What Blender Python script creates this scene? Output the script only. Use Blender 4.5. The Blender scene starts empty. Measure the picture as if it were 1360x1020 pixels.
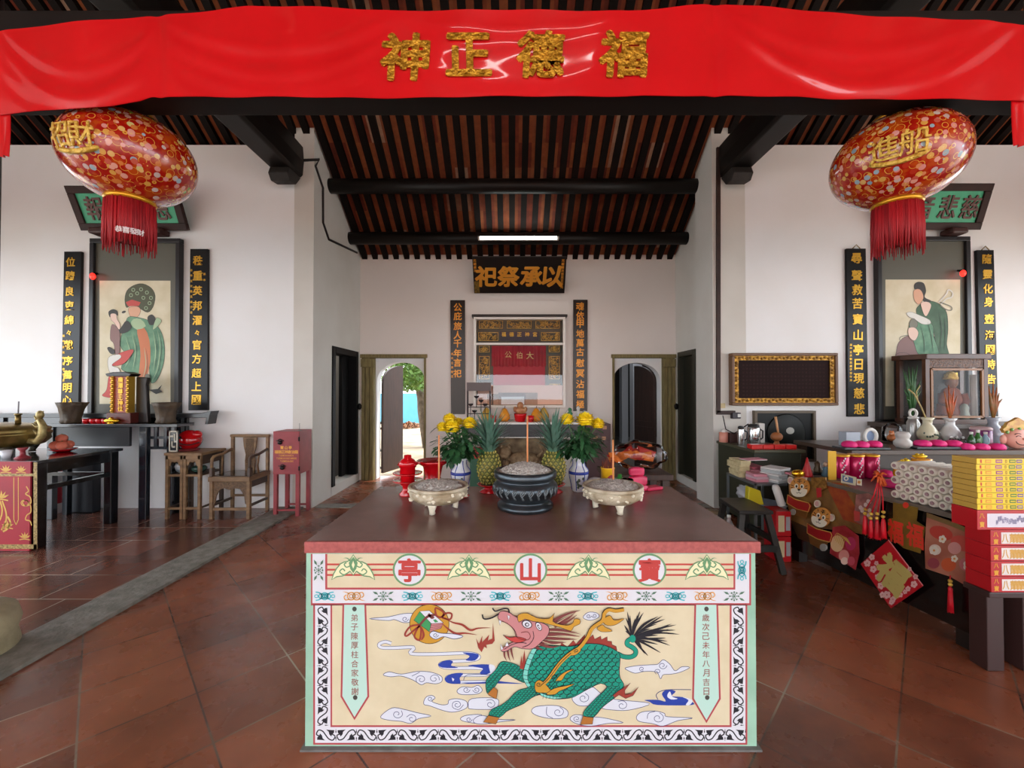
import bpy, math, random
from math import sin, cos, pi, tan, atan2, radians, sqrt
from mathutils import Vector, Matrix
random.seed(7)
SC = bpy.context.scene
COL = SC.collection
# ---------------------------------------------------------------- camera, sky, sun, exposure
EYE = 1.5
FPX = 550.0
PITCH = radians(0.73)
cam_d = bpy.data.cameras.new('camera')
cam = bpy.data.objects.new('camera', cam_d)
COL.objects.link(cam)
cam.location = (0, 0, EYE)
cam.rotation_euler = (pi / 2 + PITCH, 0, 0)
cam_d.sensor_fit = 'HORIZONTAL'
cam_d.sensor_width = 36.0
cam_d.lens = FPX / 1360 * 36.0
cam_d.clip_start = 0.05
SC.camera = cam
w = bpy.data.worlds.new('sky')
SC.world = w
w.use_nodes = True
bg = w.node_tree.nodes['Background']
bg.inputs[0].default_value = (0.86, 0.93, 1.0, 1)
bg.inputs[1].default_value = 4.6
SC.view_settings.view_transform = 'Standard'
SC.view_settings.look = 'None'
SC.view_settings.gamma = 1.0
SC.view_settings.exposure = 0.32
try:
 SC.view_settings.use_curve_mapping = False
except Exception:
 pass
SC.cycles.use_denoising = True
SC.cycles.max_bounces = 8
SC.cycles.diffuse_bounces = 5
SC.cycles.sample_clamp_indirect = 6.0
def lamp(name, kind, energy, loc, rot, color=(1, 1, 1), **kw):
 d = bpy.data.lights.new(name, kind)
 d.energy = energy
 d.color = color
 for k, v in kw.items():
  setattr(d, k, v)
 o = bpy.data.objects.new(name, d)
 COL.objects.link(o)
 o.location = loc
 o.rotation_euler = rot
 return o
# sun stands high behind the temple: lights the courtyard and the rear garden
lamp('sun', 'SUN', 4.5, (20, 8, 30), (radians(-12), radians(24), 0), (1.0, 0.96, 0.88), angle=radians(1.0))
# ---------------------------------------------------------------- helpers
def P(u, v, D):
 """the point of the place that stands D metres in front of the doorway and shows at photo pixel u, v"""
 x = (u - 680.0) / FPX
 y = (510.0 - v) / FPX
 Y = cos(PITCH) - sin(PITCH) * y
 Z = sin(PITCH) + cos(PITCH) * y
 t = D / Y
 return Vector((x * t, D, EYE + Z * t))
def G(u, v, z=0.0):
 x = (u - 680.0) / FPX
 y = (510.0 - v) / FPX
 Y = cos(PITCH) - sin(PITCH) * y
 Z = sin(PITCH) + cos(PITCH) * y
 t = (z - EYE) / Z
 return Vector((x * t, Y * t, z))
def lin(h):
 h = h.lstrip('#')
 r = []
 for i in (0, 2, 4):
  c = int(h[i:i + 2], 16) / 255.0
  r.append(c / 12.92 if c <= 0.04045 else ((c + 0.055) / 1.055) ** 2.4)
 return (r[0], r[1], r[2], 1.0)
MATS = {}
def M(name, hx, rough=0.5, metal=0.0, hx2=None, nscale=8.0, bump=0.0, bscale=30.0, spec=0.5, emit=0.0, coat=0.0, trans=0.0, alpha=1.0, lo=0.35, hi=0.65, stretch=None, sheen=0.0):
 if name in MATS:
  return MATS[name]
 m = bpy.data.materials.new(name)
 m.use_nodes = True
 nt = m.node_tree
 b = nt.nodes['Principled BSDF']
 c = lin(hx)
 b.inputs['Base Color'].default_value = c
 b.inputs['Roughness'].default_value = rough
 b.inputs['Metallic'].default_value = metal
 b.inputs['Specular IOR Level'].default_value = spec
 b.inputs['Coat Weight'].default_value = coat
 b.inputs['Coat Roughness'].default_value = 0.08
 b.inputs['Transmission Weight'].default_value = trans
 b.inputs['Alpha'].default_value = alpha
 b.inputs['Sheen Weight'].default_value = sheen
 if emit:
  b.inputs['Emission Color'].default_value = c
  b.inputs['Emission Strength'].default_value = emit
 tc = None
 if hx2 or bump:
  tc = nt.nodes.new('ShaderNodeTexCoord')
  mp = nt.nodes.new('ShaderNodeMapping')
  nt.links.new(tc.outputs['Object'], mp.inputs[0])
  if stretch:
   mp.inputs['Scale'].default_value = stretch
 if hx2:
  n = nt.nodes.new('ShaderNodeTexNoise')
  n.inputs['Scale'].default_value = nscale
  n.inputs['Detail'].default_value = 5
  r = nt.nodes.new('ShaderNodeValToRGB')
  r.color_ramp.elements[0].position = lo
  r.color_ramp.elements[1].position = hi
  r.color_ramp.elements[0].color = c
  r.color_ramp.elements[1].color = lin(hx2)
  nt.links.new(mp.outputs[0], n.inputs['Vector'])
  nt.links.new(n.outputs[0], r.inputs[0])
  nt.links.new(r.outputs[0], b.inputs['Base Color'])
 if bump:
  n2 = nt.nodes.new('ShaderNodeTexNoise')
  n2.inputs['Scale'].default_value = bscale
  n2.inputs['Detail'].default_value = 4
  bp = nt.nodes.new('ShaderNodeBump')
  bp.inputs['Strength'].default_value = bump
  bp.inputs['Distance'].default_value = 0.02
  nt.links.new(mp.outputs[0], n2.inputs['Vector'])
  nt.links.new(n2.outputs[0], bp.inputs['Height'])
  nt.links.new(bp.outputs[0], b.inputs['Normal'])
 MATS[name] = m
 return m
def world_loc(o):
 p = Vector((0, 0, 0))
 while o is not None:
  p += o.location
  o = o.parent
 return p
class B:
 """collects shapes, then links them as one mesh object"""
 def __init__(s):
  s.v = []; s.f = []; s.mi = []; s.sm = []
 def add(s, vs, fs, mi=0, smooth=False):
  k = len(s.v)
  s.v.extend(Vector(p) for p in vs)
  for f in fs:
   s.f.append([i + k for i in f]); s.mi.append(mi); s.sm.append(smooth)
  return s
 def box(s, x0, x1, y0, y1, z0, z1, mi=0, T=None):
  vs = [Vector((x, y, z)) for z in (z0, z1) for y in (y0, y1) for x in (x0, x1)]
  if T is not None:
   vs = [T @ p for p in vs]
  return s.add(vs, [(0, 2, 3, 1), (4, 5, 7, 6), (0, 1, 5, 4), (2, 6, 7, 3), (0, 4, 6, 2), (1, 3, 7, 5)], mi)
 def cbox(s, c, d, mi=0, T=None):
  return s.box(c[0] - d[0] / 2, c[0] + d[0] / 2, c[1] - d[1] / 2, c[1] + d[1] / 2, c[2] - d[2] / 2, c[2] + d[2] / 2, mi, T)
 def bar(s, p0, p1, w, h, mi=0, up=(0, 0, 1)):
  p0 = Vector(p0); p1 = Vector(p1)
  d = (p1 - p0); L = d.length; d.normalize()
  u = Vector(up)
  a = d.cross(u)
  if a.length < 1e-4:
   a = d.cross(Vector((1, 0, 0)))
  a.normalize(); c = a.cross(d)
  vs = []
  for q in (p0, p1):
   for (i, j) in ((-1, -1), (1, -1), (1, 1), (-1, 1)):
    vs.append(q + a * (i * w / 2) + c * (j * h / 2))
  return s.add(vs, [(0, 1, 2, 3)[::-1], (4, 5, 6, 7), (0, 1, 5, 4), (1, 2, 6, 5), (2, 3, 7, 6), (3, 0, 4, 7)], mi)
 def tube(s, pts, r, n=10, mi=0, caps=True, closed=False, smooth=True):
  pts = [Vector(p) for p in pts]
  N = len(pts)
  rs = r if isinstance(r, (list, tuple)) else [r] * N
  vs = []
  pa = None
  for i, p in enumerate(pts):
   if closed:
    d = pts[(i + 1) % N] - pts[i - 1]
   else:
    d = pts[min(i + 1, N - 1)] - pts[max(i - 1, 0)]
   if d.length < 1e-9:
    d = Vector((0, 0, 1))
   d.normalize()
   if pa is None:
    a = d.cross(Vector((0, 0, 1)))
    if a.length < 1e-3:
     a = d.cross(Vector((1, 0, 0)))
   else:
    a = pa - d * pa.dot(d)
    if a.length < 1e-4:
     a = d.cross(Vector((1, 0, 0)))
   a.normalize(); pa = a
   c = d.cross(a)
   for k in range(n):
    t = 2 * pi * k / n
    vs.append(p + (a * cos(t) + c * sin(t)) * rs[i])
  fs = []
  for i in range(N if closed else N - 1):
   j = (i + 1) % N
   for k in range(n):
    l = (k + 1) % n
    fs.append((i * n + k, i * n + l, j * n + l, j * n + k))
  s.add(vs, fs, mi, smooth)
  if caps and not closed:
   k = len(s.v) - len(vs)
   s.f.append([k + q for q in range(n)][::-1]); s.mi.append(mi); s.sm.append(False)
   s.f.append([k + (N - 1) * n + q for q in range(n)]); s.mi.append(mi); s.sm.append(False)
  return s
 def cyl(s, p0, p1, r0, r1=None, n=16, mi=0):
  return s.tube([p0, p1], [r0, r0 if r1 is None else r1], n, mi)
 def lathe(s, prof, c=(0, 0, 0), n=32, mi=0, rmod=None, smooth=True, sx=1.0, sy=1.0):
  vs = []; fs = []
  for (r, z) in prof:
   for k in range(n):
    t = 2 * pi * k / n
    rr = r * (rmod(t, z) if rmod else 1.0)
    vs.append((c[0] + rr * cos(t) * sx, c[1] + rr * sin(t) * sy, c[2] + z))
  m = len(prof)
  for i in range(m - 1):
   for k in range(n):
    l = (k + 1) % n
    fs.append((i * n + k, i * n + l, (i + 1) * n + l, (i + 1) * n + k))
  if prof[0][0] > 1e-5:
   fs.append(tuple(range(n))[::-1])
  if prof[-1][0] > 1e-5:
   fs.append(tuple((m - 1) * n + k for k in range(n)))
  return s.add(vs, fs, mi, smooth)
 def sph(s, c, r, nu=16, nv=10, mi=0, T=None, warp=None):
  if not isinstance(r, (list, tuple)):
   r = (r, r, r)
  vs = []; fs = []
  for j in range(nv + 1):
   ph = pi * j / nv
   for i in range(nu):
    t = 2 * pi * i / nu
    d = Vector((sin(ph) * cos(t), sin(ph) * sin(t), -cos(ph)))
    k = warp(d) if warp else 1.0
    p = Vector((d.x * r[0] * k, d.y * r[1] * k, d.z * r[2] * k))
    if T is not None:
     p = T @ p
    vs.append(p + Vector(c))
  for j in range(nv):
   for i in range(nu):
    l = (i + 1) % nu
    fs.append((j * nu + i, j * nu + l, (j + 1) * nu + l, (j + 1) * nu + i))
  return s.add(vs, fs, mi, True)
 def prism(s, poly, O, ux, uy, d, mi=0, smooth=False):
  """flat outline in the plane ux, uy at O, thickened by vector d"""
  O = Vector(O); ux = Vector(ux); uy = Vector(uy); d = Vector(d)
  a = [O + ux * p[0] + uy * p[1] for p in poly]
  n = len(a)
  if ux.cross(uy).dot(d) * area2(poly) < 0:
   a = a[::-1]
  vs = a + [p + d for p in a]
  fs = [tuple(range(n))[::-1], tuple(range(n, 2 * n))]
  for i in range(n):
   j = (i + 1) % n
   fs.append((i, j, n + j, n + i))
  return s.add(vs, fs, mi, smooth)
 def glyph(s, ch, c, ux, uy, w, h, depth=0.004, bold=0.02, mi=0, shear=0.0):
  """one written character centred at c, standing out of the board by depth along ux x uy"""
  vs, fs = glyph_mesh(ch, min(bold, 0.008))
  ux = Vector(ux); uy = Vector(uy); nz = ux.cross(uy); nz.normalize()
  c = Vector(c)
  f = max(0.0, bold - 0.008)
  for k, (dx, dy) in enumerate(((0, 0), (f, f * 0.4), (-f, -f * 0.4), (-f * 0.4, f), (f * 0.4, -f)) if f > 0 else ((0, 0),)):
   s.add([c + ux * ((x + dx + shear * y) * w) + uy * ((y + dy) * h) + nz * (z * depth * (1 - 0.03 * k)) for (x, y, z) in vs], fs, mi)
  return s
 def build(s, name, mats, parent=None, label=None, world=True, bevel=0.0, seg=2, smooth=None):
  off = world_loc(parent) if (parent is not None and world) else Vector((0, 0, 0))
  me = bpy.data.meshes.new(name)
  me.from_pydata([p - off for p in s.v], [], s.f)
  if not isinstance(mats, (list, tuple)):
   mats = [mats]
  for m in mats:
   me.materials.append(m)
  for i, p in enumerate(me.polygons):
   p.material_index = min(s.mi[i], len(mats) - 1)
   p.use_smooth = s.sm[i] if smooth is None else smooth
  me.update()
  o = bpy.data.objects.new(name, me)
  COL.objects.link(o)
  if parent is not None:
   o.parent = parent
  if label:
   o['label'] = label
  if bevel:
   bv = o.modifiers.new('edge', 'BEVEL')
   bv.width = bevel; bv.segments = seg; bv.limit_method = 'ANGLE'; bv.angle_limit = radians(40)
  return o
def area2(poly):
 return sum(poly[i][0] * poly[(i + 1) % len(poly)][1] - poly[(i + 1) % len(poly)][0] * poly[i][1] for i in range(len(poly)))
GLY = {}
_fc = bpy.data.curves.new('lettering', 'FONT')
_fo = bpy.data.objects.new('lettering', _fc)
COL.objects.link(_fo)
def glyph_mesh(ch, bold=0.02):
 k = (ch, bold)
 if k not in GLY:
  _fc.body = ch; _fc.size = 1.0; _fc.offset = bold; _fc.extrude = 0.5; _fc.resolution_u = 3
  dg = bpy.context.evaluated_depsgraph_get(); dg.update()
  me = bpy.data.meshes.new_from_object(_fo.evaluated_get(dg))
  vs = [v.co.copy() for v in me.vertices]
  if not vs:
   return [], []
  x0 = min(v.x for v in vs); x1 = max(v.x for v in vs); y0 = min(v.y for v in vs); y1 = max(v.y for v in vs)
  sc = 1.0 / max(x1 - x0, y1 - y0)
  GLY[k] = ([((v.x - (x0 + x1) / 2) * sc, (v.y - (y0 + y1) / 2) * sc, v.z + 0.5) for v in vs], [tuple(p.vertices) for p in me.polygons])
  bpy.data.meshes.remove(me)
 return GLY[k]
def T(name, label, cat, loc=(0, 0, 0), rz=0.0, group=None):
 o = bpy.data.objects.new(name, None)
 COL.objects.link(o)
 o.empty_display_size = 0.05
 o.location = loc
 o.rotation_euler = (0, 0, rz)
 o['label'] = label; o['category'] = cat
 if group:
  o['group'] = group
 return o
def tag(o, label, cat, group=None, kind=None):
 o['label'] = label; o['category'] = cat
 if group:
  o['group'] = group
 if kind:
  o['kind'] = kind
 return o
def struct(name, b, mats, parent=None, **kw):
 o = b.build(name, mats, parent, **kw)
 o['kind'] = 'structure'
 return o
def dup(root, loc=None, rz=None, label=None, group=None, scale=None):
 r = root.copy()
 COL.objects.link(r)
 if loc is not None:
  r.location = loc
 if rz is not None:
  r.rotation_euler = (0, 0, rz)
 if scale is not None:
  r.scale = scale if isinstance(scale, (tuple, list)) else (scale,) * 3
 if label:
  r['label'] = label
 if group:
  r['group'] = group
 for ch in list(root.children):
  c = ch.copy(); COL.objects.link(c); c.parent = r
  for g in ch.children:
   d = g.copy(); COL.objects.link(d); d.parent = c
 return r
def sm(pts, n=4, closed=True):
 """smooth curve through the points"""
 N = len(pts); out = []
 rng = range(N) if closed else range(N - 1)
 for i in rng:
  if closed:
   p0, p1, p2, p3 = pts[i - 1], pts[i], pts[(i + 1) % N], pts[(i + 2) % N]
  else:
   p0, p1, p2, p3 = pts[max(i - 1, 0)], pts[i], pts[i + 1], pts[min(i + 2, N - 1)]
  for k in range(n):
   t = k / n
   out.append(tuple(0.5 * (2 * b + (c - a) * t + (2 * a - 5 * b + 4 * c - d) * t * t + (-a + 3 * b - 3 * c + d) * t ** 3) for a, b, c, d in zip(p0, p1, p2, p3)))
 if not closed:
  out.append(tuple(pts[-1]))
 return out
class Paint(B):
 """paint laid on a flat board: at(p) turns drawing coordinates into the board's surface, nrm points off the board"""
 def __init__(s, at, nrm, step=0.0002):
  super().__init__()
  s.at = at; s.n = Vector(nrm); s.step = step; s.k = 1
  s.mats = []
 def m(s, mat):
  if mat not in s.mats:
   s.mats.append(mat)
  return s.mats.index(mat)
 def up(s):
  s.k += 1
 def poly(s, pts, mat, smooth=0):
  if smooth:
   pts = sm(pts, smooth)
  vs = [s.at(p) + s.n * (s.step * s.k) for p in pts]
  nn = Vector((0, 0, 0))
  for i in range(len(vs)):
   nn += vs[i].cross(vs[(i + 1) % len(vs)])
  f = tuple(range(len(vs)))
  if nn.dot(s.n) < 0:
   f = f[::-1]
  s.add(vs, [f], s.m(mat))
 def line(s, pts, wd, mat, closed=False, smooth=0, taper=False):
  if smooth:
   pts = sm(pts, smooth, closed)
  N = len(pts)
  L = []; R = []
  for i in range(N):
   if closed:
    a, b = pts[i - 1], pts[(i + 1) % N]
   else:
    a, b = pts[max(i - 1, 0)], pts[min(i + 1, N - 1)]
   dx, dy = b[0] - a[0], b[1] - a[1]
   l = math.hypot(dx, dy) or 1.0
   ww = wd / 2
   if taper:
    ww *= max(0.06, 1 - (i / (N - 1)) ** 1.6) if taper == 1 else max(0.06, sin(pi * (i + 0.15) / (N - 0.7)))
   L.append((pts[i][0] - dy / l * ww, pts[i][1] + dx / l * ww))
   R.append((pts[i][0] + dy / l * ww, pts[i][1] - dx / l * ww))
  vs = [s.at(p) + s.n * (s.step * s.k) for p in L + R]
  fs = []
  for i in range(N if closed else N - 1):
   j = (i + 1) % N
   q = (i, j, N + j, N + i)
   nn = (vs[q[1]] - vs[q[0]]).cross(vs[q[3]] - vs[q[0]])
   fs.append(q if nn.dot(s.n) > 0 else q[::-1])
  s.add(vs, fs, s.m(mat))
 def blob(s, c, rx, ry, mat, n=16, rot=0.0):
  s.poly([(c[0] + rx * cos(t) * cos(rot) - ry * sin(t) * sin(rot), c[1] + rx * cos(t) * sin(rot) + ry * sin(t) * cos(rot)) for t in [2 * pi * k / n for k in range(n)]], mat)
 def rect(s, x0, y0, x1, y1, mat):
  s.poly([(x0, y0), (x1, y0), (x1, y1), (x0, y1)], mat)
 def shape(s, pts, mat, edge, wd=0.8, smooth=4):
  """filled outline with a drawn edge"""
  if smooth:
   pts = sm(pts, smooth)
  s.poly(pts, mat); s.up(); s.line(pts, wd, edge, closed=True); s.up()
 def done(s, name, parent=None, **kw):
  return s.build(name, s.mats, parent, **kw)
# ---------------------------------------------------------------- materials of the building
plaster = M('white_plaster', 'F1F2F3', 0.85, hx2='EDEDEC', nscale=1.3, bump=0.03, bscale=5)
plaster_in = M('ivory_plaster', 'E9E0DA', 0.85, hx2='E5DCD5', nscale=1.1, bump=0.03, bscale=5)
pier_m = M('grey_limewash', 'DBD9D2', 0.85, hx2='CFCBC2', nscale=1.0)
black_wood = M('black_timber', '17110E', 0.42, hx2='241913', nscale=5, stretch=(1, 1, 1), bump=0.1, bscale=14)
dark_beam = M('tarred_beam', '0E0A08', 0.45, hx2='17110D', nscale=3, spec=0.25)
olive_wood = M('olive_painted_wood', '8A7C4E', 0.7, hx2='6B5E3A', nscale=7, stretch=(6, 6, 0.7))
brown_door = M('brown_door_wood', '402A20', 0.5, hx2='321F17', nscale=6, stretch=(6, 6, 0.6))
stone = M('grey_stone', '8E8A80', 0.62, hx2='6D6A61', nscale=14, bump=0.25, bscale=40)
black_m = M('matt_black', '0A0909', 0.6, spec=0.2)
def tile_mat(name, rot, size, off, row_offset, base, base2, light, ra=0.15, rb=0.4):
 m = bpy.data.materials.new(name)
 m.use_nodes = True
 nt = m.node_tree; b = nt.nodes['Principled BSDF']
 tc = nt.nodes.new('ShaderNodeTexCoord')
 mp = nt.nodes.new('ShaderNodeMapping'); mp.vector_type = 'POINT'
 mp.inputs['Rotation'].default_value = (0, 0, rot)
 mp.inputs['Location'].default_value = (off[0], off[1], 0)
 nt.links.new(tc.outputs['Object'], mp.inputs[0])
 br = nt.nodes.new('ShaderNodeTexBrick')
 br.offset = row_offset; br.squash = 1.0; br.offset_frequency = 2
 br.inputs['Scale'].default_value = 1.0
 br.inputs['Mortar Size'].default_value = 0.0045
 br.inputs['Mortar Smooth'].default_value = 0.3
 br.inputs['Brick Width'].default_value = size
 br.inputs['Row Height'].default_value = size
 br.inputs['Bias'].default_value = 0.0
 br.inputs['Color1'].default_value = (1, 1, 1, 1); br.inputs['Color2'].default_value = (0, 0, 0, 1); br.inputs['Mortar'].default_value = (0.5, 0.5, 0.5, 1)
 nt.links.new(mp.outputs[0], br.inputs['Vector'])
 n = nt.nodes.new('ShaderNodeTexNoise'); n.inputs['Scale'].default_value = 2.2; n.inputs['Detail'].default_value = 7; n.inputs['Roughness'].default_value = 0.62
 nt.links.new(tc.outputs['Object'], n.inputs['Vector'])
 mx0 = nt.nodes.new('ShaderNodeMix'); mx0.data_type = 'FLOAT'
 mx0.inputs[0].default_value = 0.3
 nt.links.new(n.outputs[0], mx0.inputs[2]); nt.links.new(br.outputs['Color'], mx0.inputs[3])
 rp = nt.nodes.new('ShaderNodeValToRGB')
 rp.color_ramp.elements[0].position = 0.30; rp.color_ramp.elements[0].color = lin(base2)
 rp.color_ramp.elements[1].position = 0.72; rp.color_ramp.elements[1].color = lin(base)
 nt.links.new(mx0.outputs[0], rp.inputs[0])
 n2 = nt.nodes.new('ShaderNodeTexNoise'); n2.inputs['Scale'].default_value = 1.1; n2.inputs['Detail'].default_value = 2
 nt.links.new(tc.outputs['Object'], n2.inputs['Vector'])
 rp2 = nt.nodes.new('ShaderNodeValToRGB')
 rp2.color_ramp.elements[0].position = 0.48 - 0.08 * row_offset; rp2.color_ramp.elements[0].color = lin('4A3228')
 rp2.color_ramp.elements[1].position = 0.62 - 0.12 * row_offset; rp2.color_ramp.elements[1].color = lin(light)
 nt.links.new(n2.outputs[0], rp2.inputs[0])
 mx = nt.nodes.new('ShaderNodeMix'); mx.data_type = 'RGBA'
 nt.links.new(br.outputs['Fac'], mx.inputs[0]); nt.links.new(rp.outputs[0], mx.inputs[6]); nt.links.new(rp2.outputs[0], mx.inputs[7])
 nt.links.new(mx.outputs[2], b.inputs['Base Color'])
 rr = nt.nodes.new('ShaderNodeMapRange')
 rr.inputs[3].default_value = ra; rr.inputs[4].default_value = rb
 n3 = nt.nodes.new('ShaderNodeTexNoise'); n3.inputs['Scale'].default_value = 5; n3.inputs['Detail'].default_value = 5
 nt.links.new(tc.outputs['Object'], n3.inputs['Vector'])
 nt.links.new(n3.outputs[0], rr.inputs[0]); nt.links.new(rr.outputs[0], b.inputs['Roughness'])
 bp = nt.nodes.new('ShaderNodeBump'); bp.inputs['Strength'].default_value = 0.12; bp.inputs['Distance'].default_value = 0.01
 nt.links.new(n3.outputs[0], bp.inputs['Height']); nt.links.new(bp.outputs[0], b.inputs['Normal'])
 return m
floor_mid = tile_mat('diagonal_terracotta_tiles', radians(45), 0.41, (0.1, 0.05), 0.0, 'A05C3E', '603424', 'B7A68F')
floor_side = tile_mat('straight_terracotta_tiles', 0.0, 0.385, (0.11, 0.10), 0.5, '8E5644', '55382E', 'C9BBA8', 0.10, 0.34)
YB = 6.87      # face of the rear wall
YF = 5.25      # face of the two white walls beside the sanctuary
XL, XR = -2.525, 2.55
XR2 = 2.72
def roof_z(y):
 return 3.74 + 0.68 * (YB - y) if y > 2.35 else 3.74 + 0.68 * (YB - 2.35) - 0.30 * (2.35 - y)
# floors
struct('floor', B().add([(-2.79, -7, 0), (7.4, -7, 0), (7.4, 7.2, 0), (-2.79, 7.2, 0)], [(0, 1, 2, 3)]), floor_mid)
struct('floor_left', B().add([(-7.4, -7, 0), (-2.79, -7, 0), (-2.79, 7.2, 0), (-7.4, 7.2, 0)], [(0, 1, 2, 3)]), floor_side)
b = B().box(-2.95, -2.63, -6.9, YF, -0.05, 0.022)
struct('trim_1', b, stone, bevel=0.008)
b = B().box(-2.5, 2.53, 5.25, 5.43, -0.05, 0.006)
struct('trim_2', b, stone)
# white walls left and right of the sanctuary, with the cable gutter under the roof
struct('wall_front_left', B().box(-7.4, XL - 0.25, YF, YF + 0.3, 0, 4.62), plaster)
struct('wall_front_right', B().box(XR2 + 0.25, 7.4, YF, YF + 0.3, 0, 4.62), plaster)
def yz_prism(bb, x0, x1, pts, mi=0):
 bb.prism(pts, (x0, 0, 0), (0, 1, 0), (0, 0, 1), (x1 - x0, 0, 0), mi)
 return bb
# left flank: pier, then doorway
DLa, DLb, DLz = 5.80, 6.76, 2.11
b = B()
yz_prism(b, XL - 0.25, XL, [(YF, 0), (DLa, 0), (DLa, roof_z(DLa)), (YF, roof_z(YF))])
yz_prism(b, XL - 0.25, XL, [(DLa, DLz), (DLb, DLz), (DLb, roof_z(DLb)), (DLa, roof_z(DLa))])
yz_prism(b, XL - 0.25, XL, [(DLb, 0), (YB, 0), (YB, roof_z(YB)), (DLb, roof_z(DLb))])
b.box(XL - 0.25, XL + 0.005, DLa, DLb, 0, 0.13)
struct('wall_side_left', b, pier_m)
DRa, DRb = 6.12, 6.76
b = B()
yz_prism(b, XR, XR2 + 0.25, [(YF, 0), (5.73, 0), (5.73, roof_z(5.73)), (YF, roof_z(YF))])
yz_prism(b, XR2, XR2 + 0.25, [(5.73, 0), (DRa, 0), (DRa, roof_z(DRa)), (5.73, roof_z(5.73))])
yz_prism(b, XR2, XR2 + 0.25, [(DRa, 2.1), (DRb, 2.1), (DRb, roof_z(DRb)), (DRa, roof_z(DRa))])
yz_prism(b, XR2, XR2 + 0.25, [(DRb, 0), (YB, 0), (YB, roof_z(YB)), (DRb, roof_z(DRb))])
b.box(XR2 - 0.005, XR2 + 0.25, DRa, DRb, 0, 0.13)
struct('wall_side_right', b, pier_m)
# rear wall with two framed openings
LA, LB = -2.49, -1.425
RA, RB = 1.665, 2.70
OZ = 2.02
ztop = roof_z(YB) + 0.02
b = B()
for (x0, x1, z0, z1) in ((XL - 0.25, LA, 0, ztop), (LA, LB, OZ, ztop), (LB, RA, 0, ztop), (RA, RB, OZ, ztop), (RB, XR2 + 0.25, 0, ztop)):
 b.box(x0, x1, YB, YB + 0.25, z0, z1)
struct('wall_back', b, plaster_in)
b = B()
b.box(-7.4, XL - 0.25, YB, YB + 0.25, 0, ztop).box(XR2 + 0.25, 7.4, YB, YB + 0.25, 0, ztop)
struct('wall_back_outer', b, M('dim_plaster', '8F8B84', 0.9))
b = B()
yz_prism(b, -7.6, -7.4, [(4.6, 0), (7.12, 0), (7.12, roof_z(7.12)), (2.35, roof_z(2.35)), (-7.0, roof_z(-7.0)), (-7, 3.1), (4.6, 3.1)])  # unseen side wall, opened low down to let side light onto the front walls
for yy in (-7, -3.2, 0.6):
 b.box(-7.6, -7.4, yy, yy + 0.35, 0, 3.1)
struct('wall_left', b, plaster)
b = B()
yz_prism(b, 7.4, 7.6, [(4.6, 0), (7.12, 0), (7.12, roof_z(7.12)), (2.35, roof_z(2.35)), (-7.0, roof_z(-7.0)), (-7, 3.1), (4.6, 3.1)])  # same unseen openings on this side, shaped for the light
for yy in (-7, -3.2, 0.6):
 b.box(7.4, 7.6, yy, yy + 0.35, 0, 3.1)
struct('wall_right', b, plaster)
def arch_panel(xa, xb, ha, hb, zs, zt, y0, y1):
 """white infill with a pointed round-headed opening ha..hb"""
 c = (ha + hb) / 2; hw = (hb - ha) / 2
 arc = []
 for k in range(25):
  t = pi * k / 24
  arc.append((c - hw * cos(t), zs + (zt - zs) * sin(t) ** 0.85))
 bb = B()
 bb.prism([(xa, 0), (ha, 0), (ha, zs), (ha, OZ), (xa, OZ)], (0, y0, 0), (1, 0, 0), (0, 0, 1), (0, y1 - y0, 0))
 bb.prism([(hb, 0), (xb, 0), (xb, OZ), (hb, OZ)], (0, y0, 0), (1, 0, 0), (0, 0, 1), (0, y1 - y0, 0))
 for k in range(24):
  p, q = arc[k], arc[k + 1]
  bb.prism([p, q, (q[0], OZ), (p[0], OZ)], (0, y0, 0), (1, 0, 0), (0, 0, 1), (0, y1 - y0, 0))
 return bb
struct('wall_back_arch_left', arch_panel(LA, LB, -2.26, -1.455, 1.60, 1.955, YB + 0.06, YB + 0.25), plaster)
struct('wall_back_arch_right', arch_panel(RA, RB, 1.685, 2.485, 1.60, 1.945, YB + 0.06, YB + 0.25), plaster)
def arch_leaf(hw_x, zs, zt, inner):
 pass
def leaf_shape(width, zb, zs, zt, n=10):
 """outline of one arched door leaf, hinge at 0, meeting edge at width"""
 pts = [(0, zb), (width, zb), (width, zt)]
 for k in range(1, n + 1):
  t = pi / 2 * k / n
  pts.append((width * cos(t) if False else width * (1 - sin(t)), zs + (zt - zs) * cos(t) ** 0.8))
 return pts
def door_leaf(name, hinge, ang, width, flip, label, ring=True):
 r = T(name, label, 'door', hinge)
 r['kind'] = 'structure'; del r['category']
 ux = Vector((cos(ang), sin(ang), 0)); nz = Vector((-sin(ang), cos(ang), 0)) * (1 if flip else -1)
 pts = leaf_shape(width, 0.06, 1.58, 1.93)
 B().prism(pts, hinge, ux, (0, 0, 1), nz * 0.045).build('leaf', brown_door, r)
 q = B()
 O = Vector(hinge)
 for z0 in (0.12, 0.42, 0.80, 0.90):
  q.box(0.04, width - 0.04, -0.012, 0.0, z0, z0 + 0.035, T=Matrix.Translation(O) @ Matrix.Rotation(ang, 4, 'Z'))
  q.box(0.04, width - 0.04, 0.045, 0.057, z0, z0 + 0.035, T=Matrix.Translation(O) @ Matrix.Rotation(ang, 4, 'Z'))
 q.build('rail', brown_door, r)
 if ring:
  c = O + ux * (width - 0.09) - nz * 0.02 + Vector((0, 0, 1.05))
  q = B().tube([c + ux * (0.05 * cos(t)) + Vector((0, 0, 0.06 * sin(t))) for t in [2 * pi * k / 20 for k in range(20)]], 0.010, 8, closed=True)
  q.sph(c + Vector((0, 0, 0.06)), 0.018)
  q.build('ring_handle', M('old_iron', '2A2320', 0.45, 0.7), r)
 return r
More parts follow.
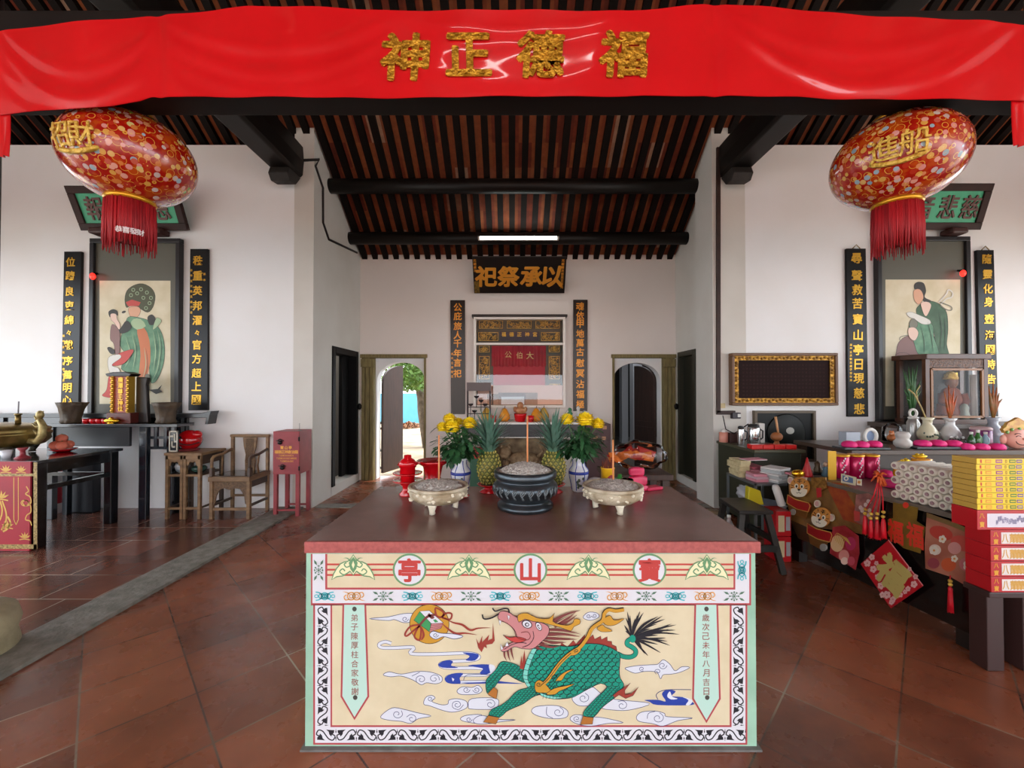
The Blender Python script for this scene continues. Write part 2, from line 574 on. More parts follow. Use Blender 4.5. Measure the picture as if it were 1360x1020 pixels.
door_leaf('door_1', (-2.25, YB + 0.26, 0), radians(72), 0.60, False, 'dark brown arched door leaf standing open to the garden', ring=False)
door_leaf('door_2', (2.475, YB + 0.26, 0), radians(107), 0.58, True, 'brown arched door leaf with iron ring open to the dim corridor')
# olive timber frames around the openings
def back_frame(name, xa, xb, wide_left):
 bb = B()
 wl, wr = (0.21, 0.035) if wide_left else (0.035, 0.20)
 bb.box(xa - 0.02, xb + 0.02, YB - 0.035, YB + 0.07, OZ, OZ + 0.06)
 bb.box(xa, xa + wl, YB - 0.02, YB + 0.055, 0, OZ)
 bb.box(xb - wr, xb, YB - 0.02, YB + 0.055, 0, OZ)
 x0, x1 = (xa, xa + wl) if wide_left else (xb - wr, xb)
 n = 3
 for k in range(n):
  a = x0 + (x1 - x0) * k / n + 0.008
  bb.box(a, a + (x1 - x0) / n - 0.014, YB - 0.045, YB - 0.02, 0.0, OZ - 0.16)
 bb.box(x0 - 0.005, x1 + 0.005, YB - 0.05, YB - 0.02, OZ - 0.15, OZ - 0.02)
 return struct(name, bb, olive_wood, bevel=0.004)
back_frame('trim_3', LA, LB, True)
back_frame('trim_4', RA, RB, False)
# black side doors
b = B()
f = 0.09
b.box(XL - 0.2, XL + 0.02, DLa, DLa + f, 0.13, DLz).box(XL - 0.2, XL + 0.02, DLb - f, DLb, 0.13, DLz).box(XL - 0.2, XL + 0.02, DLa + f, DLb - f, DLz - f, DLz)
d3 = struct('door_3', b, black_m, bevel=0.004)
for k, (ya, yb) in enumerate(((DLa + f, DLa + f + 0.18), (DLb - f - 0.25, DLb - f))):
 q = B().box(XL - 0.16, XL - 0.11, ya, yb, 0.15, DLz - f).build('leaf', black_m, d3)
B().sph((XL + 0.05, DLb - 0.03, 1.22), (0.035, 0.03, 0.05)).cyl((XL - 0.02, DLb - 0.03, 1.22), (XL + 0.05, DLb - 0.03, 1.22), 0.012).build('handle', black_m, d3)
greenblack = M('green_black_paint', '191B12', 0.4)
b = B()
b.box(XR2 - 0.02, XR2 + 0.2, DRa, DRa + 0.08, 0.13, 2.1).box(XR2 - 0.02, XR2 + 0.2, DRb - 0.07, DRb, 0.13, 2.1).box(XR2 - 0.02, XR2 + 0.2, DRa + 0.08, DRb - 0.07, 2.02, 2.1)
d4 = struct('door_4', b, M('dark_olive_paint', '2B2A1C', 0.5), bevel=0.004)
B().box(XR2 + 0.05, XR2 + 0.09, DRa + 0.08, DRb - 0.07, 0.13, 2.02).build('leaf', greenblack, d4)
B().sph((XR2 - 0.05, DRb - 0.03, 1.22), (0.035, 0.03, 0.05)).cyl((XR2 + 0.02, DRb - 0.03, 1.22), (XR2 - 0.05, DRb - 0.03, 1.22), 0.012).build('handle', black_m, d4)
# roof: underside of the tiles, seen between black rafters
def soffit():
 m = bpy.data.materials.new('roof_tile_undersides')
 m.use_nodes = True
 nt = m.node_tree; bs = nt.nodes['Principled BSDF']
 tc = nt.nodes.new('ShaderNodeTexCoord')
 mp = nt.nodes.new('ShaderNodeMapping'); mp.inputs['Location'].default_value = (0.0875, 0, 0)
 nt.links.new(tc.outputs['Object'], mp.inputs[0])
 sn = nt.nodes.new('ShaderNodeVectorMath'); sn.operation = 'SNAP'; sn.inputs[1].default_value = (0.175, 0.27, 50)
 nt.links.new(mp.outputs[0], sn.inputs[0])
 wn = nt.nodes.new('ShaderNodeTexWhiteNoise')
 nt.links.new(sn.outputs[0], wn.inputs['Vector'])
 sn2 = nt.nodes.new('ShaderNodeVectorMath'); sn2.operation = 'SNAP'; sn2.inputs[1].default_value = (0.175, 50, 50)
 nt.links.new(mp.outputs[0], sn2.inputs[0])
 wn2 = nt.nodes.new('ShaderNodeTexWhiteNoise')
 nt.links.new(sn2.outputs[0], wn2.inputs['Vector'])
 ad = nt.nodes.new('ShaderNodeMath'); ad.operation = 'MULTIPLY_ADD'; ad.inputs[1].default_value = 0.55
 ml = nt.nodes.new('ShaderNodeMath'); ml.operation = 'MULTIPLY'; ml.inputs[1].default_value = 0.45
 nt.links.new(wn2.outputs[0], ml.inputs[0]); nt.links.new(wn.outputs[0], ad.inputs[0]); nt.links.new(ml.outputs[0], ad.inputs[2])
 rp = nt.nodes.new('ShaderNodeValToRGB')
 el = rp.color_ramp.elements
 el[0].position = 0.0; el[0].color = lin('5E2518')
 el[1].position = 1.0; el[1].color = lin('C0A089')
 for p, c in ((0.35, '8A3A20'), (0.62, 'A55A30'), (0.80, '8E4A2C'), (0.88, 'B98C70')):
  e = el.new(p); e.color = lin(c)
 nt.links.new(ad.outputs[0], rp.inputs[0])
 nz = nt.nodes.new('ShaderNodeTexNoise'); nz.inputs['Scale'].default_value = 14
 nt.links.new(tc.outputs['Object'], nz.inputs['Vector'])
 mr = nt.nodes.new('ShaderNodeMapRange'); mr.inputs[3].default_value = 0.5; mr.inputs[4].default_value = 1.3
 nt.links.new(nz.outputs[0], mr.inputs[0])
 mx = nt.nodes.new('ShaderNodeVectorMath'); mx.operation = 'SCALE'
 nt.links.new(rp.outputs[0], mx.inputs[0]); nt.links.new(mr.outputs[0], mx.inputs['Scale'])
 nt.links.new(mx.outputs[0], bs.inputs['Base Color'])
 bs.inputs['Roughness'].default_value = 0.8
 return m
b = B()
yr, zr = 2.35, roof_z(2.35)
ye = 7.5
b.add([(-7.7, ye, roof_z(ye)), (7.7, ye, roof_z(ye)), (7.7, yr, zr), (-7.7, yr, zr), (7.7, -7, roof_z(-7)), (-7.7, -7, roof_z(-7))], [(0, 1, 2, 3)[::-1], (3, 2, 4, 5)[::-1]])  # front slope, out of view, lengthened to even the light in the hall
k = len(b.v)
b.add([p + Vector((0, 0, 0.16)) for p in b.v[:6]], [(0, 1, 2, 3), (3, 2, 4, 5)])
b.f += [[0, 1, 7, 6], [4, 5, 11, 10], [0, 6, 9, 3], [3, 9, 11, 5], [1, 2, 8, 7], [2, 4, 10, 8]]; b.mi += [0] * 6; b.sm += [False] * 6
ceiling = struct('ceiling', b, soffit())
# rafters
raf = None
n_raf = 41
for i in range(-n_raf, n_raf + 1):
 x = i * 0.175
 if raf is None:
  z0 = roof_z(7.3)
  raf = B().bar((0, 7.3, roof_z(7.3) - 0.035), (0, 2.4, roof_z(2.4) - 0.035), 0.085, 0.07).build('rafter', M('rafter_wood', '0C0705', 0.7, hx2='170C08', nscale=4, spec=0.15), ceiling)
  raf.location = (x, 0, 0)
  o = raf
 else:
  o = raf.copy(); COL.objects.link(o); o.location = (x, 0, 0)
# purlins
for (y, r, lab) in ((5.72, 0.10, 'thick black roof log crossing the sanctuary, higher of the two above the tube light'), (6.42, 0.095, 'black roof log carrying the fluorescent tube, close to the rear wall')):
 z = roof_z(y) - 0.10 - r
 o = B().cyl((XL - 0.1, y, z), (XR2 + 0.1, y, z), r, n=20).build('roof_beam', dark_beam)
 tag(o, lab, 'roof beam')
# tie beams running back from the front columns, each on a stub bracket in the wall
for s, lab in ((-1, 'left'), (1, 'right')):
 xc = -2.82 if s < 0 else 2.79
 q = B()
 pr = [(-0.15, 0.03), (-0.12, 0.0), (0.12, 0.0), (0.15, 0.03), (0.165, 0.2), (0.15, 0.40), (-0.15, 0.40), (-0.165, 0.2)]
 q.prism(pr, (xc, 2.3, 4.20), (1, 0, 0), (0, 0, 1), (0, YF + 0.1 - 2.3, 0))
 o = q.build('tie_beam', dark_beam, bevel=0.012)
 tag(o, 'black tie beam running back to the white wall %s of the sanctuary' % ('on the couplet side of the peacock-robed painting,' if s < 0 else 'above the framed dark tablet,'), 'roof beam')
 q = B()
 q.prism([(0.02, 0), (0.0, -0.02), (-0.10, -0.14), (-0.24, -0.16), (-0.30, -0.09), (-0.26, 0.0)], (xc - 0.12, YF, 4.20), (0, 1, 0), (0, 0, 1), (0.24, 0, 0))
 o = q.build('beam_bracket', M('bracket_wood', '221E1B', 0.7, hx2='302B27', nscale=9), bevel=0.01)
 tag(o, 'carved stub bracket under the black tie beam %s' % ('left of the sanctuary' if s < 0 else 'right of the sanctuary'), 'bracket')
# front columns and the beam that carries the cloth
for s in (-1, 1):
 xc = -3.1 if s < 0 else 3.12
 r = T('column', 'round dark column on a pale stone base at the %s edge of the hall' % ('left' if s < 0 else 'right'), 'column', (xc, 2.3, 0))
 B().cyl((xc, 2.3, 0.2), (xc, 2.3, roof_z(2.3) - 0.02), 0.155, n=28).build('shaft', M('column_lacquer', '1A1010', 0.45, spec=0.3), r)
 B().lathe([(0.25, 0), (0.26, 0.03), (0.245, 0.10), (0.262, 0.16), (0.245, 0.23), (0.2, 0.26)], (xc, 2.3, 0), 32).build('plinth', M('pale_stone', 'B5A684', 0.7, hx2='9C8F70', nscale=10, bump=0.2), r)
o = B().box(-7.35, 7.35, 2.18, 2.335, 3.055, 3.52).build('lintel_beam', M('lintel_timber', '14100E', 0.6, hx2='1E1916', nscale=2, spec=0.2), bevel=0.006)
tag(o, 'long dark timber beam behind the red cloth, joining the front columns', 'beam')
# cable gutters
black_cable = M('black_conduit', '16110F', 0.5)
o = B().tube([P(402, 213, 5.245), P(424, 212, 5.245), Vector((XL + 0.005, 5.27, 4.36)), Vector((XL + 0.005, 5.48, 4.18)), Vector((XL + 0.005, 5.49, 3.72)), Vector((XL + 0.005, 5.62, 3.6)), Vector((XL + 0.005, 5.66, 3.56)), Vector((XL + 0.005, 6.7, 3.72)), ], 0.018, 6, smooth=False).build('trim_5', black_cable)
o['kind'] = 'structure'
q = B().bar(P(954, 196, 5.235), P(954, 548, 5.235), 0.045, 0.03, up=(0, 1, 0))
q.bar(P(951.5, 548, 5.235), P(976, 548, 5.235), 0.05, 0.03, up=(0, 1, 0))
o = q.build('trim_6', M('brown_duct', '2A1914', 0.6, hx2='3A241C', nscale=9))
o['kind'] = 'structure'
# fluorescent lamps
glow = M('lit_tube', 'F4FFFB', 0.3, emit=16.0)
white_paint = M('white_enamel', 'E6E6E0', 0.35)
def tube_light(name, xa, xb, y, z, label):
 r = T(name, label, 'lamp', ((xa + xb) / 2, y, z))
 B().cyl((xa + 0.03, y, z), (xb - 0.03, y, z), 0.019, n=12).build('tube', glow, r)
 B().box(xa, xb, y + 0.025, y + 0.075, z - 0.02, z + 0.03).build('housing', white_paint, r)
 B().cyl((xa, y, z), (xa + 0.03, y, z), 0.022).build('end_cap', white_paint, r)
 B().cyl((xb - 0.03, y, z), (xb, y, z), 0.022).build('end_cap', white_paint, r)
 return r
zt = P(688, 316, 6.26).z
tube_light('fluorescent_lamp', P(635, 316, 6.26).x, P(742, 316, 6.26).x, 6.25, zt, 'lit white fluorescent tube on the roof log above the black plaque')
r = tube_light('fluorescent_lamp', -0.76, 0.83, 0.5, 4.62, 'lit fluorescent tube under the front roof, mirrored in the red cloth')
for hx in (-0.4, 0.45):
 B().cyl((hx, 0.55, 4.65), (hx, 0.55, roof_z(0.55)), 0.008).build('hanger', white_paint, r)
# ---------------------------------------------------------------- the painted altar block
ZT = 0.865
AY = G(700, 720, ZT).y               # front edge of the slab
AXL, AXR = P(404, 720, AY).x, P(1010.5, 720, AY).x
AYB = G(690, 646, ZT).y
FY = AY + 0.022                      # painted face
FXL, FXR = P(406, 860, FY).x, P(1004, 860, FY).x
slab_m = M('polished_red_brown_slab', '8C6860', 0.22, hx2='785750', nscale=3.2, spec=0.5, bump=0.03, bscale=5)
lip_m = M('pink_terrazzo', 'B8615C', 0.5, hx2='A4524F', nscale=60)
altar = T('altar', 'low altar block with a teal dragon-headed beast painted on its front', 'altar', ((AXL + AXR) / 2, (AY + AYB) / 2, 0))
b = B().box(AXL, AXR, AY + 0.012, AYB, ZT - 0.046, ZT)
b.build('tabletop', slab_m, altar, bevel=0.004)
b = B().box(AXL - 0.001, AXR + 0.001, AY, AY + 0.014, ZT - 0.047, ZT + 0.0005)
b.build('front_lip', lip_m, altar, bevel=0.004, label='pink speckled front lip')
b = B().box(FXL, FXR, FY, AYB - 0.03, 0.0, ZT - 0.046)
b.build('body', M('mint_green_paint', 'A3CDB4', 0.6, hx2='94BEA6', nscale=7), altar)
b = B().box(FXL - 0.012, FXR + 0.012, FY - 0.02, AYB, 0.0, 0.008)
b.build('footing', M('cement', '7E7E7C', 0.7, hx2='605C58', nscale=9, bump=0.2), altar)
CREAM = M('cream_paint', 'DFD3B2', 0.6, hx2='D7CAA7', nscale=9)
MINT = M('pale_mint_paint', 'BBDFD2', 0.6)
RED = M('rose_red_paint', 'B4474E', 0.55)
BRED = M('brick_red_paint', 'C2413C', 0.55)
WHITE = M('white_paint', 'DEDFE6', 0.6)
CLOUDW = M('cloud_white_paint', 'DADEE8', 0.6)
INK = M('ink_black', '1B1B24', 0.6)
INKB = M('ink_blue', '3A4270', 0.6)
GREENP = M('leaf_green_paint', '6B9A6C', 0.6)
PALEY = M('pale_yellow_paint', 'EFEBC0', 0.6)
TEALM = M('turquoise_paint', '3DB9C4', 0.6)
ORAM = M('amber_paint', 'DE9C3E', 0.6)
DGRN = M('sage_green_paint', '557A63', 0.6)
TEAL = M('beast_teal', '0C9A80', 0.55, hx2='0A8F78', nscale=12)
LTEAL = M('beast_pale_teal', '7CD3C4', 0.55)
PINKB = M('beast_pink', 'C98687', 0.55)
GOLDP = M('ochre_gold_paint', 'CB962F', 0.55)
MAROON = M('maroon_paint', '9A3A2F', 0.55)
DMAR = M('dark_maroon_paint', '7A3A38', 0.55)
BLUEP = M('cobalt_paint', '2440A0', 0.55)
HOOF = M('hoof_brown', 'B0702F', 0.55)
BOOKG = M('book_green', '3E9A5C', 0.55)
pp = Paint(lambda p: P(p[0], p[1], FY), (0, -1, 0))
def inside(p, poly):
 c = False; n = len(poly)
 for i in range(n):
  (x1, y1), (x2, y2) = poly[i], poly[i - 1]
  if (y1 > p[1]) != (y2 > p[1]) and p[0] < (x2 - x1) * (p[1] - y1) / (y2 - y1) + x1:
   c = not c
 return c
# panels and rules
pp.rect(413, 735.5, 997.5, 804, RED); pp.rect(416, 803, 992.5, 989, RED); pp.up()
pp.rect(415, 735.5, 995, 801, WHITE); pp.rect(418.5, 804, 990, 986.5, WHITE); pp.up()
pp.rect(432, 735.5, 976.5, 783, RED); pp.rect(439, 804, 971.5, 965.5, RED); pp.up()
pp.rect(434.8, 735.5, 974, 780.3, CREAM); pp.rect(441.2, 804, 969, 963, CREAM); pp.up()
for y in (749.5, 756.5, 763.5):
 pp.rect(434.8, y - 1.2, 974, y + 1.2, BRED)
pp.up()
for cx, ch in ((544, '亭'), (704.5, '山'), (862.5, '寶')):
 pp.blob((cx, 756.7), 22.4, 21.6, GREENP, 40); pp.up()
 pp.blob((cx, 756.7), 19.8, 19.2, WHITE, 40); pp.up()
k0 = pp.k
for cx in (469.5, 623.0, 781.5, 938.5):
 half = [(0, -17), (4.5, -10), (8, -8), (12, -7.5), (17, -5), (22, 1), (26, 8), (28.5, 16), (22, 12), (14, 11), (9, 8), (4, 5), (0, 10)]
 pts = [(cx + x, 753.5 + y) for x, y in half] + [(cx - x, 753.5 + y) for x, y in half[::-1][1:-1]]
 pp.k = k0
 pp.poly(pts, PALEY); pp.up(); pp.line(pts, 1.5, GREENP, closed=True); pp.up()
 pp.poly([(cx, 739), (cx + 6, 747), (cx + 4, 755), (cx, 761), (cx - 4, 755), (cx - 6, 747)], GREENP); pp.up()
 pp.poly([(cx, 744), (cx + 2, 750), (cx, 755), (cx - 2, 750)], PALEY)
 for s in (-1, 1):
  pp.line([(cx + s * 3, 746), (cx + s * 8, 741), (cx + s * 13, 741)], 1.6, GREENP, smooth=3, taper=1)
  pp.line([(cx + s * 4, 751), (cx + s * 9, 753), (cx + s * 12, 749), (cx + s * 9, 747)], 1.6, GREENP, smooth=3)
  pp.line([(cx + s * 4, 758), (cx + s * 12, 763), (cx + s * 18, 759), (cx + s * 14, 755), (cx + s * 11, 758)], 1.6, GREENP, smooth=3)
# interlaced motifs along the white strip
def motif(cx, cy, kind, rot=False):
 def q(x, y):
  return (cx + y, cy + x) if rot else (cx + x, cy + y)
 if kind == 0:
  for s in (-1, 1):
   pp.line([q(-12, s * 5.5), q(-6, s * 4), q(0, -s * 3), q(6, s * 4), q(12, s * 5.5)], 1.5, TEALM, smooth=4)
   pp.line([q(s * 11 + 2.4 * cos(t), 2 * sin(t)) for t in [2 * pi * k / 10 for k in range(10)]], 1.1, TEALM, closed=True)
   pp.line([q(s * 4 + 4 * cos(t), 3.4 * sin(t)) for t in [2 * pi * k / 12 for k in range(12)]], 1.3, TEALM, closed=True)
  pp.line([q(4.5 * cos(t), 4.8 * sin(t)) for t in [2 * pi * k / 14 for k in range(14)]], 1.3, TEALM, closed=True)
 elif kind == 1:
  for s in (-1, 1):
   pp.line([q(s * 3.6 + 5 * cos(t), 5 * sin(t)) for t in [2 * pi * k / 16 for k in range(16)]], 1.4, ORAM, closed=True)
   pp.line([q(s * 3.6 + 2.4 * cos(t), 2.4 * sin(t)) for t in [2 * pi * k / 10 for k in range(10)]], 1.0, ORAM, closed=True)
   pp.line([q(s * 6, -s * 4), q(s * 11, -s * 5), q(s * 13, -s * 1), q(s * 10, s * 2)], 1.3, ORAM, smooth=4)
   pp.line([q(s * 6, s * 3), q(s * 11, s * 5.5), q(s * 15, s * 5.8)], 1.3, ORAM, smooth=4, taper=1)
 else:
  for sx in (-1, 1):
   for sy in (-1, 1):
    pp.poly([q(sx * 6.5, sy * 2), q(sx * 11, sy * 3), q(sx * 14, sy * 6.2), q(sx * 9, sy * 5.5)], DGRN)
    pp.blob(q(sx * 3.4, sy * 4.2), 1.2, 1.2, DGRN, 8)
   pp.blob(q(sx * 5.6, 0), 1.6, 1.0, DGRN, 8)
   pp.blob(q(0, sx * 5.2), 1.0, 1.6, DGRN, 8)
  pp.blob(q(0, 0), 1.5, 1.5, DGRN, 8)
  for t in range(6):
   pp.blob(q(2.7 * cos(t * pi / 3), 2.7 * sin(t * pi / 3)), 0.9, 0.9, DGRN, 6)
pp.k = k0
for k in range(15):
 motif(431.5 + 38.8 * k, 791.5, k % 3)
motif(423.5, 757, 2, True); motif(985, 757, 0, True)
# black leaf scrolls round the lower panel
def scroll(cx, cy, L, H, flip, vert):
 def q(x, y):
  x *= L / 2; y *= H / 2 * (-1 if flip else 1)
  return (cx + y, cy + x) if vert else (cx + x, cy + y)
 pp.line([q(*p) for p in ((-0.6, -0.15), (-0.9, 0.1), (-0.7, 0.75), (-0.3, 0.6), (0.0, 0.0), (0.3, -0.6), (0.7, -0.8), (0.92, -0.2), (0.6, 0.15))], 1.6, INK, smooth=4)
 for s in (-1, 1):
  pp.poly([q(s * x, s * y) for x, y in ((-0.85, -0.75), (-0.3, -0.8), (-0.05, -0.85), (-0.3, -0.5), (-0.35, -0.1), (-0.55, 0.25), (-0.62, -0.1), (-0.8, -0.3))], INK)
 e = [q(*p) for p in ((1.0, -1.0), (1.06, -0.45), (1.0, -0.3), (0.94, -0.45))]
 pp.poly(e, INK)
 pp.poly([q(*p) for p in ((1.0, 1.0), (1.06, 0.45), (1.0, 0.3), (0.94, 0.45))], INK)
pp.k = 3
nb = 21
for k in range(nb):
 L = (990 - 419) / nb
 scroll(419 + L * (k + 0.5), 976, L, 17, k % 2 == 0, False)
for cx in (428.7, 980.5):
 for k in range(6):
  L = (963 - 805) / 6
  scroll(cx, 805 + L * (k + 0.5), L, 16, k % 2 == 0, True)
# the two name tablets
for cx, pts in ((471, [(455, 803), (486.5, 803), (490.5, 925), (471, 956), (452.5, 925)]), (938, [(922, 803), (953.5, 803), (957, 928), (938, 960), (919, 928)])):
 pp.k = 8
 pp.poly(pts, RED); pp.up()
 mx = sum(p[0] for p in pts) / 5
 inn = [(p[0] + (2.4 if p[0] < cx else (-2.4 if p[0] > cx + 1 else 0)), p[1] - (0 if p[1] < 900 else (0.8 if p[1] < 940 else 4))) for p in pts]
 pp.poly(inn, MINT); pp.up()
 for yy in (808.5, 926):
  pp.blob((cx + (0 if yy < 900 else 1), yy), 3.0, 3.2, M('boss_grey', '4A4A44', 0.4))
A = lambda pts: [(630 + x * 0.1765, 790 + y * 0.1765) for x, y in pts]
Z = lambda pts: [(750 + x * 0.1765, 790 + y * 0.1765) for x, y in pts]
K = lambda pts: [(480 + x * 0.1765, 790 + y * 0.1765) for x, y in pts]
pp.k = 5
# blue water and clouds
def cloud(pts, curls=(), sm_=4):
 k = pp.k
 pp.shape(pts, CLOUDW, INKB, 0.75, sm_)
 for c in curls:
  pp.line(c, 0.75, INKB, smooth=4)
 pp.k = k
def spiral(cx, cy, r, a0=0.0, turns=1.3, dr=1):
 n = 9
 return [(cx + r * (1 - 0.8 * i / n) * cos(a0 + dr * turns * 2 * pi * i / n), cy + r * (1 - 0.8 * i / n) * 0.85 * sin(a0 + dr * turns * 2 * pi * i / n)) for i in range(n + 1)]
def S(fn, cx, cy, r, a0=0.0, turns=1.3, dr=1):
 return fn(spiral(cx, cy, r, a0, turns, dr))
wave = K([(225, 365), (180, 352), (135, 370), (150, 395), (250, 398), (395, 395), (370, 440), (550, 445), (800, 438), (885, 462), (840, 490), (650, 503), (590, 525), (650, 548), (880, 550), (985, 570), (930, 600), (700, 605), (640, 630), (700, 655), (1000, 652)])
pp.line(wave, 4.8, INKB, smooth=5); pp.up(); pp.line(wave, 3.6, CLOUDW, smooth=5); pp.up()
for q in ([(760, 432), (880, 445), (855, 492), (785, 490), (815, 460)], [(640, 490), (690, 500), (675, 530), (730, 548), (610, 546), (580, 520)], [(800, 530), (960, 522), (985, 570), (930, 600), (890, 588), (915, 556), (880, 545)], [(630, 625), (680, 592), (765, 588), (740, 625), (745, 665), (680, 668), (640, 655)], [(745, 660), (900, 655), (1000, 645), (1100, 655), (1220, 668), (1000, 665), (850, 668)]):
 pp.poly(K(q), BLUEP, 3)
pp.up()
pp.poly(K([(680, 620), (700, 632), (690, 650), (684, 640)]), CLOUDW); pp.poly(K([(960, 525), (1000, 530), (1005, 565), (975, 590)]), CLOUDW, 3); pp.up()
pp.line(K([(770, 640), (800, 600), (980, 598)]), 0.8, INKB, smooth=3)
pp.k = 6
pp.poly(Z([(600, 790), (700, 788), (760, 800), (730, 745), (770, 712), (835, 725), (805, 760), (890, 768), (955, 800), (955, 828), (700, 828), (640, 805)]), BLUEP, 3); pp.up()
pp.line(Z([(700, 785), (690, 745), (760, 714), (950, 712)]), 1.0, INKB, smooth=4)
pp.poly(Z([(790, 725), (770, 760), (800, 785), (850, 780), (810, 765)]), CLOUDW, 3); pp.poly(Z([(880, 765), (930, 790), (910, 825), (940, 826), (960, 790)]), CLOUDW, 3)
pp.k = 6
cloud(K([(60, 178), (200, 165), (320, 140), (410, 145), (405, 195), (320, 208), (250, 185), (200, 192)]), [S(K, 330, 180, 26, 0)])
cloud(K([(165, 600), (210, 578), (300, 595), (420, 575), (520, 580), (600, 610), (605, 650), (560, 668), (490, 660), (450, 675), (390, 640), (300, 610), (220, 615)]), [S(K, 450, 635, 42, 2.5), S(K, 548, 630, 42, 0.3, 1.3, -1), K([(380, 610), (440, 580)])])
cloud(K([(720, 720), (760, 690), (830, 695), (880, 680), (910, 715), (880, 742), (800, 750), (740, 745)]), [S(K, 790, 712, 28, 0), S(K, 865, 712, 28, 3, 1.3, -1)])
cloud(K([(470, 820), (485, 770), (530, 755), (555, 775), (530, 800), (600, 825), (650, 820), (660, 790), (720, 780), (790, 800), (790, 850), (700, 880), (620, 870), (520, 835)]), [S(K, 520, 780, 24, 0), S(K, 720, 825, 48, 0, 1.8)])
cloud(K([(805, 840), (830, 780), (1020, 780), (1020, 850), (980, 860), (830, 858)]), [S(K, 970, 820, 44, 4)])
cloud(K([(145, 915), (230, 850), (320, 860), (420, 885), (525, 910), (430, 930), (370, 965), (300, 950), (200, 940)]), [S(K, 270, 895, 44, 5.5), S(K, 380, 930, 42, 3.5)])
cloud(K([(745, 930), (790, 905), (900, 900), (930, 940), (1020, 960), (900, 968), (780, 952)]), [S(K, 810, 935, 24, 0)])
cloud(A([(430, 875), (470, 838), (620, 832), (700, 870), (690, 920), (590, 930), (480, 910)]), [S(A, 630, 880, 46, 5), A([(545, 840), (545, 900), (590, 925)])])
cloud(Z([(140, 160), (180, 130), (240, 135), (258, 165), (200, 190), (150, 180)]), [S(Z, 180, 158, 20, 0), S(Z, 222, 155, 20, 3, 1.3, -1)])
cloud(Z([(455, 550), (500, 538), (560, 530), (640, 525), (700, 520), (740, 487), (790, 520), (830, 570), (880, 540), (940, 545), (870, 580), (800, 595), (740, 600), (720, 630), (690, 580), (600, 575), (530, 588), (470, 565)]), [S(Z, 735, 530, 34, 0), S(Z, 700, 575, 26, 2), S(Z, 580, 555, 22, 1)])
cloud(Z([(55, 780), (100, 735), (200, 690), (280, 745), (380, 785), (640, 815), (480, 866), (330, 862), (270, 850), (180, 835), (100, 830)]), [S(Z, 140, 775, 46, 5), S(Z, 430, 830, 46, 4)])
cloud(Z([(40, 935), (80, 900), (200, 915), (300, 925), (440, 960), (330, 965), (200, 985), (100, 972)]), [S(Z, 90, 930, 28, 1)])
cloud(Z([(540, 915), (580, 880), (680, 873), (750, 890), (770, 915), (960, 925), (850, 945), (740, 985), (660, 967), (560, 950)]), [S(Z, 700, 925, 48, 5), Z([(620, 930), (630, 890), (680, 875)])])
pp.k = 9
cloud(A([(0, 930), (60, 905), (180, 935), (310, 938), (180, 955), (60, 970), (0, 960)]))
# the treasure disc with its book and ribbons
pp.k = 9
disc = [(480 + 0.1765 * (512 + 148 * cos(t)), 790 + 0.1765 * (218 + 148 * sin(t))) for t in [2 * pi * k / 36 for k in range(36)]]
pp.shape(disc, GOLDP, INK, 0.7, 0)
pp.shape(K([(395, 188), (440, 122), (525, 212), (512, 276)]), BOOKG, INK, 0.6, 0)
pp.shape(K([(440, 122), (512, 116), (618, 208), (527, 214)]), WHITE, INK, 0.6, 0)
pp.shape(K([(512, 276), (527, 214), (618, 208), (600, 248)]), PINKB, INK, 0.6, 0)
for q in (0.25, 0.5, 0.75):
 pp.line(K([(512 + 15 * q, 276 - 62 * q), (600 + 18 * q, 248 - 40 * q)]), 0.6, DMAR)
pp.poly(K([(540, 185), (560, 180), (580, 200), (555, 205)]), BOOKG)
for q in ([(560, 145), (500, 160), (460, 200), (440, 225)], [(505, 140), (530, 170), (545, 160)]):
 pp.line(K(q), 3.2, DMAR, smooth=3)
pp.up()
for q in ([(565, 150), (560, 95), (620, 130), (600, 165)], [(610, 165), (640, 135), (680, 140), (670, 180), (630, 175)], [(440, 225), (370, 235), (330, 290), (345, 305), (400, 260)], [(430, 240), (400, 310), (440, 335), (450, 250)]):
 pp.line(K(q), 2.4, MAROON, closed=True, smooth=4)
for q in ([(610, 165), (690, 205), (760, 222), (820, 262), (880, 248), (970, 245)], [(600, 205), (650, 250), (710, 288), (780, 285), (870, 298)], [(455, 240), (470, 300), (450, 340)]):
 pp.line(K(q), 3.0, MAROON, smooth=4, taper=2)
k = pp.k
pp.up(); cloud(K([(515, 300), (540, 270), (600, 285), (690, 290), (765, 308), (700, 328), (620, 310), (560, 330)]), [S(K, 560, 298, 22, 0)])
pp.poly(K([(862, 320), (885, 365), (910, 305), (908, 355), (962, 295), (952, 340), (985, 325), (990, 205), (1003, 340), (985, 365), (940, 372), (945, 400), (925, 385), (905, 428), (880, 395)]), MAROON)
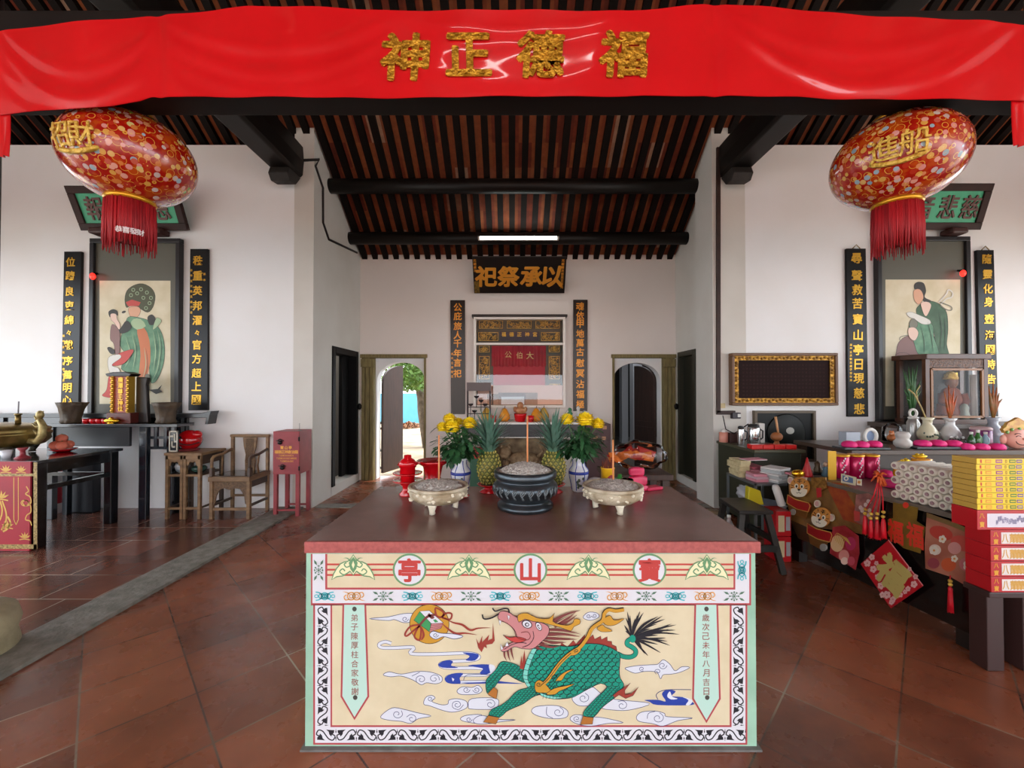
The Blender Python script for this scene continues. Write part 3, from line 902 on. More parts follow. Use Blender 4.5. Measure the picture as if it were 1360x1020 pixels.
# the beast: spine flames, tail, far leg
pp.k = 9
pp.shape(A([(600, 420), (640, 398), (655, 360), (700, 390), (745, 340), (765, 368), (830, 298), (838, 345), (893, 298), (905, 332), (950, 308), (955, 336), (1000, 313), (1000, 345), (1032, 348), (1035, 372), (1066, 385), (1072, 412), (1060, 450), (700, 470)]), MAROON, INK, 0.5, 0)
tail = Z([(395, 440), (440, 462), (490, 466), (528, 448), (532, 415), (500, 388), (470, 372), (472, 345), (505, 325)])
pp.line(tail, 6.4, INK, smooth=4); pp.up(); pp.line(tail, 5.0, TEAL, smooth=4); pp.up()
for e in ((470, 125), (490, 150), (458, 170), (447, 225), (455, 270), (565, 120), (592, 130), (545, 150), (575, 165), (735, 155), (700, 160), (752, 180), (838, 222), (800, 215), (860, 294), (790, 378), (720, 432), (625, 455), (600, 440), (690, 345), (760, 320), (660, 175), (700, 370), (740, 250), (480, 200), (530, 175), (620, 200), (780, 255), (830, 262), (700, 300), (770, 345), (650, 330), (660, 400), (580, 400), (690, 215), (640, 250)):
 r = random.random() * 0.12 - 0.06
 mx, my = (510 + e[0]) / 2, (325 + e[1]) / 2
 pp.line(Z([(505, 322), (mx - (e[1] - 325) * r, my + (e[0] - 510) * r - 10), e]), 2.5, INK, smooth=5, taper=2); pp.k += 0.25
pp.up()
pp.blob(Z([(508, 326)])[0], 4.2, 5.2, TEAL)
leg2 = A([(380, 560), (330, 528), (280, 508), (215, 497), (185, 518), (160, 560), (110, 610), (90, 640), (88, 700), (105, 738), (150, 690), (180, 648), (215, 607), (248, 590), (300, 622), (390, 655)])
pp.shape(leg2, TEAL, INK, 0.8, 3)
body = A([(445, 395), (520, 380), (600, 372), (700, 385), (800, 368), (880, 362), (980, 375), (1080, 425), (1094, 480), (1088, 560), (1095, 622), (1122, 666), (1110, 705), (1080, 748), (1010, 800), (950, 850), (895, 914), (820, 902), (832, 858), (880, 806), (930, 756), (980, 708), (994, 680), (950, 660), (890, 684), (830, 715), (750, 760), (680, 775), (600, 777), (540, 762), (490, 745), (430, 768), (370, 812), (300, 842), (240, 872), (188, 916), (108, 898), (140, 850), (200, 825), (260, 780), (300, 735), (350, 705), (405, 692), (378, 645), (364, 595), (376, 535), (402, 468)])
pp.shape(body, TEAL, INK, 0.8, 2)
def scales(poly, r, x0, x1, y0, y1, ok, wd):
 j = 0; y = y0
 while y < y1:
  x = x0 + (r if j % 2 else 0)
  while x < x1:
   px, py = 630 + x * 0.1765, 790 + y * 0.1765
   if ok(x, y) and inside((px, py), poly):
    pts = []
    for i in range(9):
     t = radians(-40 + 260 * i / 8) + 0.5
     q = (x + r * cos(t) + random.uniform(-2, 2), y + r * 0.85 * sin(t) + random.uniform(-2, 2))
     q = (630 + q[0] * 0.1765, 790 + q[1] * 0.1765)
     if inside(q, poly):
      pts.append(q)
    if len(pts) > 3:
     pp.line(pts, wd, INK)
   x += r * 2
  y += r * 1.15; j += 1
scales(body, 26, 410, 1110, 395, 790, lambda x, y: not (x > 900 and y > 690) and not (x < 480 and y > 690), 0.75)
scales(body, 13, 100, 500, 690, 930, lambda x, y: x < 480, 0.55)
scales(body, 14, 820, 1130, 690, 930, lambda x, y: x > 815, 0.55)
scales(leg2, 15, 80, 400, 490, 750, lambda x, y: x < 370, 0.55)
pp.up()
band = [((440, 395), (470, 402)), ((418, 430), (450, 442)), ((400, 470), (432, 482)), ((385, 510), (418, 522)), ((372, 555), (406, 562)), ((364, 595), (400, 602)), ((368, 625), (402, 632)), ((380, 655), (412, 656)), ((404, 690), (424, 676))]
bl = [p for p, q in band] + [q for p, q in band[::-1]]
pp.shape(A(bl), LTEAL, INK, 0.6, 0)
for p, q in band:
 pp.line(A([p, q]), 0.6, INK)
bel = [(495, 728), (540, 745), (600, 757), (665, 765), (600, 777), (540, 766), (500, 750)]
pp.shape(A(bel), LTEAL, INK, 0.6, 0)
for q in (520, 545, 570, 595, 620):
 pp.line(A([(q, 738 + (q - 500) * 0.18), (q - 6, 775)]), 0.5, INK)
pp.up()
for hf in (A([(100, 735), (145, 688), (176, 710), (166, 776), (112, 748)]), A([(68, 948), (106, 898), (188, 914), (162, 962)]), Z([(114, 966), (136, 903), (214, 914), (206, 962)])):
 pp.shape(hf, HOOF, INK, 0.7, 0)
pp.shape(Z([(358, 748), (400, 712), (440, 690), (492, 652), (448, 708), (452, 742), (500, 730), (552, 682), (510, 748), (455, 770), (405, 742), (375, 764)]), MAROON, INK, 0.5, 0)
pp.poly(A([(342, 545), (352, 445), (360, 505), (376, 405), (386, 495), (368, 552)]), MAROON)
# golden flame strap
st = A([(485, 690), (555, 622), (640, 505), (720, 430), (790, 385), (848, 310), (885, 240), (960, 185), (975, 130), (1010, 103), (1060, 112), (1122, 102)])
pp.line(st, 5.6, INK, smooth=5, taper=0); pp.up()
for q in ([(465, 720), (455, 660), (480, 632), (512, 642), (560, 690), (610, 742), (540, 728)], [(560, 700), (600, 650), (640, 598), (700, 560), (748, 550), (690, 582), (655, 632), (610, 640)], [(540, 735), (600, 692), (690, 672), (752, 658), (690, 692), (640, 712), (600, 738)], [(960, 185), (1000, 222), (1062, 214), (1125, 168), (1050, 182), (1015, 145)], [(920, 240), (955, 268), (1035, 262), (980, 232), (960, 215)], [(720, 440), (760, 440), (800, 405), (770, 385)]):
 pp.shape(A(q), GOLDP, INK, 0.6, 3)
pp.line(st, 4.4, GOLDP, smooth=5); pp.up()
pp.line(A([(500, 668), (560, 612), (645, 500), (725, 425)]), 0.9, INK, smooth=4)
pp.line(S(A, 484, 660, 22, 0), 0.8, INK, smooth=3); pp.line(S(A, 600, 605, 22, 2), 0.8, INK, smooth=3); pp.line(S(A, 765, 410, 18, 2), 0.8, INK, smooth=3)
# head
pp.k = max(pp.k, 20)
for q in ([(560, 205), (680, 140), (793, 106)], [(590, 215), (700, 165), (760, 118)], [(600, 225), (690, 195), (770, 140)], [(520, 262), (650, 255), (800, 285)], [(520, 290), (660, 285), (793, 305)], [(510, 310), (640, 320), (770, 325)], [(480, 335), (590, 350), (690, 345)], [(470, 345), (560, 380), (640, 375)], [(440, 360), (480, 390), (520, 402)]):
 pp.line(A(q), 4.6, DMAR, smooth=5, taper=1)
pp.up()
for q in ([(560, 262), (660, 268), (780, 292)], [(560, 240), (690, 160), (780, 118)], [(540, 300), (640, 305), (760, 316)], [(500, 335), (590, 362), (650, 360)]):
 pp.line(A(q), 0.8, CREAM, smooth=5, taper=1)
for q in ([(225, 405), (228, 450), (245, 485)], [(250, 400), (258, 450), (272, 490)], [(275, 390), (285, 440), (298, 480)]):
 pp.line(A(q), 2.8, DMAR, smooth=4, taper=1)
pp.up()
head = A([(180, 135), (205, 112), (260, 120), (300, 148), (345, 165), (440, 178), (552, 222), (552, 290), (500, 345), (440, 392), (360, 392), (300, 378), (240, 412), (203, 410), (215, 385), (270, 352), (318, 330), (318, 300), (300, 250), (250, 205), (200, 185), (180, 165)])
pp.shape(head, PINKB, INK, 0.8, 3)
pp.shape(A([(216, 288), (265, 308), (330, 303), (392, 325), (330, 348), (270, 332)]), BRED, INK, 0.6, 3)
for q in ([(184, 176), (193, 218), (204, 184)], [(248, 140), (258, 180), (268, 148)], [(200, 402), (197, 352), (218, 392)], [(232, 372), (245, 338), (260, 368)]):
 pp.shape(A(q), WHITE, INK, 0.45, 0)
pp.line(A([(205, 182), (260, 210), (300, 255), (318, 305), (392, 326), (420, 300), (400, 265), (350, 270)]), 0.9, DMAR, smooth=4)
pp.line(A([(440, 260), (445, 310), (410, 360), (360, 380)]), 0.8, INK, smooth=4)
pp.line(A([(225, 395), (280, 362), (340, 345), (392, 350)]), 0.8, INK, smooth=4)
pp.up()
crown = A([(325, 150), (345, 130), (400, 125), (470, 160), (560, 165), (600, 122), (588, 185), (640, 208), (700, 214), (738, 198), (748, 168), (790, 172), (788, 205), (745, 225), (722, 258), (650, 232), (560, 208), (500, 192), (440, 186), (380, 168), (335, 192)])
pp.shape(crown, GOLDP, INK, 0.6, 2)
def ell(cx, cy, rx, ry, rot):
 return A([(cx + rx * cos(t) * cos(rot) - ry * sin(t) * sin(rot), cy + rx * cos(t) * sin(rot) + ry * sin(t) * cos(rot)) for t in [2 * pi * k / 18 for k in range(18)]])
for (cx, cy, rx, ry, rot) in ((395, 207, 40, 30, 0.4), (483, 222, 20, 36, -0.5)):
 pp.poly(ell(cx, cy, rx, ry, rot), INK); pp.up()
 pp.poly(ell(cx, cy, rx * 0.84, ry * 0.82, rot), WHITE); pp.up()
 pp.poly(ell(cx, cy + 2, rx * 0.42, ry * 0.5, rot), INK); pp.up()
 pp.poly(ell(cx + 2, cy + 2, rx * 0.24, ry * 0.3, rot), WHITE); pp.up()
for q in ([(185, 128), (130, 158), (75, 165), (62, 132)], [(262, 122), (255, 92), (215, 90), (160, 108), (138, 84)]):
 pp.line(A(q), 2.0, INK, smooth=5)
pp.done('painted_front', altar, label='front painted with a teal scaled beast, clouds and borders')
# the red and dark characters painted on the front
UX = Vector((1, 0, 0)); UZ = Vector((0, 0, 1))
def sz(px, D):
 return px / FPX * D
def write(parent, text, pts, px, D, mat, y, depth=0.002, bold=0.02, wk=1.0, name='character', label=None, shear=0.0, lift=0.0):
 for ch, (u, v) in zip(text, pts):
  B().glyph(ch, P(u, v, D) + Vector((0, -lift, 0)), UX, UZ, sz(px * wk, D), sz(px, D), depth, bold, shear=shear).build(name, mat, parent, label=label)
write(altar, '亭山寶', [(544, 757), (704.5, 757), (862.5, 757)], 30, FY, BRED, 0, 0.0012, 0.03, lift=0.0016)
write(altar, '弟子陳厚柱合家敬謝', [(471 + (0.1 * k), 820 + 12.2 * k) for k in range(9)], 9.4, FY, M('inscription_red', '9C5A50', 0.6), 0, 0.0006, 0.0, lift=0.0024)
write(altar, '歲次己未年八月吉日', [(937 + (0.1 * k), 820 + 12.2 * k) for k in range(9)], 9.4, FY, M('inscription_red', '9C5A50', 0.6), 0, 0.0006, 0.0, lift=0.0024)
# ---------------------------------------------------------------- courtyard in front, garden and corridor behind
sand = M('sunlit_sand', 'A8937A', 0.9, hx2='7A6750', nscale=1.6, bump=0.1, bscale=9)
struct('ground_courtyard', B().add([(-18, -20, -0.06), (18, -20, -0.06), (18, -7, -0.06), (-18, -7, -0.06)], [(0, 1, 2, 3)]), M('courtyard_granite', 'BFB6A8', 0.85, hx2='A89F92', nscale=2))
for s_ in (-1, 1):
 xa, xb = (-18, -7.4) if s_ < 0 else (7.4, 18)
 struct('ground_side', B().add([(xa, -7, -0.06), (xb, -7, -0.06), (xb, 7.1, -0.06), (xa, 7.1, -0.06)], [(0, 1, 2, 3)]), MATS['courtyard_granite'])
struct('ground_garden', B().add([(-30, 7.12, -0.04), (0.2, 7.12, -0.04), (0.2, 34, -0.04), (-30, 34, -0.04)], [(0, 1, 2, 3)]), sand)
# gatehouse across the courtyard (mirrored in the shrine glass)
r = T('gatehouse', 'white gatehouse with an orange tiled roof across the courtyard, seen only mirrored in glass', 'building', (0, -18, 0))
b = B().box(-12, -1.3, -18.4, -18, 0, 2.9).box(1.3, 12, -18.4, -18, 0, 2.9).box(-1.3, 1.3, -18.4, -18, 2.3, 2.9)
b.build('wall', M('gate_wall', 'E8D3C6', 0.85), r)
b = B().prism([(-17.6, 2.75), (-17.5, 3.0), (-19.6, 4.1), (-19.6, 3.8)], (-12.5, 0, 0), (0, 1, 0), (0, 0, 1), (25, 0, 0))
b.build('roof', M('orange_tiles', 'C98A62', 0.8, hx2='A96A46', nscale=12), r)
b = B().box(-1.5, -1.1, -18.05, -17.9, 0, 2.5).box(1.1, 1.5, -18.05, -17.9, 0, 2.5).box(-1.5, 1.5, -18.05, -17.9, 2.3, 2.5)
b.build('gate_frame', M('gate_timber', '55302A', 0.6), r)
# garden wall and tree behind the left opening
o = B().box(-14, 0.1, 18.4, 18.65, 0, 1.32).build('garden_wall', M('pale_blue_wall', '5FA6BE', 0.8, hx2='549AB2', nscale=1.5))
tag(o, 'pale blue garden wall in sunlight beyond the left doorway', 'wall', kind='structure')
tr = T('tree', 'leaning tree with light green leaves in the garden beyond the left doorway', 'tree', (-2.25, 11.0, 0))
bark = M('bark', '6E6050', 0.85, hx2='4E4234', nscale=12, bump=0.4)
tx = lambda u, v, D=11.0: P(u, v, D)
b = B().tube([Vector((-2.2, 11, -0.1)), tx(561, 545), tx(560, 528), tx(556, 514), tx(549, 503), tx(540, 496), tx(528, 491)], [0.16, 0.13, 0.12, 0.10, 0.08, 0.06, 0.03], 10)
b.build('trunk', bark, tr)
for q in ([(556, 514), (566, 500), (572, 480)], [(549, 503), (548, 488), (542, 470)], [(540, 496), (520, 488), (505, 470)]):
 B().tube([tx(*p) for p in q], [0.06, 0.04, 0.02], 8).build('branch', bark, tr)
leafm = M('sunlit_leaf', '71923C', 0.6, hx2='4C6E2A', nscale=3)
b = B()
for k in range(4200):
 u = random.gauss(540, 42); v = random.gauss(474, 26)
 if k % 3 == 0:
  u = random.uniform(522, 566); v = random.uniform(478, 517)
 elif v > 512 - max(0, (560 - u)) * 0.12 or u > 640 or u < 440:
  continue
 c = P(u, v, 11.0 + random.uniform(-1.4, 1.2))
 d = Vector((random.uniform(-1, 1), random.uniform(-1, 1), random.uniform(-1, 0.4))).normalized()
 e = d.cross(Vector((random.uniform(-1, 1), random.uniform(-1, 1), 1))).normalized()
 L = random.uniform(0.08, 0.16)
 b.add([c, c + d * L * 0.5 + e * L * 0.28, c + d * L, c + d * L * 0.5 - e * L * 0.28], [(0, 1, 2, 3)])
b.build('foliage', leafm, tr)
# heap of fallen leaves
b = B()
for k in range(500):
 a = random.uniform(0, 6.28); rr = random.random() ** 0.6
 c = G(543, 566) + Vector((rr * cos(a) * 0.55, rr * sin(a) * 0.8, 0.20 * (1 - rr) - 0.03))
 d = Vector((random.uniform(-1, 1), random.uniform(-1, 1), random.uniform(-0.2, 0.6))).normalized() * 0.10
 e = d.cross(Vector((0, 0, 1))).normalized() * 0.04
 b.add([c - d, c + e, c + d, c - e], [(0, 1, 2, 3)])
o = b.build('leaf_litter', M('dry_leaf', '94653F', 0.8, hx2='6A4228', nscale=6))
tag(o, 'heap of dry brown leaves on the sunlit ground beyond the left doorway', 'dry leaves', kind='stuff')
# corridor behind the right opening
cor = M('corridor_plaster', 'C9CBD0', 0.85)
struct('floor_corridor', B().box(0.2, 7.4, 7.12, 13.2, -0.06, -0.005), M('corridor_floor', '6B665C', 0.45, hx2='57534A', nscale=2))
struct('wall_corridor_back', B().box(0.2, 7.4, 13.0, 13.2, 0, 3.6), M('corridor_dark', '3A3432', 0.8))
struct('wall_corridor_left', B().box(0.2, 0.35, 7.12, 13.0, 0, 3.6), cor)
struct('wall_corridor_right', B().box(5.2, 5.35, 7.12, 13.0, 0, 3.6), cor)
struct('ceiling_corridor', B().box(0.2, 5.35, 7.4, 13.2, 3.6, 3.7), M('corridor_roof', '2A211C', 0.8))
for i, (ua, ub, D) in enumerate(((826, 834.5, 11.6), (841, 853, 9.6))):
 xa, xb = P(ua, 517, D).x, P(ub, 517, D).x
 o = B().box(xa, xb, D, D + 0.3, -0.01, 3.6).build('corridor_pillar', cor, bevel=0.01)
 tag(o, ('narrow pale pillar standing farther back in the corridor beyond the right doorway', 'wider pale pillar beside the open brown door leaf in the corridor')[i], 'pillar')
lamp('corridor_fill', 'AREA', 22.0, (2.6, 9.0, 3.5), (0, 0, 0), (0.92, 0.96, 1.0), shape='RECTANGLE', size=1.6, size_y=1.2)  # unseen area lamp under the closed ceiling, brightens the corridor
# side room behind the black left door
struct('wall_room_left', B().box(-4.6, -4.5, 5.6, 6.85, 0, 3.2), M('room_plaster', '9A9C98', 0.85))
# ---------------------------------------------------------------- red cloth with gold characters
BD = 2.12
satin = M('red_satin', 'DE121C', 0.30, hx2='D40F19', nscale=3, spec=0.35, coat=0.9)
satin.node_tree.nodes['Principled BSDF'].inputs['Coat Roughness'].default_value = 0.05
def interp(x, pts):
 for i in range(len(pts) - 1):
  if x <= pts[i + 1][0]:
   t = (x - pts[i][0]) / (pts[i + 1][0] - pts[i][0])
   return pts[i][1] + (pts[i + 1][1] - pts[i][1]) * max(t, 0)
 return pts[-1][1]
TOPV = [(-14, 44), (0, 42), (100, 30), (210, 19), (330, 9), (450, 10), (525, 13), (690, 14), (835, 13), (910, 8), (950, 6), (1060, 12), (1200, 23), (1360, 32), (1374, 33)]
BOTV = [(-14, 153), (0, 152), (60, 147), (150, 140), (185, 133), (200, 126), (330, 129), (450, 129), (700, 128), (850, 126), (950, 128), (1060, 128), (1360, 134), (1374, 134)]
FOLDS = [(0, 210, 34, 60, 0.013), (0, 205, 60, 70, 0.010), (215, 520, 25, 40, 0.015), (215, 520, 45, 55, 0.012), (520, 840, 16, 26, 0.008), (540, 830, 78, 34, 0.006), (955, 1360, 22, 95, 0.017), (950, 1350, 8, 60, 0.010), (985, 1300, 40, 70, 0.008), (0, 200, 90, 45, 0.012), (230, 500, 80, 40, 0.008)]
def banner_y(u, v):
 y = 0.0
 for (a, b_, v0, dep, amp) in FOLDS:
  if a < u < b_:
   t = (u - (a + b_) / 2) / ((b_ - a) / 2)
   c = v0 + dep * (1 - t * t)
   e = min(1.0, (1 - abs(t)) * 5)
   y += 0.42 * amp * e * (math.exp(-((v - c) / 11.0) ** 2) - 0.6 * math.exp(-((v - c - 15) / 11.0) ** 2))
 for x0, s in ((208, 1), (950, 1)):
  y -= 0.010 * math.exp(-((u - x0) / 9.0) ** 2)
 y += 0.006 * sin(u * 0.021) + 0.003 * sin(u * 0.063 + v * 0.03)
 return y
def banner_pt(u, t):
 v0, v1 = interp(u, TOPV), interp(u, BOTV)
 v = v0 + (v1 - v0) * t
 p = P(u, v, BD)
 p.y -= banner_y(u, v)
 return p
ban = T('red_banner', 'wide red satin cloth with four gold characters hung across the hall', 'banner', (0, BD, 3.0))
NU, NV = 360, 40
b = B()
vs = [banner_pt(-14 + 1388 * i / NU, j / NV) for j in range(NV + 1) for i in range(NU + 1)]
b.add(vs, [(j * (NU + 1) + i, j * (NU + 1) + i + 1, (j + 1) * (NU + 1) + i + 1, (j + 1) * (NU + 1) + i) for j in range(NV) for i in range(NU)], 0, True)
k = len(b.v)
b.add([p + Vector((0, 0.004, 0)) for p in vs], [(j * (NU + 1) + i, (j + 1) * (NU + 1) + i, (j + 1) * (NU + 1) + i + 1, j * (NU + 1) + i + 1) for j in range(NV) for i in range(NU)], 0, True)
b.build('cloth', satin, ban)
for (ua, ub, va, vb) in ((-16, 10, 146, 206), (1347, 1376, 130, 192)):
 q = B()
 n = 10
 vs = []
 for j in range(8):
  for i in range(n + 1):
   u = ua + (ub - ua) * i / n
   v = va + (vb - va) * j / 7
   p = P(u - (1 if ua < 0 else -1) * 3 * (j / 7) ** 2, v, BD)
   p.y -= 0.012 * sin(i * 1.6) * j / 7 - 0.01
   vs.append(p)
 q.add(vs, [(j * (n + 1) + i, j * (n + 1) + i + 1, (j + 1) * (n + 1) + i + 1, (j + 1) * (n + 1) + i) for j in range(7) for i in range(n)], 0, True)
 q.add([p + Vector((0, 0.004, 0)) for p in vs], [(j * (n + 1) + i, (j + 1) * (n + 1) + i, (j + 1) * (n + 1) + i + 1, j * (n + 1) + i + 1) for j in range(7) for i in range(n)], 0, True)
 q.build('hanging_end', satin, ban)
foil = M('crinkled_gold_foil', 'EAB038', 0.3, metal=0.7, hx2='A87818', nscale=22, bump=0.9, bscale=45)
for ch, u, v, wk, sh in (('神', 537, 73, 1.08, 0.05), ('正', 622, 72, 0.98, -0.03), ('德', 718, 72, 1.02, 0.05), ('福', 829, 69, 1.05, 0.06)):
 c = P(u, v, BD - 0.012)
 c.y = BD - banner_y(u, v) - 0.006
 B().glyph(ch, c, UX, UZ, sz(60 * wk, BD), sz(62, BD), 0.006, 0.035, shear=sh).build('gold_character', foil, ban)
# ---------------------------------------------------------------- lanterns
def lantern_mat():
 m = bpy.data.materials.new('printed_lantern_silk')
 m.use_nodes = True
 nt = m.node_tree; bs = nt.nodes['Principled BSDF']
 tc = nt.nodes.new('ShaderNodeTexCoord')
 def vor(scale, feat='F1', rnd=0.85):
  v = nt.nodes.new('ShaderNodeTexVoronoi'); v.inputs['Scale'].default_value = scale; v.inputs['Randomness'].default_value = rnd; v.feature = feat
  nt.links.new(tc.outputs['Object'], v.inputs['Vector'])
  return v
 def ramp(src, stops, interp_='CONSTANT'):
  r = nt.nodes.new('ShaderNodeValToRGB'); r.color_ramp.interpolation = interp_
  e = r.color_ramp.elements
  e[0].position = stops[0][0]; e[0].color = stops[0][1]
  e[1].position = stops[1][0]; e[1].color = stops[1][1]
  for p, c in stops[2:]:
   x = e.new(p); x.color = c
  nt.links.new(src, r.inputs[0]); return r
 def mix(fac, a, b):
  x = nt.nodes.new('ShaderNodeMix'); x.data_type = 'RGBA'
  nt.links.new(fac, x.inputs[0])
  for i, s_ in ((6, a), (7, b)):
   if isinstance(s_, tuple):
    x.inputs[i].default_value = s_
   else:
    nt.links.new(s_, x.inputs[i])
  return x.outputs[2]
 W = (1, 1, 1, 1); K0 = (0, 0, 0, 1)
 n = nt.nodes.new('ShaderNodeTexNoise'); n.inputs['Scale'].default_value = 16
 nt.links.new(tc.outputs['Object'], n.inputs['Vector'])
 base = ramp(n.outputs[0], [(0.35, lin('9C140C')), (0.6, lin('B5440F')), (0.5, lin('A81C0C'))], 'LINEAR')
 v1 = vor(20)
 rings = ramp(v1.outputs['Distance'], [(0.0, K0), (0.40, W), (0.45, K0)])
 c = mix(rings.outputs[0], base.outputs[0], lin('D89A3A'))
 v2 = vor(21)
 v2.inputs['Scale'].default_value = 23.0
 fl = ramp(v2.outputs['Distance'], [(0.0, W), (0.36, K0)])
 sep = nt.nodes.new('ShaderNodeSeparateColor'); nt.links.new(v2.outputs['Color'], sep.inputs[0])
 pick = ramp(sep.outputs[0], [(0.0, lin('D98E86')), (0.18, lin('D9A24A')), (0.36, lin('B4301C')), (0.60, lin('C9B0A8')), (0.74, lin('D98A5A')), (0.86, lin('8FA6B0')), (0.93, lin('6E9A3A')), (0.96, lin('CFC07A'))])
 c = mix(fl.outputs[0], c, pick.outputs[0])
 v3 = vor(20.5)
 v3.inputs['Randomness'].default_value = 1.0
 mp3 = nt.nodes.new('ShaderNodeMapping'); mp3.inputs['Location'].default_value = (3.1, 1.7, 0.4)
 nt.links.new(tc.outputs['Object'], mp3.inputs[0]); nt.links.new(mp3.outputs[0], v3.inputs['Vector'])
 fl3 = ramp(v3.outputs['Distance'], [(0.0, W), (0.31, K0)])
 sep3 = nt.nodes.new('ShaderNodeSeparateColor'); nt.links.new(v3.outputs['Color'], sep3.inputs[0])
 pick3 = ramp(sep3.outputs[1], [(0.0, lin('E0A08E')), (0.22, lin('D07A3A')), (0.45, lin('DDB068')), (0.66, lin('C45A48')), (0.80, lin('D8C6BC')), (0.90, lin('9FB2BC'))])
 c = mix(fl3.outputs[0], c, pick3.outputs[0])
 ctr = ramp(v2.outputs['Distance'], [(0.0, W), (0.08, K0)])
 c = mix(ctr.outputs[0], c, lin('E0C060'))
 nt.links.new(c, bs.inputs['Base Color'])
 bs.inputs['Roughness'].default_value = 0.22
 bs.inputs['Coat Weight'].default_value = 0.6
 bs.inputs['Coat Roughness'].default_value = 0.08
 return m
lan_m = lantern_mat()
gold_trim = M('gold_trim', 'D69A22', 0.3, metal=0.6)
gold_leaf = M('glittering_gold', 'F5D060', 0.35, metal=0.2, hx2='C9982A', nscale=30, bump=0.7, bscale=60)
fringe_m = M('red_fringe', 'B0101C', 0.6, hx2='8C0A16', nscale=40, stretch=(1, 1, 0.1))
def wrap_glyph(bb, ch, c, R, H, lon0, lat0, size, lift=0.011, bold=0.008, mi=0):
 vs, fs = glyph_mesh(ch, bold)
 out = []
 for (x, y, z) in vs:
  lo = lon0 + x * size / R; la = lat0 + y * size / H
  k = 1.0 + (lift + z * 0.008) / R
  out.append(Vector(c) + Vector((R * k * cos(la) * sin(lo), -R * k * cos(la) * cos(lo), H * k * sin(la))))
 bb.add(out, fs, mi)
def lantern(loc, label, chars, lon, lat, csize, white_text):
 R, H = 0.322, 0.262
 r = T('lantern', label, 'lantern', loc)
 c = Vector(loc)
 prof = []
 a0, a1 = radians(-69.5), radians(69.5)
 for k in range(33):
  a = a0 + (a1 - a0) * k / 32
  prof.append((R * cos(a), H * sin(a)))
 B().lathe(prof, c, 64).build('shade', lan_m, r)
 zb, zt_ = H * sin(a0), H * sin(a1)
 rb = R * cos(a0)
 B().lathe([(rb + 0.006, zb + 0.004), (rb + 0.010, zb - 0.008), (rb + 0.004, zb - 0.022), (rb - 0.004, zb - 0.022), (rb - 0.004, zb + 0.004)], c, 40).build('bottom_ring', gold_trim, r)
 B().lathe([(rb - 0.004, zt_ - 0.004), (rb + 0.008, zt_ + 0.004), (rb + 0.004, zt_ + 0.022), (rb - 0.01, zt_ + 0.022), (0.0, zt_ + 0.015)], c, 40).build('top_ring', gold_trim, r)
 b = B()
 for i in range(90):
  t = 2 * pi * i / 90
  rr = rb - 0.002 + random.uniform(-0.006, 0.004)
  L = 0.285 + random.uniform(-0.03, 0.025)
  p0 = c + Vector((rr * cos(t), rr * sin(t), zb - 0.015))
  b.tube([p0, p0 + Vector((0.004 * cos(t), 0.004 * sin(t), -L * 0.5)), p0 + Vector((random.uniform(-0.008, 0.008) + 0.004 * cos(t), 0.004 * sin(t), -L))], [0.0052, 0.006, 0.0022], 5)
 b.lathe([(rb - 0.008, zb - 0.24), (rb - 0.004, zb - 0.015)], c, 40)
 b.build('fringe', fringe_m, r)
 if white_text:
  for i, ch in enumerate(white_text):
   a = radians(-90 + 42) + (i - (len(white_text) - 1) / 2) * 0.26
   rr = rb + 0.008
   q = c + Vector((rr * cos(a), rr * sin(a), zb - 0.215))
   B().glyph(ch, q, Vector((-sin(a), cos(a), 0)), UZ, 0.034, 0.036, 0.003, 0.02).build('printed_character', M('white_print', 'E8DADA', 0.6), r)
 b = B()
 for i, ch in enumerate(chars):
  wrap_glyph(b, ch, c, R, H, lon + (i - (len(chars) - 1) / 2) * csize / R * 0.98, lat, csize)
 lo0 = lon - csize / R * 1.05; lo1 = lon + csize / R * 1.05
 pts = []
 for k in range(15):
  lo = lo0 + (lo1 - lo0) * k / 14
  la = lat - csize / H * (0.66 - 0.22 * (2 * k / 14 - 1) ** 2)
  pts.append(c + Vector((R * 1.012 * cos(la) * sin(lo), -R * 1.012 * cos(la) * cos(lo), H * 1.012 * sin(la))))
 b.tube(pts, [0.006] + [0.014] * 13 + [0.006], 8)
 b.build('gold_emblem', gold_leaf, r)
 ztop_ = 3.06
 B().cyl(c + Vector((0, 0, zt_ + 0.015)), Vector((c.x, 2.325, ztop_ + 0.01)), 0.005, n=8).build('hanging_cord', black_m, r)
 return r
LD = 2.46
lantern(P(174, 212, LD), 'large flowered red lantern with gold writing and white lettered fringe, before the two-figure painting', '招財', radians(-4), radians(-9), 0.12, '恭喜發財')
lantern(P(1190, 216, LD), 'large flowered red lantern with gold boat emblem and plain fringe, before the robed-lady painting', '進船', radians(-41), radians(-8), 0.125, '')
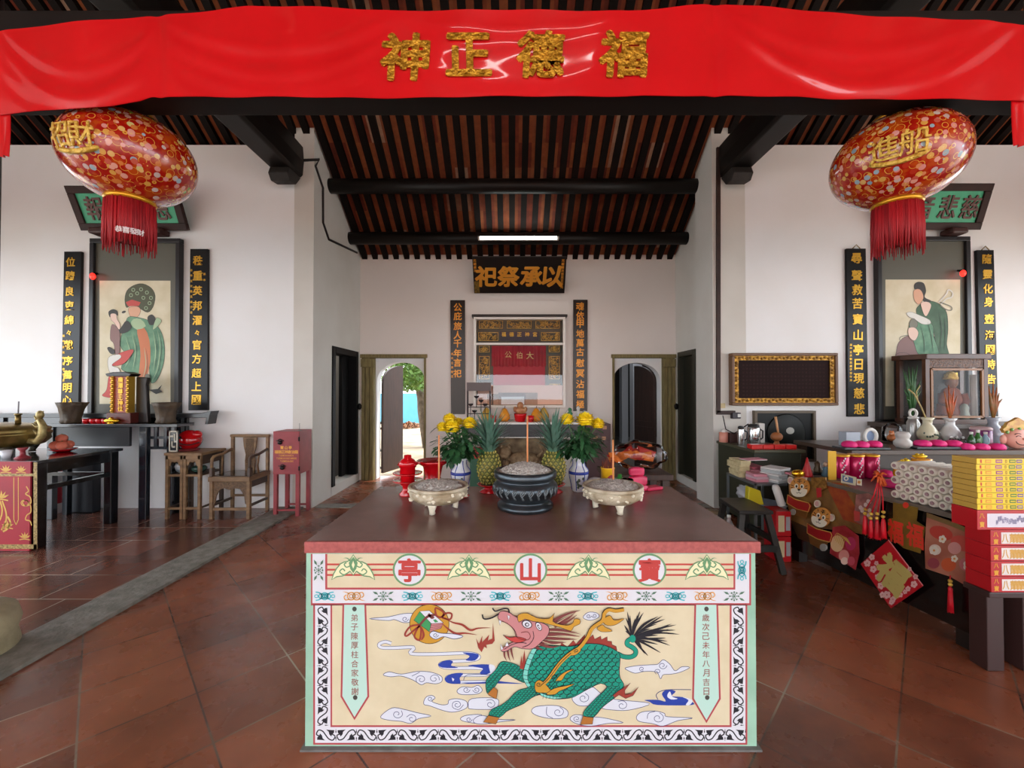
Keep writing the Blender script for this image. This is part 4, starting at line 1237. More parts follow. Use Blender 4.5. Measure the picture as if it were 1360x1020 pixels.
# ---------------------------------------------------------------- boards with writing
lacq = M('black_lacquer', '0C0B0C', 0.32, spec=0.3)
lacq_c = M('warm_black_lacquer', '1A1514', 0.3)
goldw = M('gold_lettering', 'D9A634', 0.35, metal=0.55)
goldo = M('orange_gold_lettering', 'E59A35', 0.4, metal=0.3)
purple_edge = M('plum_edge', '3A2236', 0.5)
def couplet(label, tl, tr, br, bl, D, text, cx0, cx1, ys, size, mat, hook=False, small=None, group=None):
 q = [P(u, v, D) for (u, v) in (tl, tr, br, bl)]
 c = (q[0] + q[1] + q[2] + q[3]) / 4
 r = T('couplet_board', label, 'couplet board', (c.x, D, q[3].z))
 dy = (YB if D > 6 else YF) - D
 b = B()
 vs = q + [p + Vector((0, dy, 0)) for p in q]
 b.add(vs, [(0, 3, 2, 1), (4, 5, 6, 7), (0, 1, 5, 4), (1, 2, 6, 5), (2, 3, 7, 6), (3, 0, 4, 7)])
 b.build('board', lacq if D < 6 else lacq_c, r, bevel=0.003)
 n = len(text)
 pts = []
 for i, y in enumerate(ys):
  pts.append((cx0 + (cx1 - cx0) * (y - ys[0]) / max(1, ys[-1] - ys[0]), y))
 ang = atan2(-(cx1 - cx0), ys[-1] - ys[0])
 for ch, (u, v) in zip(text, pts):
  s_ = size * (0.5 if ch == '々' else 0.92)
  B().glyph(ch, P(u, v, D), UX, UZ, sz(s_, D), sz(s_ * 1.02, D), 0.005, 0.02, shear=0.03).build('character', mat, r)
 if small:
  b = B()
  for (u, v0, v1, m) in small:
   for i in range(m):
    v = v0 + (v1 - v0) * i / max(1, m - 1)
    b.glyph('弟子敬奉吉旦立年歲次'[(i * 3) % 10], P(u, v, D), UX, UZ, sz(3.2, D), sz(3.2, D), 0.002, 0.02)
  b.build('small_inscription', mat, r)
 if hook:
  u = (tl[0] + tr[0]) / 2; v = tl[1]
  B().tube([P(u - 5, v, D + 0.01), P(u, v - 5, D + 0.01), P(u + 5, v, D + 0.01)], 0.006, 6).build('hanging_hook', M('old_brass', '8A7348', 0.4, 0.6), r)
 return r
WD = 5.215
couplet('black couplet board left of the peacock-robed painting, partly behind a carved wooden pot', (85, 334), (108, 334), (104, 545), (80.5, 545), WD, '位躋良吏綿々載序萬明心', 94, 89.5, [348, 366, 387, 406, 425, 442, 458, 479, 498, 515, 531], 13, goldw, small=[(84.5, 446, 505, 9)])
couplet('black couplet board right of the peacock-robed painting, above the red wooden fish', (252.5, 330.5), (276, 330.5), (275.5, 545), (250, 545), WD, '秩重英邦濯々官方超上國', 263, 261, [346, 366, 386, 406, 425.5, 442, 458, 476.5, 495.5, 513, 531], 13.5, goldw, small=[(254, 359, 415, 9), (271.5, 364, 372, 2)])
couplet('black couplet board beside the framed dark tablet, left of the robed-lady painting', (1124.5, 330), (1150, 330), (1153.5, 553.5), (1126.5, 553.5), WD, '尋聲救苦寶山亭日現慈悲', 1137.5, 1141, [343, 366, 385, 403, 424, 445, 464.5, 484, 502.5, 522, 543], 15, goldw, hook=True, small=[(1130, 458, 505, 11)])
couplet('black couplet board right of the robed-lady painting, ending behind the glass shrine', (1297.5, 332), (1320, 332), (1326, 553), (1303, 553), WD, '隨靈化身壺海國時告', 1310.5, 1316, [344, 364.5, 383.5, 401, 423.5, 445, 464.5, 484, 503.5], 13.5, goldw, hook=True)
couplet('narrow black couplet board left of the central shrine window, above the candle rack', (598, 398.5), (617.5, 398.5), (617.5, 550), (599, 550), 6.84, '公庇旅人千年言祀', 608, 607.5, [408, 420, 433, 445, 456, 469, 481.5, 496], 11.5, goldo, small=[(600.5, 470, 500, 6)])
couplet('narrow black couplet board right of the central shrine window', (761.5, 398), (780.5, 398), (780, 546), (761.5, 546), 6.84, '魂依甲地萬古慰冥沾福極', 770.5, 770.5, [407, 419, 430, 443, 455.5, 467.5, 482, 496, 510, 523.5, 537], 11.5, goldo)
def leaning_board(label, uL, uR, vT, vB, Dt, Db, uLt, uRt, name='plaque'):
 bl, br, tl, tr = P(uL, vB, Db), P(uR, vB, Db), P(uLt, vT, Dt), P(uRt, vT, Dt)
 r = T(name, label, 'plaque', ((bl.x + br.x) / 2, Db, bl.z))
 ux = (br - bl); W = ux.length; ux = ux.normalized()
 up = (tl + tr) / 2 - (bl + br) / 2; H = up.length; up = up.normalized()
 return r, (bl + br) / 2, ux, up, W, H
# black plaque over the shrine
r, o0, ux, up, W, H = leaning_board('black plaque with four orange-gold characters above the central shrine window', 630, 749.5, 340.5, 389, 6.48, 6.80, 627.5, 752)
n = ux.cross(up)
b = B().prism([(-W / 2, 0), (W / 2, 0), (W / 2, H), (-W / 2, H)], o0 - n * 0.02, ux, up, n * 0.04)
b.build('board', lacq_c, r, bevel=0.004)
for ch, x in (('祀', -0.36), ('祭', -0.118), ('承', 0.13), ('以', 0.36)):
 B().glyph(ch, o0 + ux * (W * x) + up * (H * 0.47) + n * 0.02, ux, up, 0.34, 0.33, 0.012, 0.035, shear=0.05).build('character', goldo, r)
b = B()
for x, m in ((-0.475, 4), (0.465, 9)):
 for i in range(m):
  b.glyph('光緒歲次吉旦立年'[i % 8], o0 + ux * (W * x) + up * (H * (0.9 - i * 0.09)) + n * 0.02, ux, up, 0.045, 0.045, 0.003, 0.03)
b.build('small_inscription', goldo, r)
B().prism([(-W / 2 + 0.01, 0.01), (-W / 2 + 0.09, 0.01), (-W / 2 + 0.09, 0.20), (-W / 2 + 0.01, 0.20)], o0 + n * 0.02, ux, up, n * 0.004).build('gold_corner', M('dull_gold', '9A7A32', 0.5, 0.4, hx2='5A4720', nscale=30), r)
for x in (-0.35, 0.35):
 p = o0 + ux * (W * x) + up * (H * 0.85) - n * 0.01
 B().cyl(p, Vector((p.x, YB - 0.004, p.z)), 0.012).build('bracket', black_m, r)
# two green plaques over the paintings
green_b = M('jade_green_board', '3FB588', 0.5, hx2='36A078', nscale=5)
frame_b = M('dark_red_brown_frame', '2A1512', 0.55, hx2='381C18', nscale=8, spec=0.25)
brown_ch = M('brown_lettering', '5A2A24', 0.5)
def green_plaque(label, args, chars, bracket_us):
 r, o0, ux, up, W, H = leaning_board(label, *args)
 n = ux.cross(up)
 B().prism([(-W / 2 + 0.03, 0.03), (W / 2 - 0.03, 0.03), (W / 2 - 0.03, H - 0.03), (-W / 2 + 0.03, H - 0.03)], o0 - n * 0.02, ux, up, n * 0.03).build('board', green_b, r)
 b = B()
 f = 0.085
 for (x0, x1, y0, y1) in ((-W / 2, W / 2, 0, f), (-W / 2, W / 2, H - f, H), (-W / 2, -W / 2 + f, f, H - f), (W / 2 - f, W / 2, f, H - f)):
  b.prism([(x0, y0), (x1, y0), (x1, y1), (x0, y1)], o0 - n * 0.025, ux, up, n * 0.055)
 b.build('frame', frame_b, r, bevel=0.006)
 for ch, x in chars:
  B().glyph(ch, o0 + ux * (W * x) + up * (H * 0.5) + n * 0.01, ux, up, 0.22, 0.27, 0.012, 0.015, shear=0.05).build('character', brown_ch, r)
 for u in bracket_us:
  p = P(u, 308, 5.2)
  B().box(p.x - 0.10, p.x + 0.10, 5.08, YF, p.z - 0.055, p.z + 0.02).build('bracket', M('bracket_red_wood', '3E1C16', 0.5), r, bevel=0.02)
 for x in (-0.3, 0.3):
  p = o0 + ux * (W * x) + up * (H * 0.9) - n * 0.02
  B().cyl(p, Vector((p.x, YF, p.z)), 0.01).build('rod', black_m, r)
green_plaque('green leaning plaque in a dark frame half hidden by the lantern with lettered fringe', (110, 251, 246.5, 306, 4.96, 5.18, 86.5, 235), (('報', -0.30), ('恩', 0.30)), (139, 212))
green_plaque('green leaning plaque in a dark frame half hidden by the lantern with plain fringe', (1170, 1299.5, 243.5, 305, 4.96, 5.18, 1184, 1318), (('慈', 0.335), ('悲', 0.115), ('音', -0.12)), (1187, 1263))
# ---------------------------------------------------------------- the two framed paintings
mat_board = M('grey_olive_mount', '5B5A4E', 0.5)
paper = M('aged_paper', 'DCD3B8', 0.6, hx2='CFC4A2', nscale=5)
def framed(label, x0, y0, x1, y1, px0, py0, px1, py1):
 D = 5.20
 a, c = P(x0, y1, D), P(x1, y0, D)
 r = T('framed_painting', label, 'painting', ((a.x + c.x) / 2, D, a.z))
 f = 0.055
 b = B()
 for (xa, xb, za, zb) in ((a.x, c.x, a.z, a.z + f), (a.x, c.x, c.z - f, c.z), (a.x, a.x + f, a.z + f, c.z - f), (c.x - f, c.x, a.z + f, c.z - f)):
  b.box(xa, xb, D - 0.02, YF, za, zb)
 b.build('frame', M('black_frame', '1A1719', 0.35), r, bevel=0.006)
 B().box(a.x + f, c.x - f, D + 0.012, YF, a.z + f, c.z - f).build('mount', mat_board, r)
 pa, pc = P(px0, py1, D), P(px1, py0, D)
 p = Paint(lambda q: P(q[0], q[1], D), (0, -1, 0), 0.0003)
 p.n = Vector((0, -1, 0))
 p.at = lambda q: P(q[0], q[1], D) + Vector((0, 0.011, 0))
 p.rect(px0, py0, px1, py1, paper); p.up()
 return r, p
skin = M('painted_skin', 'D9A788', 0.6)
skin2 = M('painted_pale_skin', 'E3C4B4', 0.6)
robe = M('painted_green_robe', '6E9A78', 0.6, hx2='4E7C60', nscale=9)
robe2 = M('painted_dark_green_robe', '47684C', 0.6, hx2='3A5940', nscale=9)
sgreen = M('painted_sage', 'A5BD96', 0.6)
pred = M('painted_red', 'C24A42', 0.6)
pora = M('painted_orange', 'C8774E', 0.6)
pdark = M('painted_black', '33322E', 0.6)
pgrey = M('painted_grey', '7A7A6C', 0.6)
pmauve = M('painted_mauve', '8A6A66', 0.6)
pwhite = M('painted_white', 'DAD9D2', 0.6)
halo_m = M('painted_olive_headdress', '4C4F36', 0.6)
r, p = framed('tall framed painting of two robed figures, one in a round peacock headdress', 117.5, 317, 240.5, 563, 131, 372.5, 225.5, 536.5)
Lp = lambda pts: [(80 + x * 0.2354, 320 + y * 0.2354) for x, y in pts]
p.shape(Lp([(360, 330), (372, 280), (410, 250), (460, 240), (510, 265), (532, 310), (520, 370), (490, 402), (445, 380), (400, 360), (370, 375)]), halo_m, pdark, 0.5, 3)
for c in ((408, 275), (452, 272), (485, 290), (508, 320), (500, 350), (465, 320), (430, 295), (480, 378), (395, 305)):
 p.line(Lp([(c[0] + 9 * cos(t), c[1] + 9 * sin(t)) for t in [2 * pi * k / 10 for k in range(10)]]), 0.7, sgreen, closed=True)
p.up()
p.poly(Lp([(365, 345), (400, 330), (450, 345), (440, 365), (380, 368)]), pred); p.up()
p.shape(Lp([(385, 375), (430, 368), (450, 390), (435, 425), (400, 432), (383, 405)]), skin, pdark, 0.3)
p.blob(Lp([(355, 400)])[0], 3, 1.6, pdark, 10, -0.3)
p.shape(Lp([(380, 430), (420, 428), (500, 450), (560, 500), (585, 590), (580, 690), (545, 780), (510, 800), (500, 730), (490, 600), (470, 740), (400, 745), (340, 720), (370, 650), (335, 590), (345, 520), (365, 460)]), robe, pdark, 0.5)
p.poly(Lp([(430, 500), (470, 490), (500, 560), (505, 680), (480, 780), (450, 860), (435, 800), (450, 650), (440, 560)]), pora, 2); p.up()
p.poly(Lp([(410, 440), (450, 440), (480, 480), (430, 500), (395, 470)]), sgreen, 2); p.up()
for q in ([(545, 500), (560, 600), (545, 720), (515, 790)], [(520, 510), (535, 620), (520, 740)], [(400, 520), (420, 620), (405, 730)], [(365, 540), (390, 640), (360, 715)], [(470, 600), (480, 700), (455, 800)]):
 p.line(Lp(q), 1.0, sgreen, smooth=4, taper=2)
 p.line(Lp([(x + 10, y) for x, y in q]), 0.6, pdark, smooth=4, taper=2)
p.shape(Lp([(500, 470), (490, 430), (515, 415), (535, 440), (525, 470)]), pdark, pdark, 0.3)
p.shape(Lp([(530, 455), (545, 432), (568, 450), (548, 480), (520, 500)]), sgreen, pdark, 0.3)
p.shape(Lp([(270, 400), (295, 385), (318, 395), (322, 420), (310, 415), (285, 410), (278, 430)]), pdark, pdark, 0.3)
p.shape(Lp([(282, 412), (312, 412), (318, 440), (335, 470), (330, 500), (300, 460), (285, 445)]), skin2, pdark, 0.3)
p.shape(Lp([(290, 480), (330, 500), (370, 450), (400, 480), (380, 510), (335, 520)]), pdark, pdark, 0.3)
p.shape(Lp([(290, 470), (330, 505), (335, 570), (330, 640), (310, 640), (300, 580), (280, 550)]), pmauve, pdark, 0.3)
p.shape(Lp([(275, 690), (320, 640), (400, 612), (408, 630), (360, 690), (300, 705)]), pred, pdark, 0.3)
p.shape(Lp([(275, 760), (310, 765), (312, 830), (295, 880), (260, 882), (235, 870), (260, 840)]), pred, pdark, 0.3)
p.shape(Lp([(270, 660), (330, 640), (340, 660), (290, 700), (330, 720), (330, 750), (280, 745)]), pwhite, pdark, 0.3)
p.shape(Lp([(265, 605), (280, 600), (305, 620), (300, 640), (280, 632)]), pdark, pdark, 0.3)
p.shape(Lp([(480, 755), (505, 760), (500, 810), (475, 810)]), pgrey, pdark, 0.3)
p.shape(Lp([(465, 805), (495, 800), (500, 850), (460, 880), (450, 850)]), pwhite, pdark, 0.3)
p.poly(Lp([(500, 840), (550, 835), (575, 810), (560, 840), (578, 850), (540, 864)]), pdark)
p.poly(Lp([(450, 850), (480, 845), (498, 860), (455, 872)]), pred)
p.done('painting', r)
r, p = framed('tall framed painting of a single green-robed lady with high black hair', 1166.5, 314.5, 1287, 563, 1177, 371, 1276.5, 539.5)
Rp = lambda pts: [(1110 + x * 0.2452, 310 + y * 0.2452) for x, y in pts]
p.shape(Rp([(440, 590), (560, 560), (610, 640), (620, 700), (430, 700)]), robe2, pdark, 0.3)
p.shape(Rp([(345, 590), (390, 555), (445, 570), (460, 620), (440, 700), (330, 700), (332, 640)]), pmauve, pdark, 0.5)
p.line(Rp([(350, 578), (355, 560), (400, 550), (435, 556)]), 1.0, pgrey, smooth=3)
p.shape(Rp([(445, 400), (480, 370), (520, 365), (570, 385), (605, 430), (612, 520), (605, 600), (615, 660), (560, 655), (540, 560), (520, 480), (490, 460), (450, 450), (440, 425)]), robe2, pdark, 0.5)
p.shape(Rp([(440, 470), (490, 470), (530, 500), (535, 560), (560, 660), (460, 660), (430, 600), (415, 540), (400, 500)]), robe, pdark, 0.4)
p.shape(Rp([(430, 275), (450, 262), (480, 270), (492, 310), (485, 345), (520, 365), (490, 372), (465, 350), (450, 305), (430, 300)]), pdark, pdark, 0.3)
p.shape(Rp([(425, 310), (450, 300), (470, 315), (478, 350), (455, 383), (435, 370), (425, 345)]), skin, pdark, 0.3)
p.shape(Rp([(465, 375), (500, 370), (520, 390), (500, 440), (485, 445), (470, 410)]), skin2, pdark, 0.3)
p.shape(Rp([(385, 432), (410, 425), (450, 440), (510, 468), (512, 490), (470, 490), (430, 465), (400, 452)]), pwhite, pgrey, 0.4)
p.shape(Rp([(400, 490), (420, 460), (445, 480), (440, 510), (415, 520)]), pgrey, pdark, 0.3)
p.shape(Rp([(395, 515), (430, 510), (450, 540), (430, 580), (400, 560)]), skin2, pdark, 0.3)
p.line(Rp([(560, 372), (600, 330), (612, 305), (635, 320), (630, 345), (600, 355), (570, 385)]), 1.6, pwhite, smooth=4)
p.line(Rp([(565, 372), (625, 395), (628, 415), (600, 412), (570, 390)]), 1.4, pgrey, smooth=4)
for q in ([(500, 480), (520, 560), (530, 650)], [(560, 420), (575, 520), (565, 640)], [(590, 440), (596, 540), (590, 630)], [(460, 500), (480, 580), (480, 655)]):
 p.line(Rp(q), 0.7, pdark, smooth=4, taper=2)
p.shape(Rp([(335, 650), (400, 655), (400, 720), (350, 715), (330, 690)]), pmauve, pdark, 0.4)
p.shape(Rp([(320, 720), (360, 712), (372, 760), (345, 790), (330, 760)]), pgrey, pdark, 0.4)
p.shape(Rp([(340, 800), (370, 795), (375, 830), (350, 835)]), pdark, pdark, 0.3)
p.shape(Rp([(330, 860), (370, 850), (375, 920), (335, 910)]), pdark, pdark, 0.3)
p.done('painting', r)
redglow = M('red_lamp_glass', 'FF2018', 0.3, emit=3.5)
for u, v, lab in ((123, 367, 'small glowing red lamp on the frame of the two-figure painting'), (1279, 363, 'small glowing red lamp on the frame of the robed-lady painting')):
 c = P(u, v, 5.135)
 rr = T('red_lamp', lab, 'lamp', c)
 B().sph(c, (0.028, 0.028, 0.04), 14, 10).build('bulb', redglow, rr)
 B().cyl(c + Vector((0, 0.0, 0.03)), c + Vector((0, 0.06, 0.05)), 0.014).build('socket', black_m, rr)
# framed dark tablet
D = 5.19
a, c = P(971, 538.5, D), P(1111, 469, D)
r = T('framed_tablet', 'wide dark inscribed tablet in a carved gold frame beside the right pier', 'framed tablet', ((a.x + c.x) / 2, D, a.z))
b = B(); f = 0.035
for (xa, xb, za, zb) in ((a.x, c.x, a.z, a.z + f), (a.x, c.x, c.z - f, c.z), (a.x, a.x + f, a.z + f, c.z - f), (c.x - f, c.x, a.z + f, c.z - f)):
 b.box(xa, xb, D - 0.03, YF, za, zb)
b.build('frame', M('brown_frame', '6B4A30', 0.45), r, bevel=0.008)
b = B(); g = 0.055
for (xa, xb, za, zb) in ((a.x + f, c.x - f, a.z + f, a.z + f + g), (a.x + f, c.x - f, c.z - f - g, c.z - f), (a.x + f, a.x + f + g, a.z + f + g, c.z - f - g), (c.x - f - g, c.x - f, a.z + f + g, c.z - f - g)):
 b.box(xa, xb, D - 0.012, YF, za, zb)
 L = max(xb - xa, zb - za); m = int(L / 0.045)
 for i in range(m):
  t = (i + 0.5) / m
  cx, cz = (xa + (xb - xa) * t, (za + zb) / 2) if xb - xa > zb - za else ((xa + xb) / 2, za + (zb - za) * t)
  b.sph((cx, D - 0.014, cz + 0.006 * (-1) ** i), (0.022, 0.010, 0.016), 8, 5)
b.build('gilt_border', M('carved_gilt', 'B8862E', 0.4, 0.6, hx2='6A4716', nscale=30), r)
B().box(a.x + f + g, c.x - f - g, D + 0.005, YF, a.z + f + g, c.z - f - g).build('tablet', M('maroon_black_tablet', '231211', 0.7, spec=0.15), r)
b = B()
for i in range(24):
 for j in range(9):
  b.glyph('重修寶山亭碑記福德正神捐緣'[(i * 7 + j * 3) % 13], Vector((a.x + 0.16 + i * (c.x - a.x - 0.32) / 23, D + 0.005, c.z - 0.15 - j * (c.z - a.z - 0.28) / 8)), UX, UZ, 0.026, 0.026, 0.001, 0.0)
b.build('inscription', M('faint_inscription', '3E2522', 0.7, spec=0.15), r)
# black framed panel with the pale oval dish
a, c = P(1002.5, 592, 5.2), P(1083, 545.5, 5.2)
r = T('framed_picture', 'black panel in a thin brown frame standing below the gilt-framed tablet', 'picture', ((a.x + c.x) / 2, 5.2, a.z))
b = B(); f = 0.03
for (xa, xb, za, zb) in ((a.x, c.x, a.z - 0.2, a.z - 0.2 + f), (a.x, c.x, c.z - f, c.z), (a.x, a.x + f, a.z - 0.2 + f, c.z - f), (c.x - f, c.x, a.z - 0.2 + f, c.z - f)):
 b.box(xa, xb, 5.19, YF, za, zb)
b.build('frame', M('thin_brown_frame', '5E5140', 0.5), r)
B().box(a.x + f, c.x - f, 5.215, YF, a.z - 0.2 + f, c.z - f).build('panel', M('panel_black', '080908', 0.4, spec=0.25), r)
q = P(1049, 572, 5.21)
B().sph(q, (0.07, 0.012, 0.058), 24, 10).build('pale_oval', M('pale_oval', 'BFC0B8', 0.5), r)
q = P(1044, 575, 5.21)
B().lathe([(0.235, 0.0), (0.24, 0.004), (0.23, 0.008)], (0, 0, 0), 40).build('ring', M('dark_green_rim', '0C110C', 0.4, spec=0.25), r, world=False).matrix_local = Matrix.Translation(q - r.location) @ Matrix.Rotation(pi / 2, 4, 'X')
o = B().box(*[x for pr in ((-0.03, 0.03), (5.235, 5.25), (-0.03, 0.03)) for x in pr]).build('wall_plate', M('old_ivory_plastic', 'C9B98A', 0.5))
o.location = P(962, 539, 5.2); o.location.y = 0
tag(o, 'tiny ivory plate on the wall beside the lower end of the cable duct', 'wall plate')
# ---------------------------------------------------------------- shrine window in the rear wall
SD = 6.70
carv = M('gilt_carving', 'F0C76A', 0.45, metal=0.15, hx2='B98A3A', nscale=40)
olive_pan = M('olive_lacquer_panel', '4B4838', 0.45)
shr = T('shrine_window', 'white-framed glazed shrine with gilt carvings and a red curtain in the rear wall', 'shrine', (P(690, 541, SD).x, SD, P(690, 541, SD).z))
def R3(u0, v0, u1, v1, D):
 a, c = P(u0, v1, D), P(u1, v0, D)
 return a.x, c.x, a.z, c.z
x0, x1, z0, z1 = R3(629, 421, 751, 541.5, SD)
f = 0.038
b = B()
for (xa, xb, za, zb) in ((x0, x1, z0, z0 + f), (x0, x1, z1 - f, z1), (x0, x0 + f, z0 + f, z1 - f), (x1 - f, x1, z0 + f, z1 - f)):
 b.box(xa, xb, SD, YB, za, zb)
zr0 = P(690, 458, SD).z
b.box(x0 + f, x1 - f, SD, SD + 0.05, zr0, zr0 + 0.035)
wf = M('white_window_frame', 'ECE6DE', 0.4)
b.build('frame', wf, shr, bevel=0.003)
B().box(x0 - 0.03, x1 + 0.03, SD - 0.03, YB, z1, z1 + 0.04).build('cornice', black_wood, shr, bevel=0.006)
B().box(x0 + f, x1 - f, SD + 0.135, YB, z0 + f, z1 - f).build('back_board', olive_pan, shr)
Cq = lambda x, y: (600 + x * 0.17647, 380 + y * 0.17647)
CD = SD + 0.12
def carve(bx, parent=shr):
 u0, v0 = Cq(bx[0], bx[1]); u1, v1 = Cq(bx[2], bx[3])
 xa, xb, za, zb = R3(u0, v0, u1, v1, CD)
 b = B()
 w_ = 0.010
 for q in ((xa, xb, za, za + w_), (xa, xb, zb - w_, zb), (xa, xa + w_, za, zb), (xb - w_, xb, za, zb)):
  b.box(q[0], q[1], CD - 0.012, CD + 0.015, q[2], q[3])
 n = max(6, int((xb - xa) * (zb - za) / 0.0011))
 for k in range(n):
  cx = random.uniform(xa + 0.03, xb - 0.03); cz = random.uniform(za + 0.025, zb - 0.025)
  r_ = random.uniform(0.014, 0.03); a0 = random.uniform(0, 6.28); d = random.choice((-1, 1))
  b.tube([Vector((cx + r_ * (1 - 0.09 * i) * cos(a0 + d * i * 0.6), CD - 0.004, cz + r_ * (1 - 0.09 * i) * sin(a0 + d * i * 0.6))) for i in range(8)], [0.006] * 7 + [0.003], 5)
 b.build('carved_panel', carv, parent)
for q in ((205, 258, 385, 320), (415, 258, 600, 320), (630, 258, 812, 320), (200, 347, 350, 412), (672, 347, 812, 412), (205, 448, 285, 498), (730, 448, 812, 498), (205, 527, 285, 700), (730, 527, 812, 700), (200, 735, 290, 775), (735, 735, 815, 775)):
 carve(q)
u0, v0 = Cq(362, 343); u1, v1 = Cq(655, 412)
xa, xb, za, zb = R3(u0, v0, u1, v1, CD)
sg = B().box(xa, xb, CD - 0.01, SD + 0.135, za, zb).build('name_board', M('deep_purple_board', '2C1830', 0.4), shr)
for i, ch in enumerate('福德正神宮'):
 B().glyph(ch, Vector((xa + (xb - xa) * (i + 0.5) / 5, CD - 0.01, (za + zb) / 2 + 0.03)), UX, UZ, 0.075, 0.075, 0.004, 0.01).build('character', goldw, sg)
# curtain: pleated valance and the cloth behind
crim = M('crimson_curtain', 'B8142E', 0.55, hx2='9C1028', nscale=3)
u0, v0 = Cq(300, 450); u1, v1 = Cq(708, 605)
xa, xb, za, zb = R3(u0, v0, u1, v1, CD)
b = B()
n = 90; m = 10
vs = []
for j in range(m + 1):
 for i in range(n + 1):
  t = i / n
  vs.append((xa + (xb - xa) * t, CD - 0.02 + 0.012 * sin(t * 58 + 0.6 * sin(t * 11)) * (0.4 + 0.6 * j / m), zb + (za - zb) * j / m + 0.01 * sin(t * 58) * (j / m)))
b.add(vs, [(j * (n + 1) + i, (j + 1) * (n + 1) + i, (j + 1) * (n + 1) + i + 1, j * (n + 1) + i + 1) for j in range(m) for i in range(n)], 0, True)
cu = b.build('curtain_valance', crim, shr)
for ch, x, y, s_ in (('公', 425, 515, 50), ('伯', 508, 520, 50), ('大', 588, 522, 56)):
 u, v = Cq(x, y)
 B().glyph(ch, P(u, v, CD - 0.036), UX, UZ, sz(s_ * 0.17647, CD), sz(s_ * 0.17647, CD), 0.003, 0.01).build('character', M('pale_gold_thread', 'E6C98A', 0.5), cu)
u0, v0 = Cq(312, 600); u1, v1 = Cq(702, 890)
xa, xb, za, zb = R3(u0, v0, u1, v1, CD)
B().box(xa, xb, CD + 0.0, CD + 0.012, za, zb).build('inner_cloth', M('inner_red_cloth', 'C2283E', 0.6), shr)
# courtyard reflection in the lower glass, put into coloured sheets behind the pane
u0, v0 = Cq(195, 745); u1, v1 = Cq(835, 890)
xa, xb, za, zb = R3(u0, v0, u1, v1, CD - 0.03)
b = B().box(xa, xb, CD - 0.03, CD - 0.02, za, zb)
b.build('reflected_wall', M('reflected_pink', 'DDB9A8', 0.7), shr)
for q, mm in (((352, 803, 556, 890), 'reflected_dark_frame'), ((268, 812, 352, 890), 'reflected_brown'), ((556, 803, 645, 890), 'reflected_brown')):
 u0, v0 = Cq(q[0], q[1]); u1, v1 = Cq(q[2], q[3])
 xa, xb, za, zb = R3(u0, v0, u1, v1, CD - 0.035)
 B().box(xa, xb, CD - 0.045, CD - 0.03, za, zb).build('reflected_gate', M(mm, '4A2A26' if 'dark' in mm else '7A5A48', 0.5), shr)  # dark gate frame and its flanks, coloured as the glass reflects them
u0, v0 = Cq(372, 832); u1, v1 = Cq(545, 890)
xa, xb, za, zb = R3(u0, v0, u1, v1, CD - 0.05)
B().box(xa, xb, CD - 0.055, CD - 0.045, za, zb).build('reflected_opening', M('reflected_pale_blue', 'C9DCE4', 0.4), shr)  # bright gate opening of the same reflection, as a pale sheet
def glass_mat(name, fac, tint=(1, 1, 1, 1)):
 m = bpy.data.materials.new(name); m.use_nodes = True
 nt = m.node_tree
 for n_ in list(nt.nodes):
  if n_.type == 'BSDF_PRINCIPLED':
   nt.nodes.remove(n_)
 out = [n_ for n_ in nt.nodes if n_.type == 'OUTPUT_MATERIAL'][0]
 tr_ = nt.nodes.new('ShaderNodeBsdfTransparent'); tr_.inputs[0].default_value = tint
 gl = nt.nodes.new('ShaderNodeBsdfGlossy'); gl.inputs['Roughness'].default_value = 0.02
 mx = nt.nodes.new('ShaderNodeMixShader')
 lw = nt.nodes.new('ShaderNodeFresnel'); lw.inputs[0].default_value = 1.45
 ad = nt.nodes.new('ShaderNodeMath'); ad.operation = 'ADD'; ad.inputs[1].default_value = fac; ad.use_clamp = True
 nt.links.new(lw.outputs[0], ad.inputs[0]); nt.links.new(ad.outputs[0], mx.inputs[0])
 nt.links.new(tr_.outputs[0], mx.inputs[1]); nt.links.new(gl.outputs[0], mx.inputs[2]); nt.links.new(mx.outputs[0], out.inputs[0])
 MATS[name] = m
 return m
pane = glass_mat('shrine_glass', 0.04)
tilt = radians(3.7)
def gl_pane(za, zb):
 dy = tan(tilt) * (zb - za)
 b = B().add([(x0 + f, SD + 0.015, za), (x1 - f, SD + 0.015, za), (x1 - f, SD + 0.015 + dy, zb), (x0 + f, SD + 0.015 + dy, zb)], [(0, 1, 2, 3)])
 b.build('pane', pane, shr)
gl_pane(z0 + f, zr0); gl_pane(zr0 + 0.035, z1 - f)
# ---------------------------------------------------------------- offering altar under the shrine
oa = T('offering_altar', 'long dark offering altar with white edge below the central shrine', 'altar', (P(705, 600, 6.5).x, 6.5, 0))
xa, xb = P(612, 562, 6.25).x, P(776, 562, 6.25).x
zt_ = P(705, 561, 6.25).z
B().box(xa, xb, 6.25, YB - 0.01, zt_ - 0.03, zt_).build('top', M('white_marble_edge', 'E3E1DC', 0.3), oa)
B().box(xa + 0.02, xb - 0.02, 6.28, YB - 0.01, zt_ - 0.24, zt_ - 0.03).build('frieze', M('slate_frieze', '4A4A4C', 0.4, hx2='3A3A3C', nscale=4), oa)
B().box(xa + 0.02, xb - 0.02, 6.27, 6.285, zt_ - 0.235, zt_ - 0.225).build('white_rule', wf, oa)
for xx in (xa + 0.05, xb - 0.33):
 B().box(xx, xx + 0.28, 6.3, YB - 0.01, 0, zt_ - 0.24).build('pier', M('grey_white_stone', 'B9B6AE', 0.6, hx2='9C988E', nscale=5), oa)
B().box(xa + 0.33, xb - 0.33, 6.55, YB - 0.01, 0, zt_ - 0.24).build('grotto_back', M('tan_rock', '8F7A5C', 0.8, hx2='5E4A36', nscale=6, bump=0.5, bscale=12), oa)
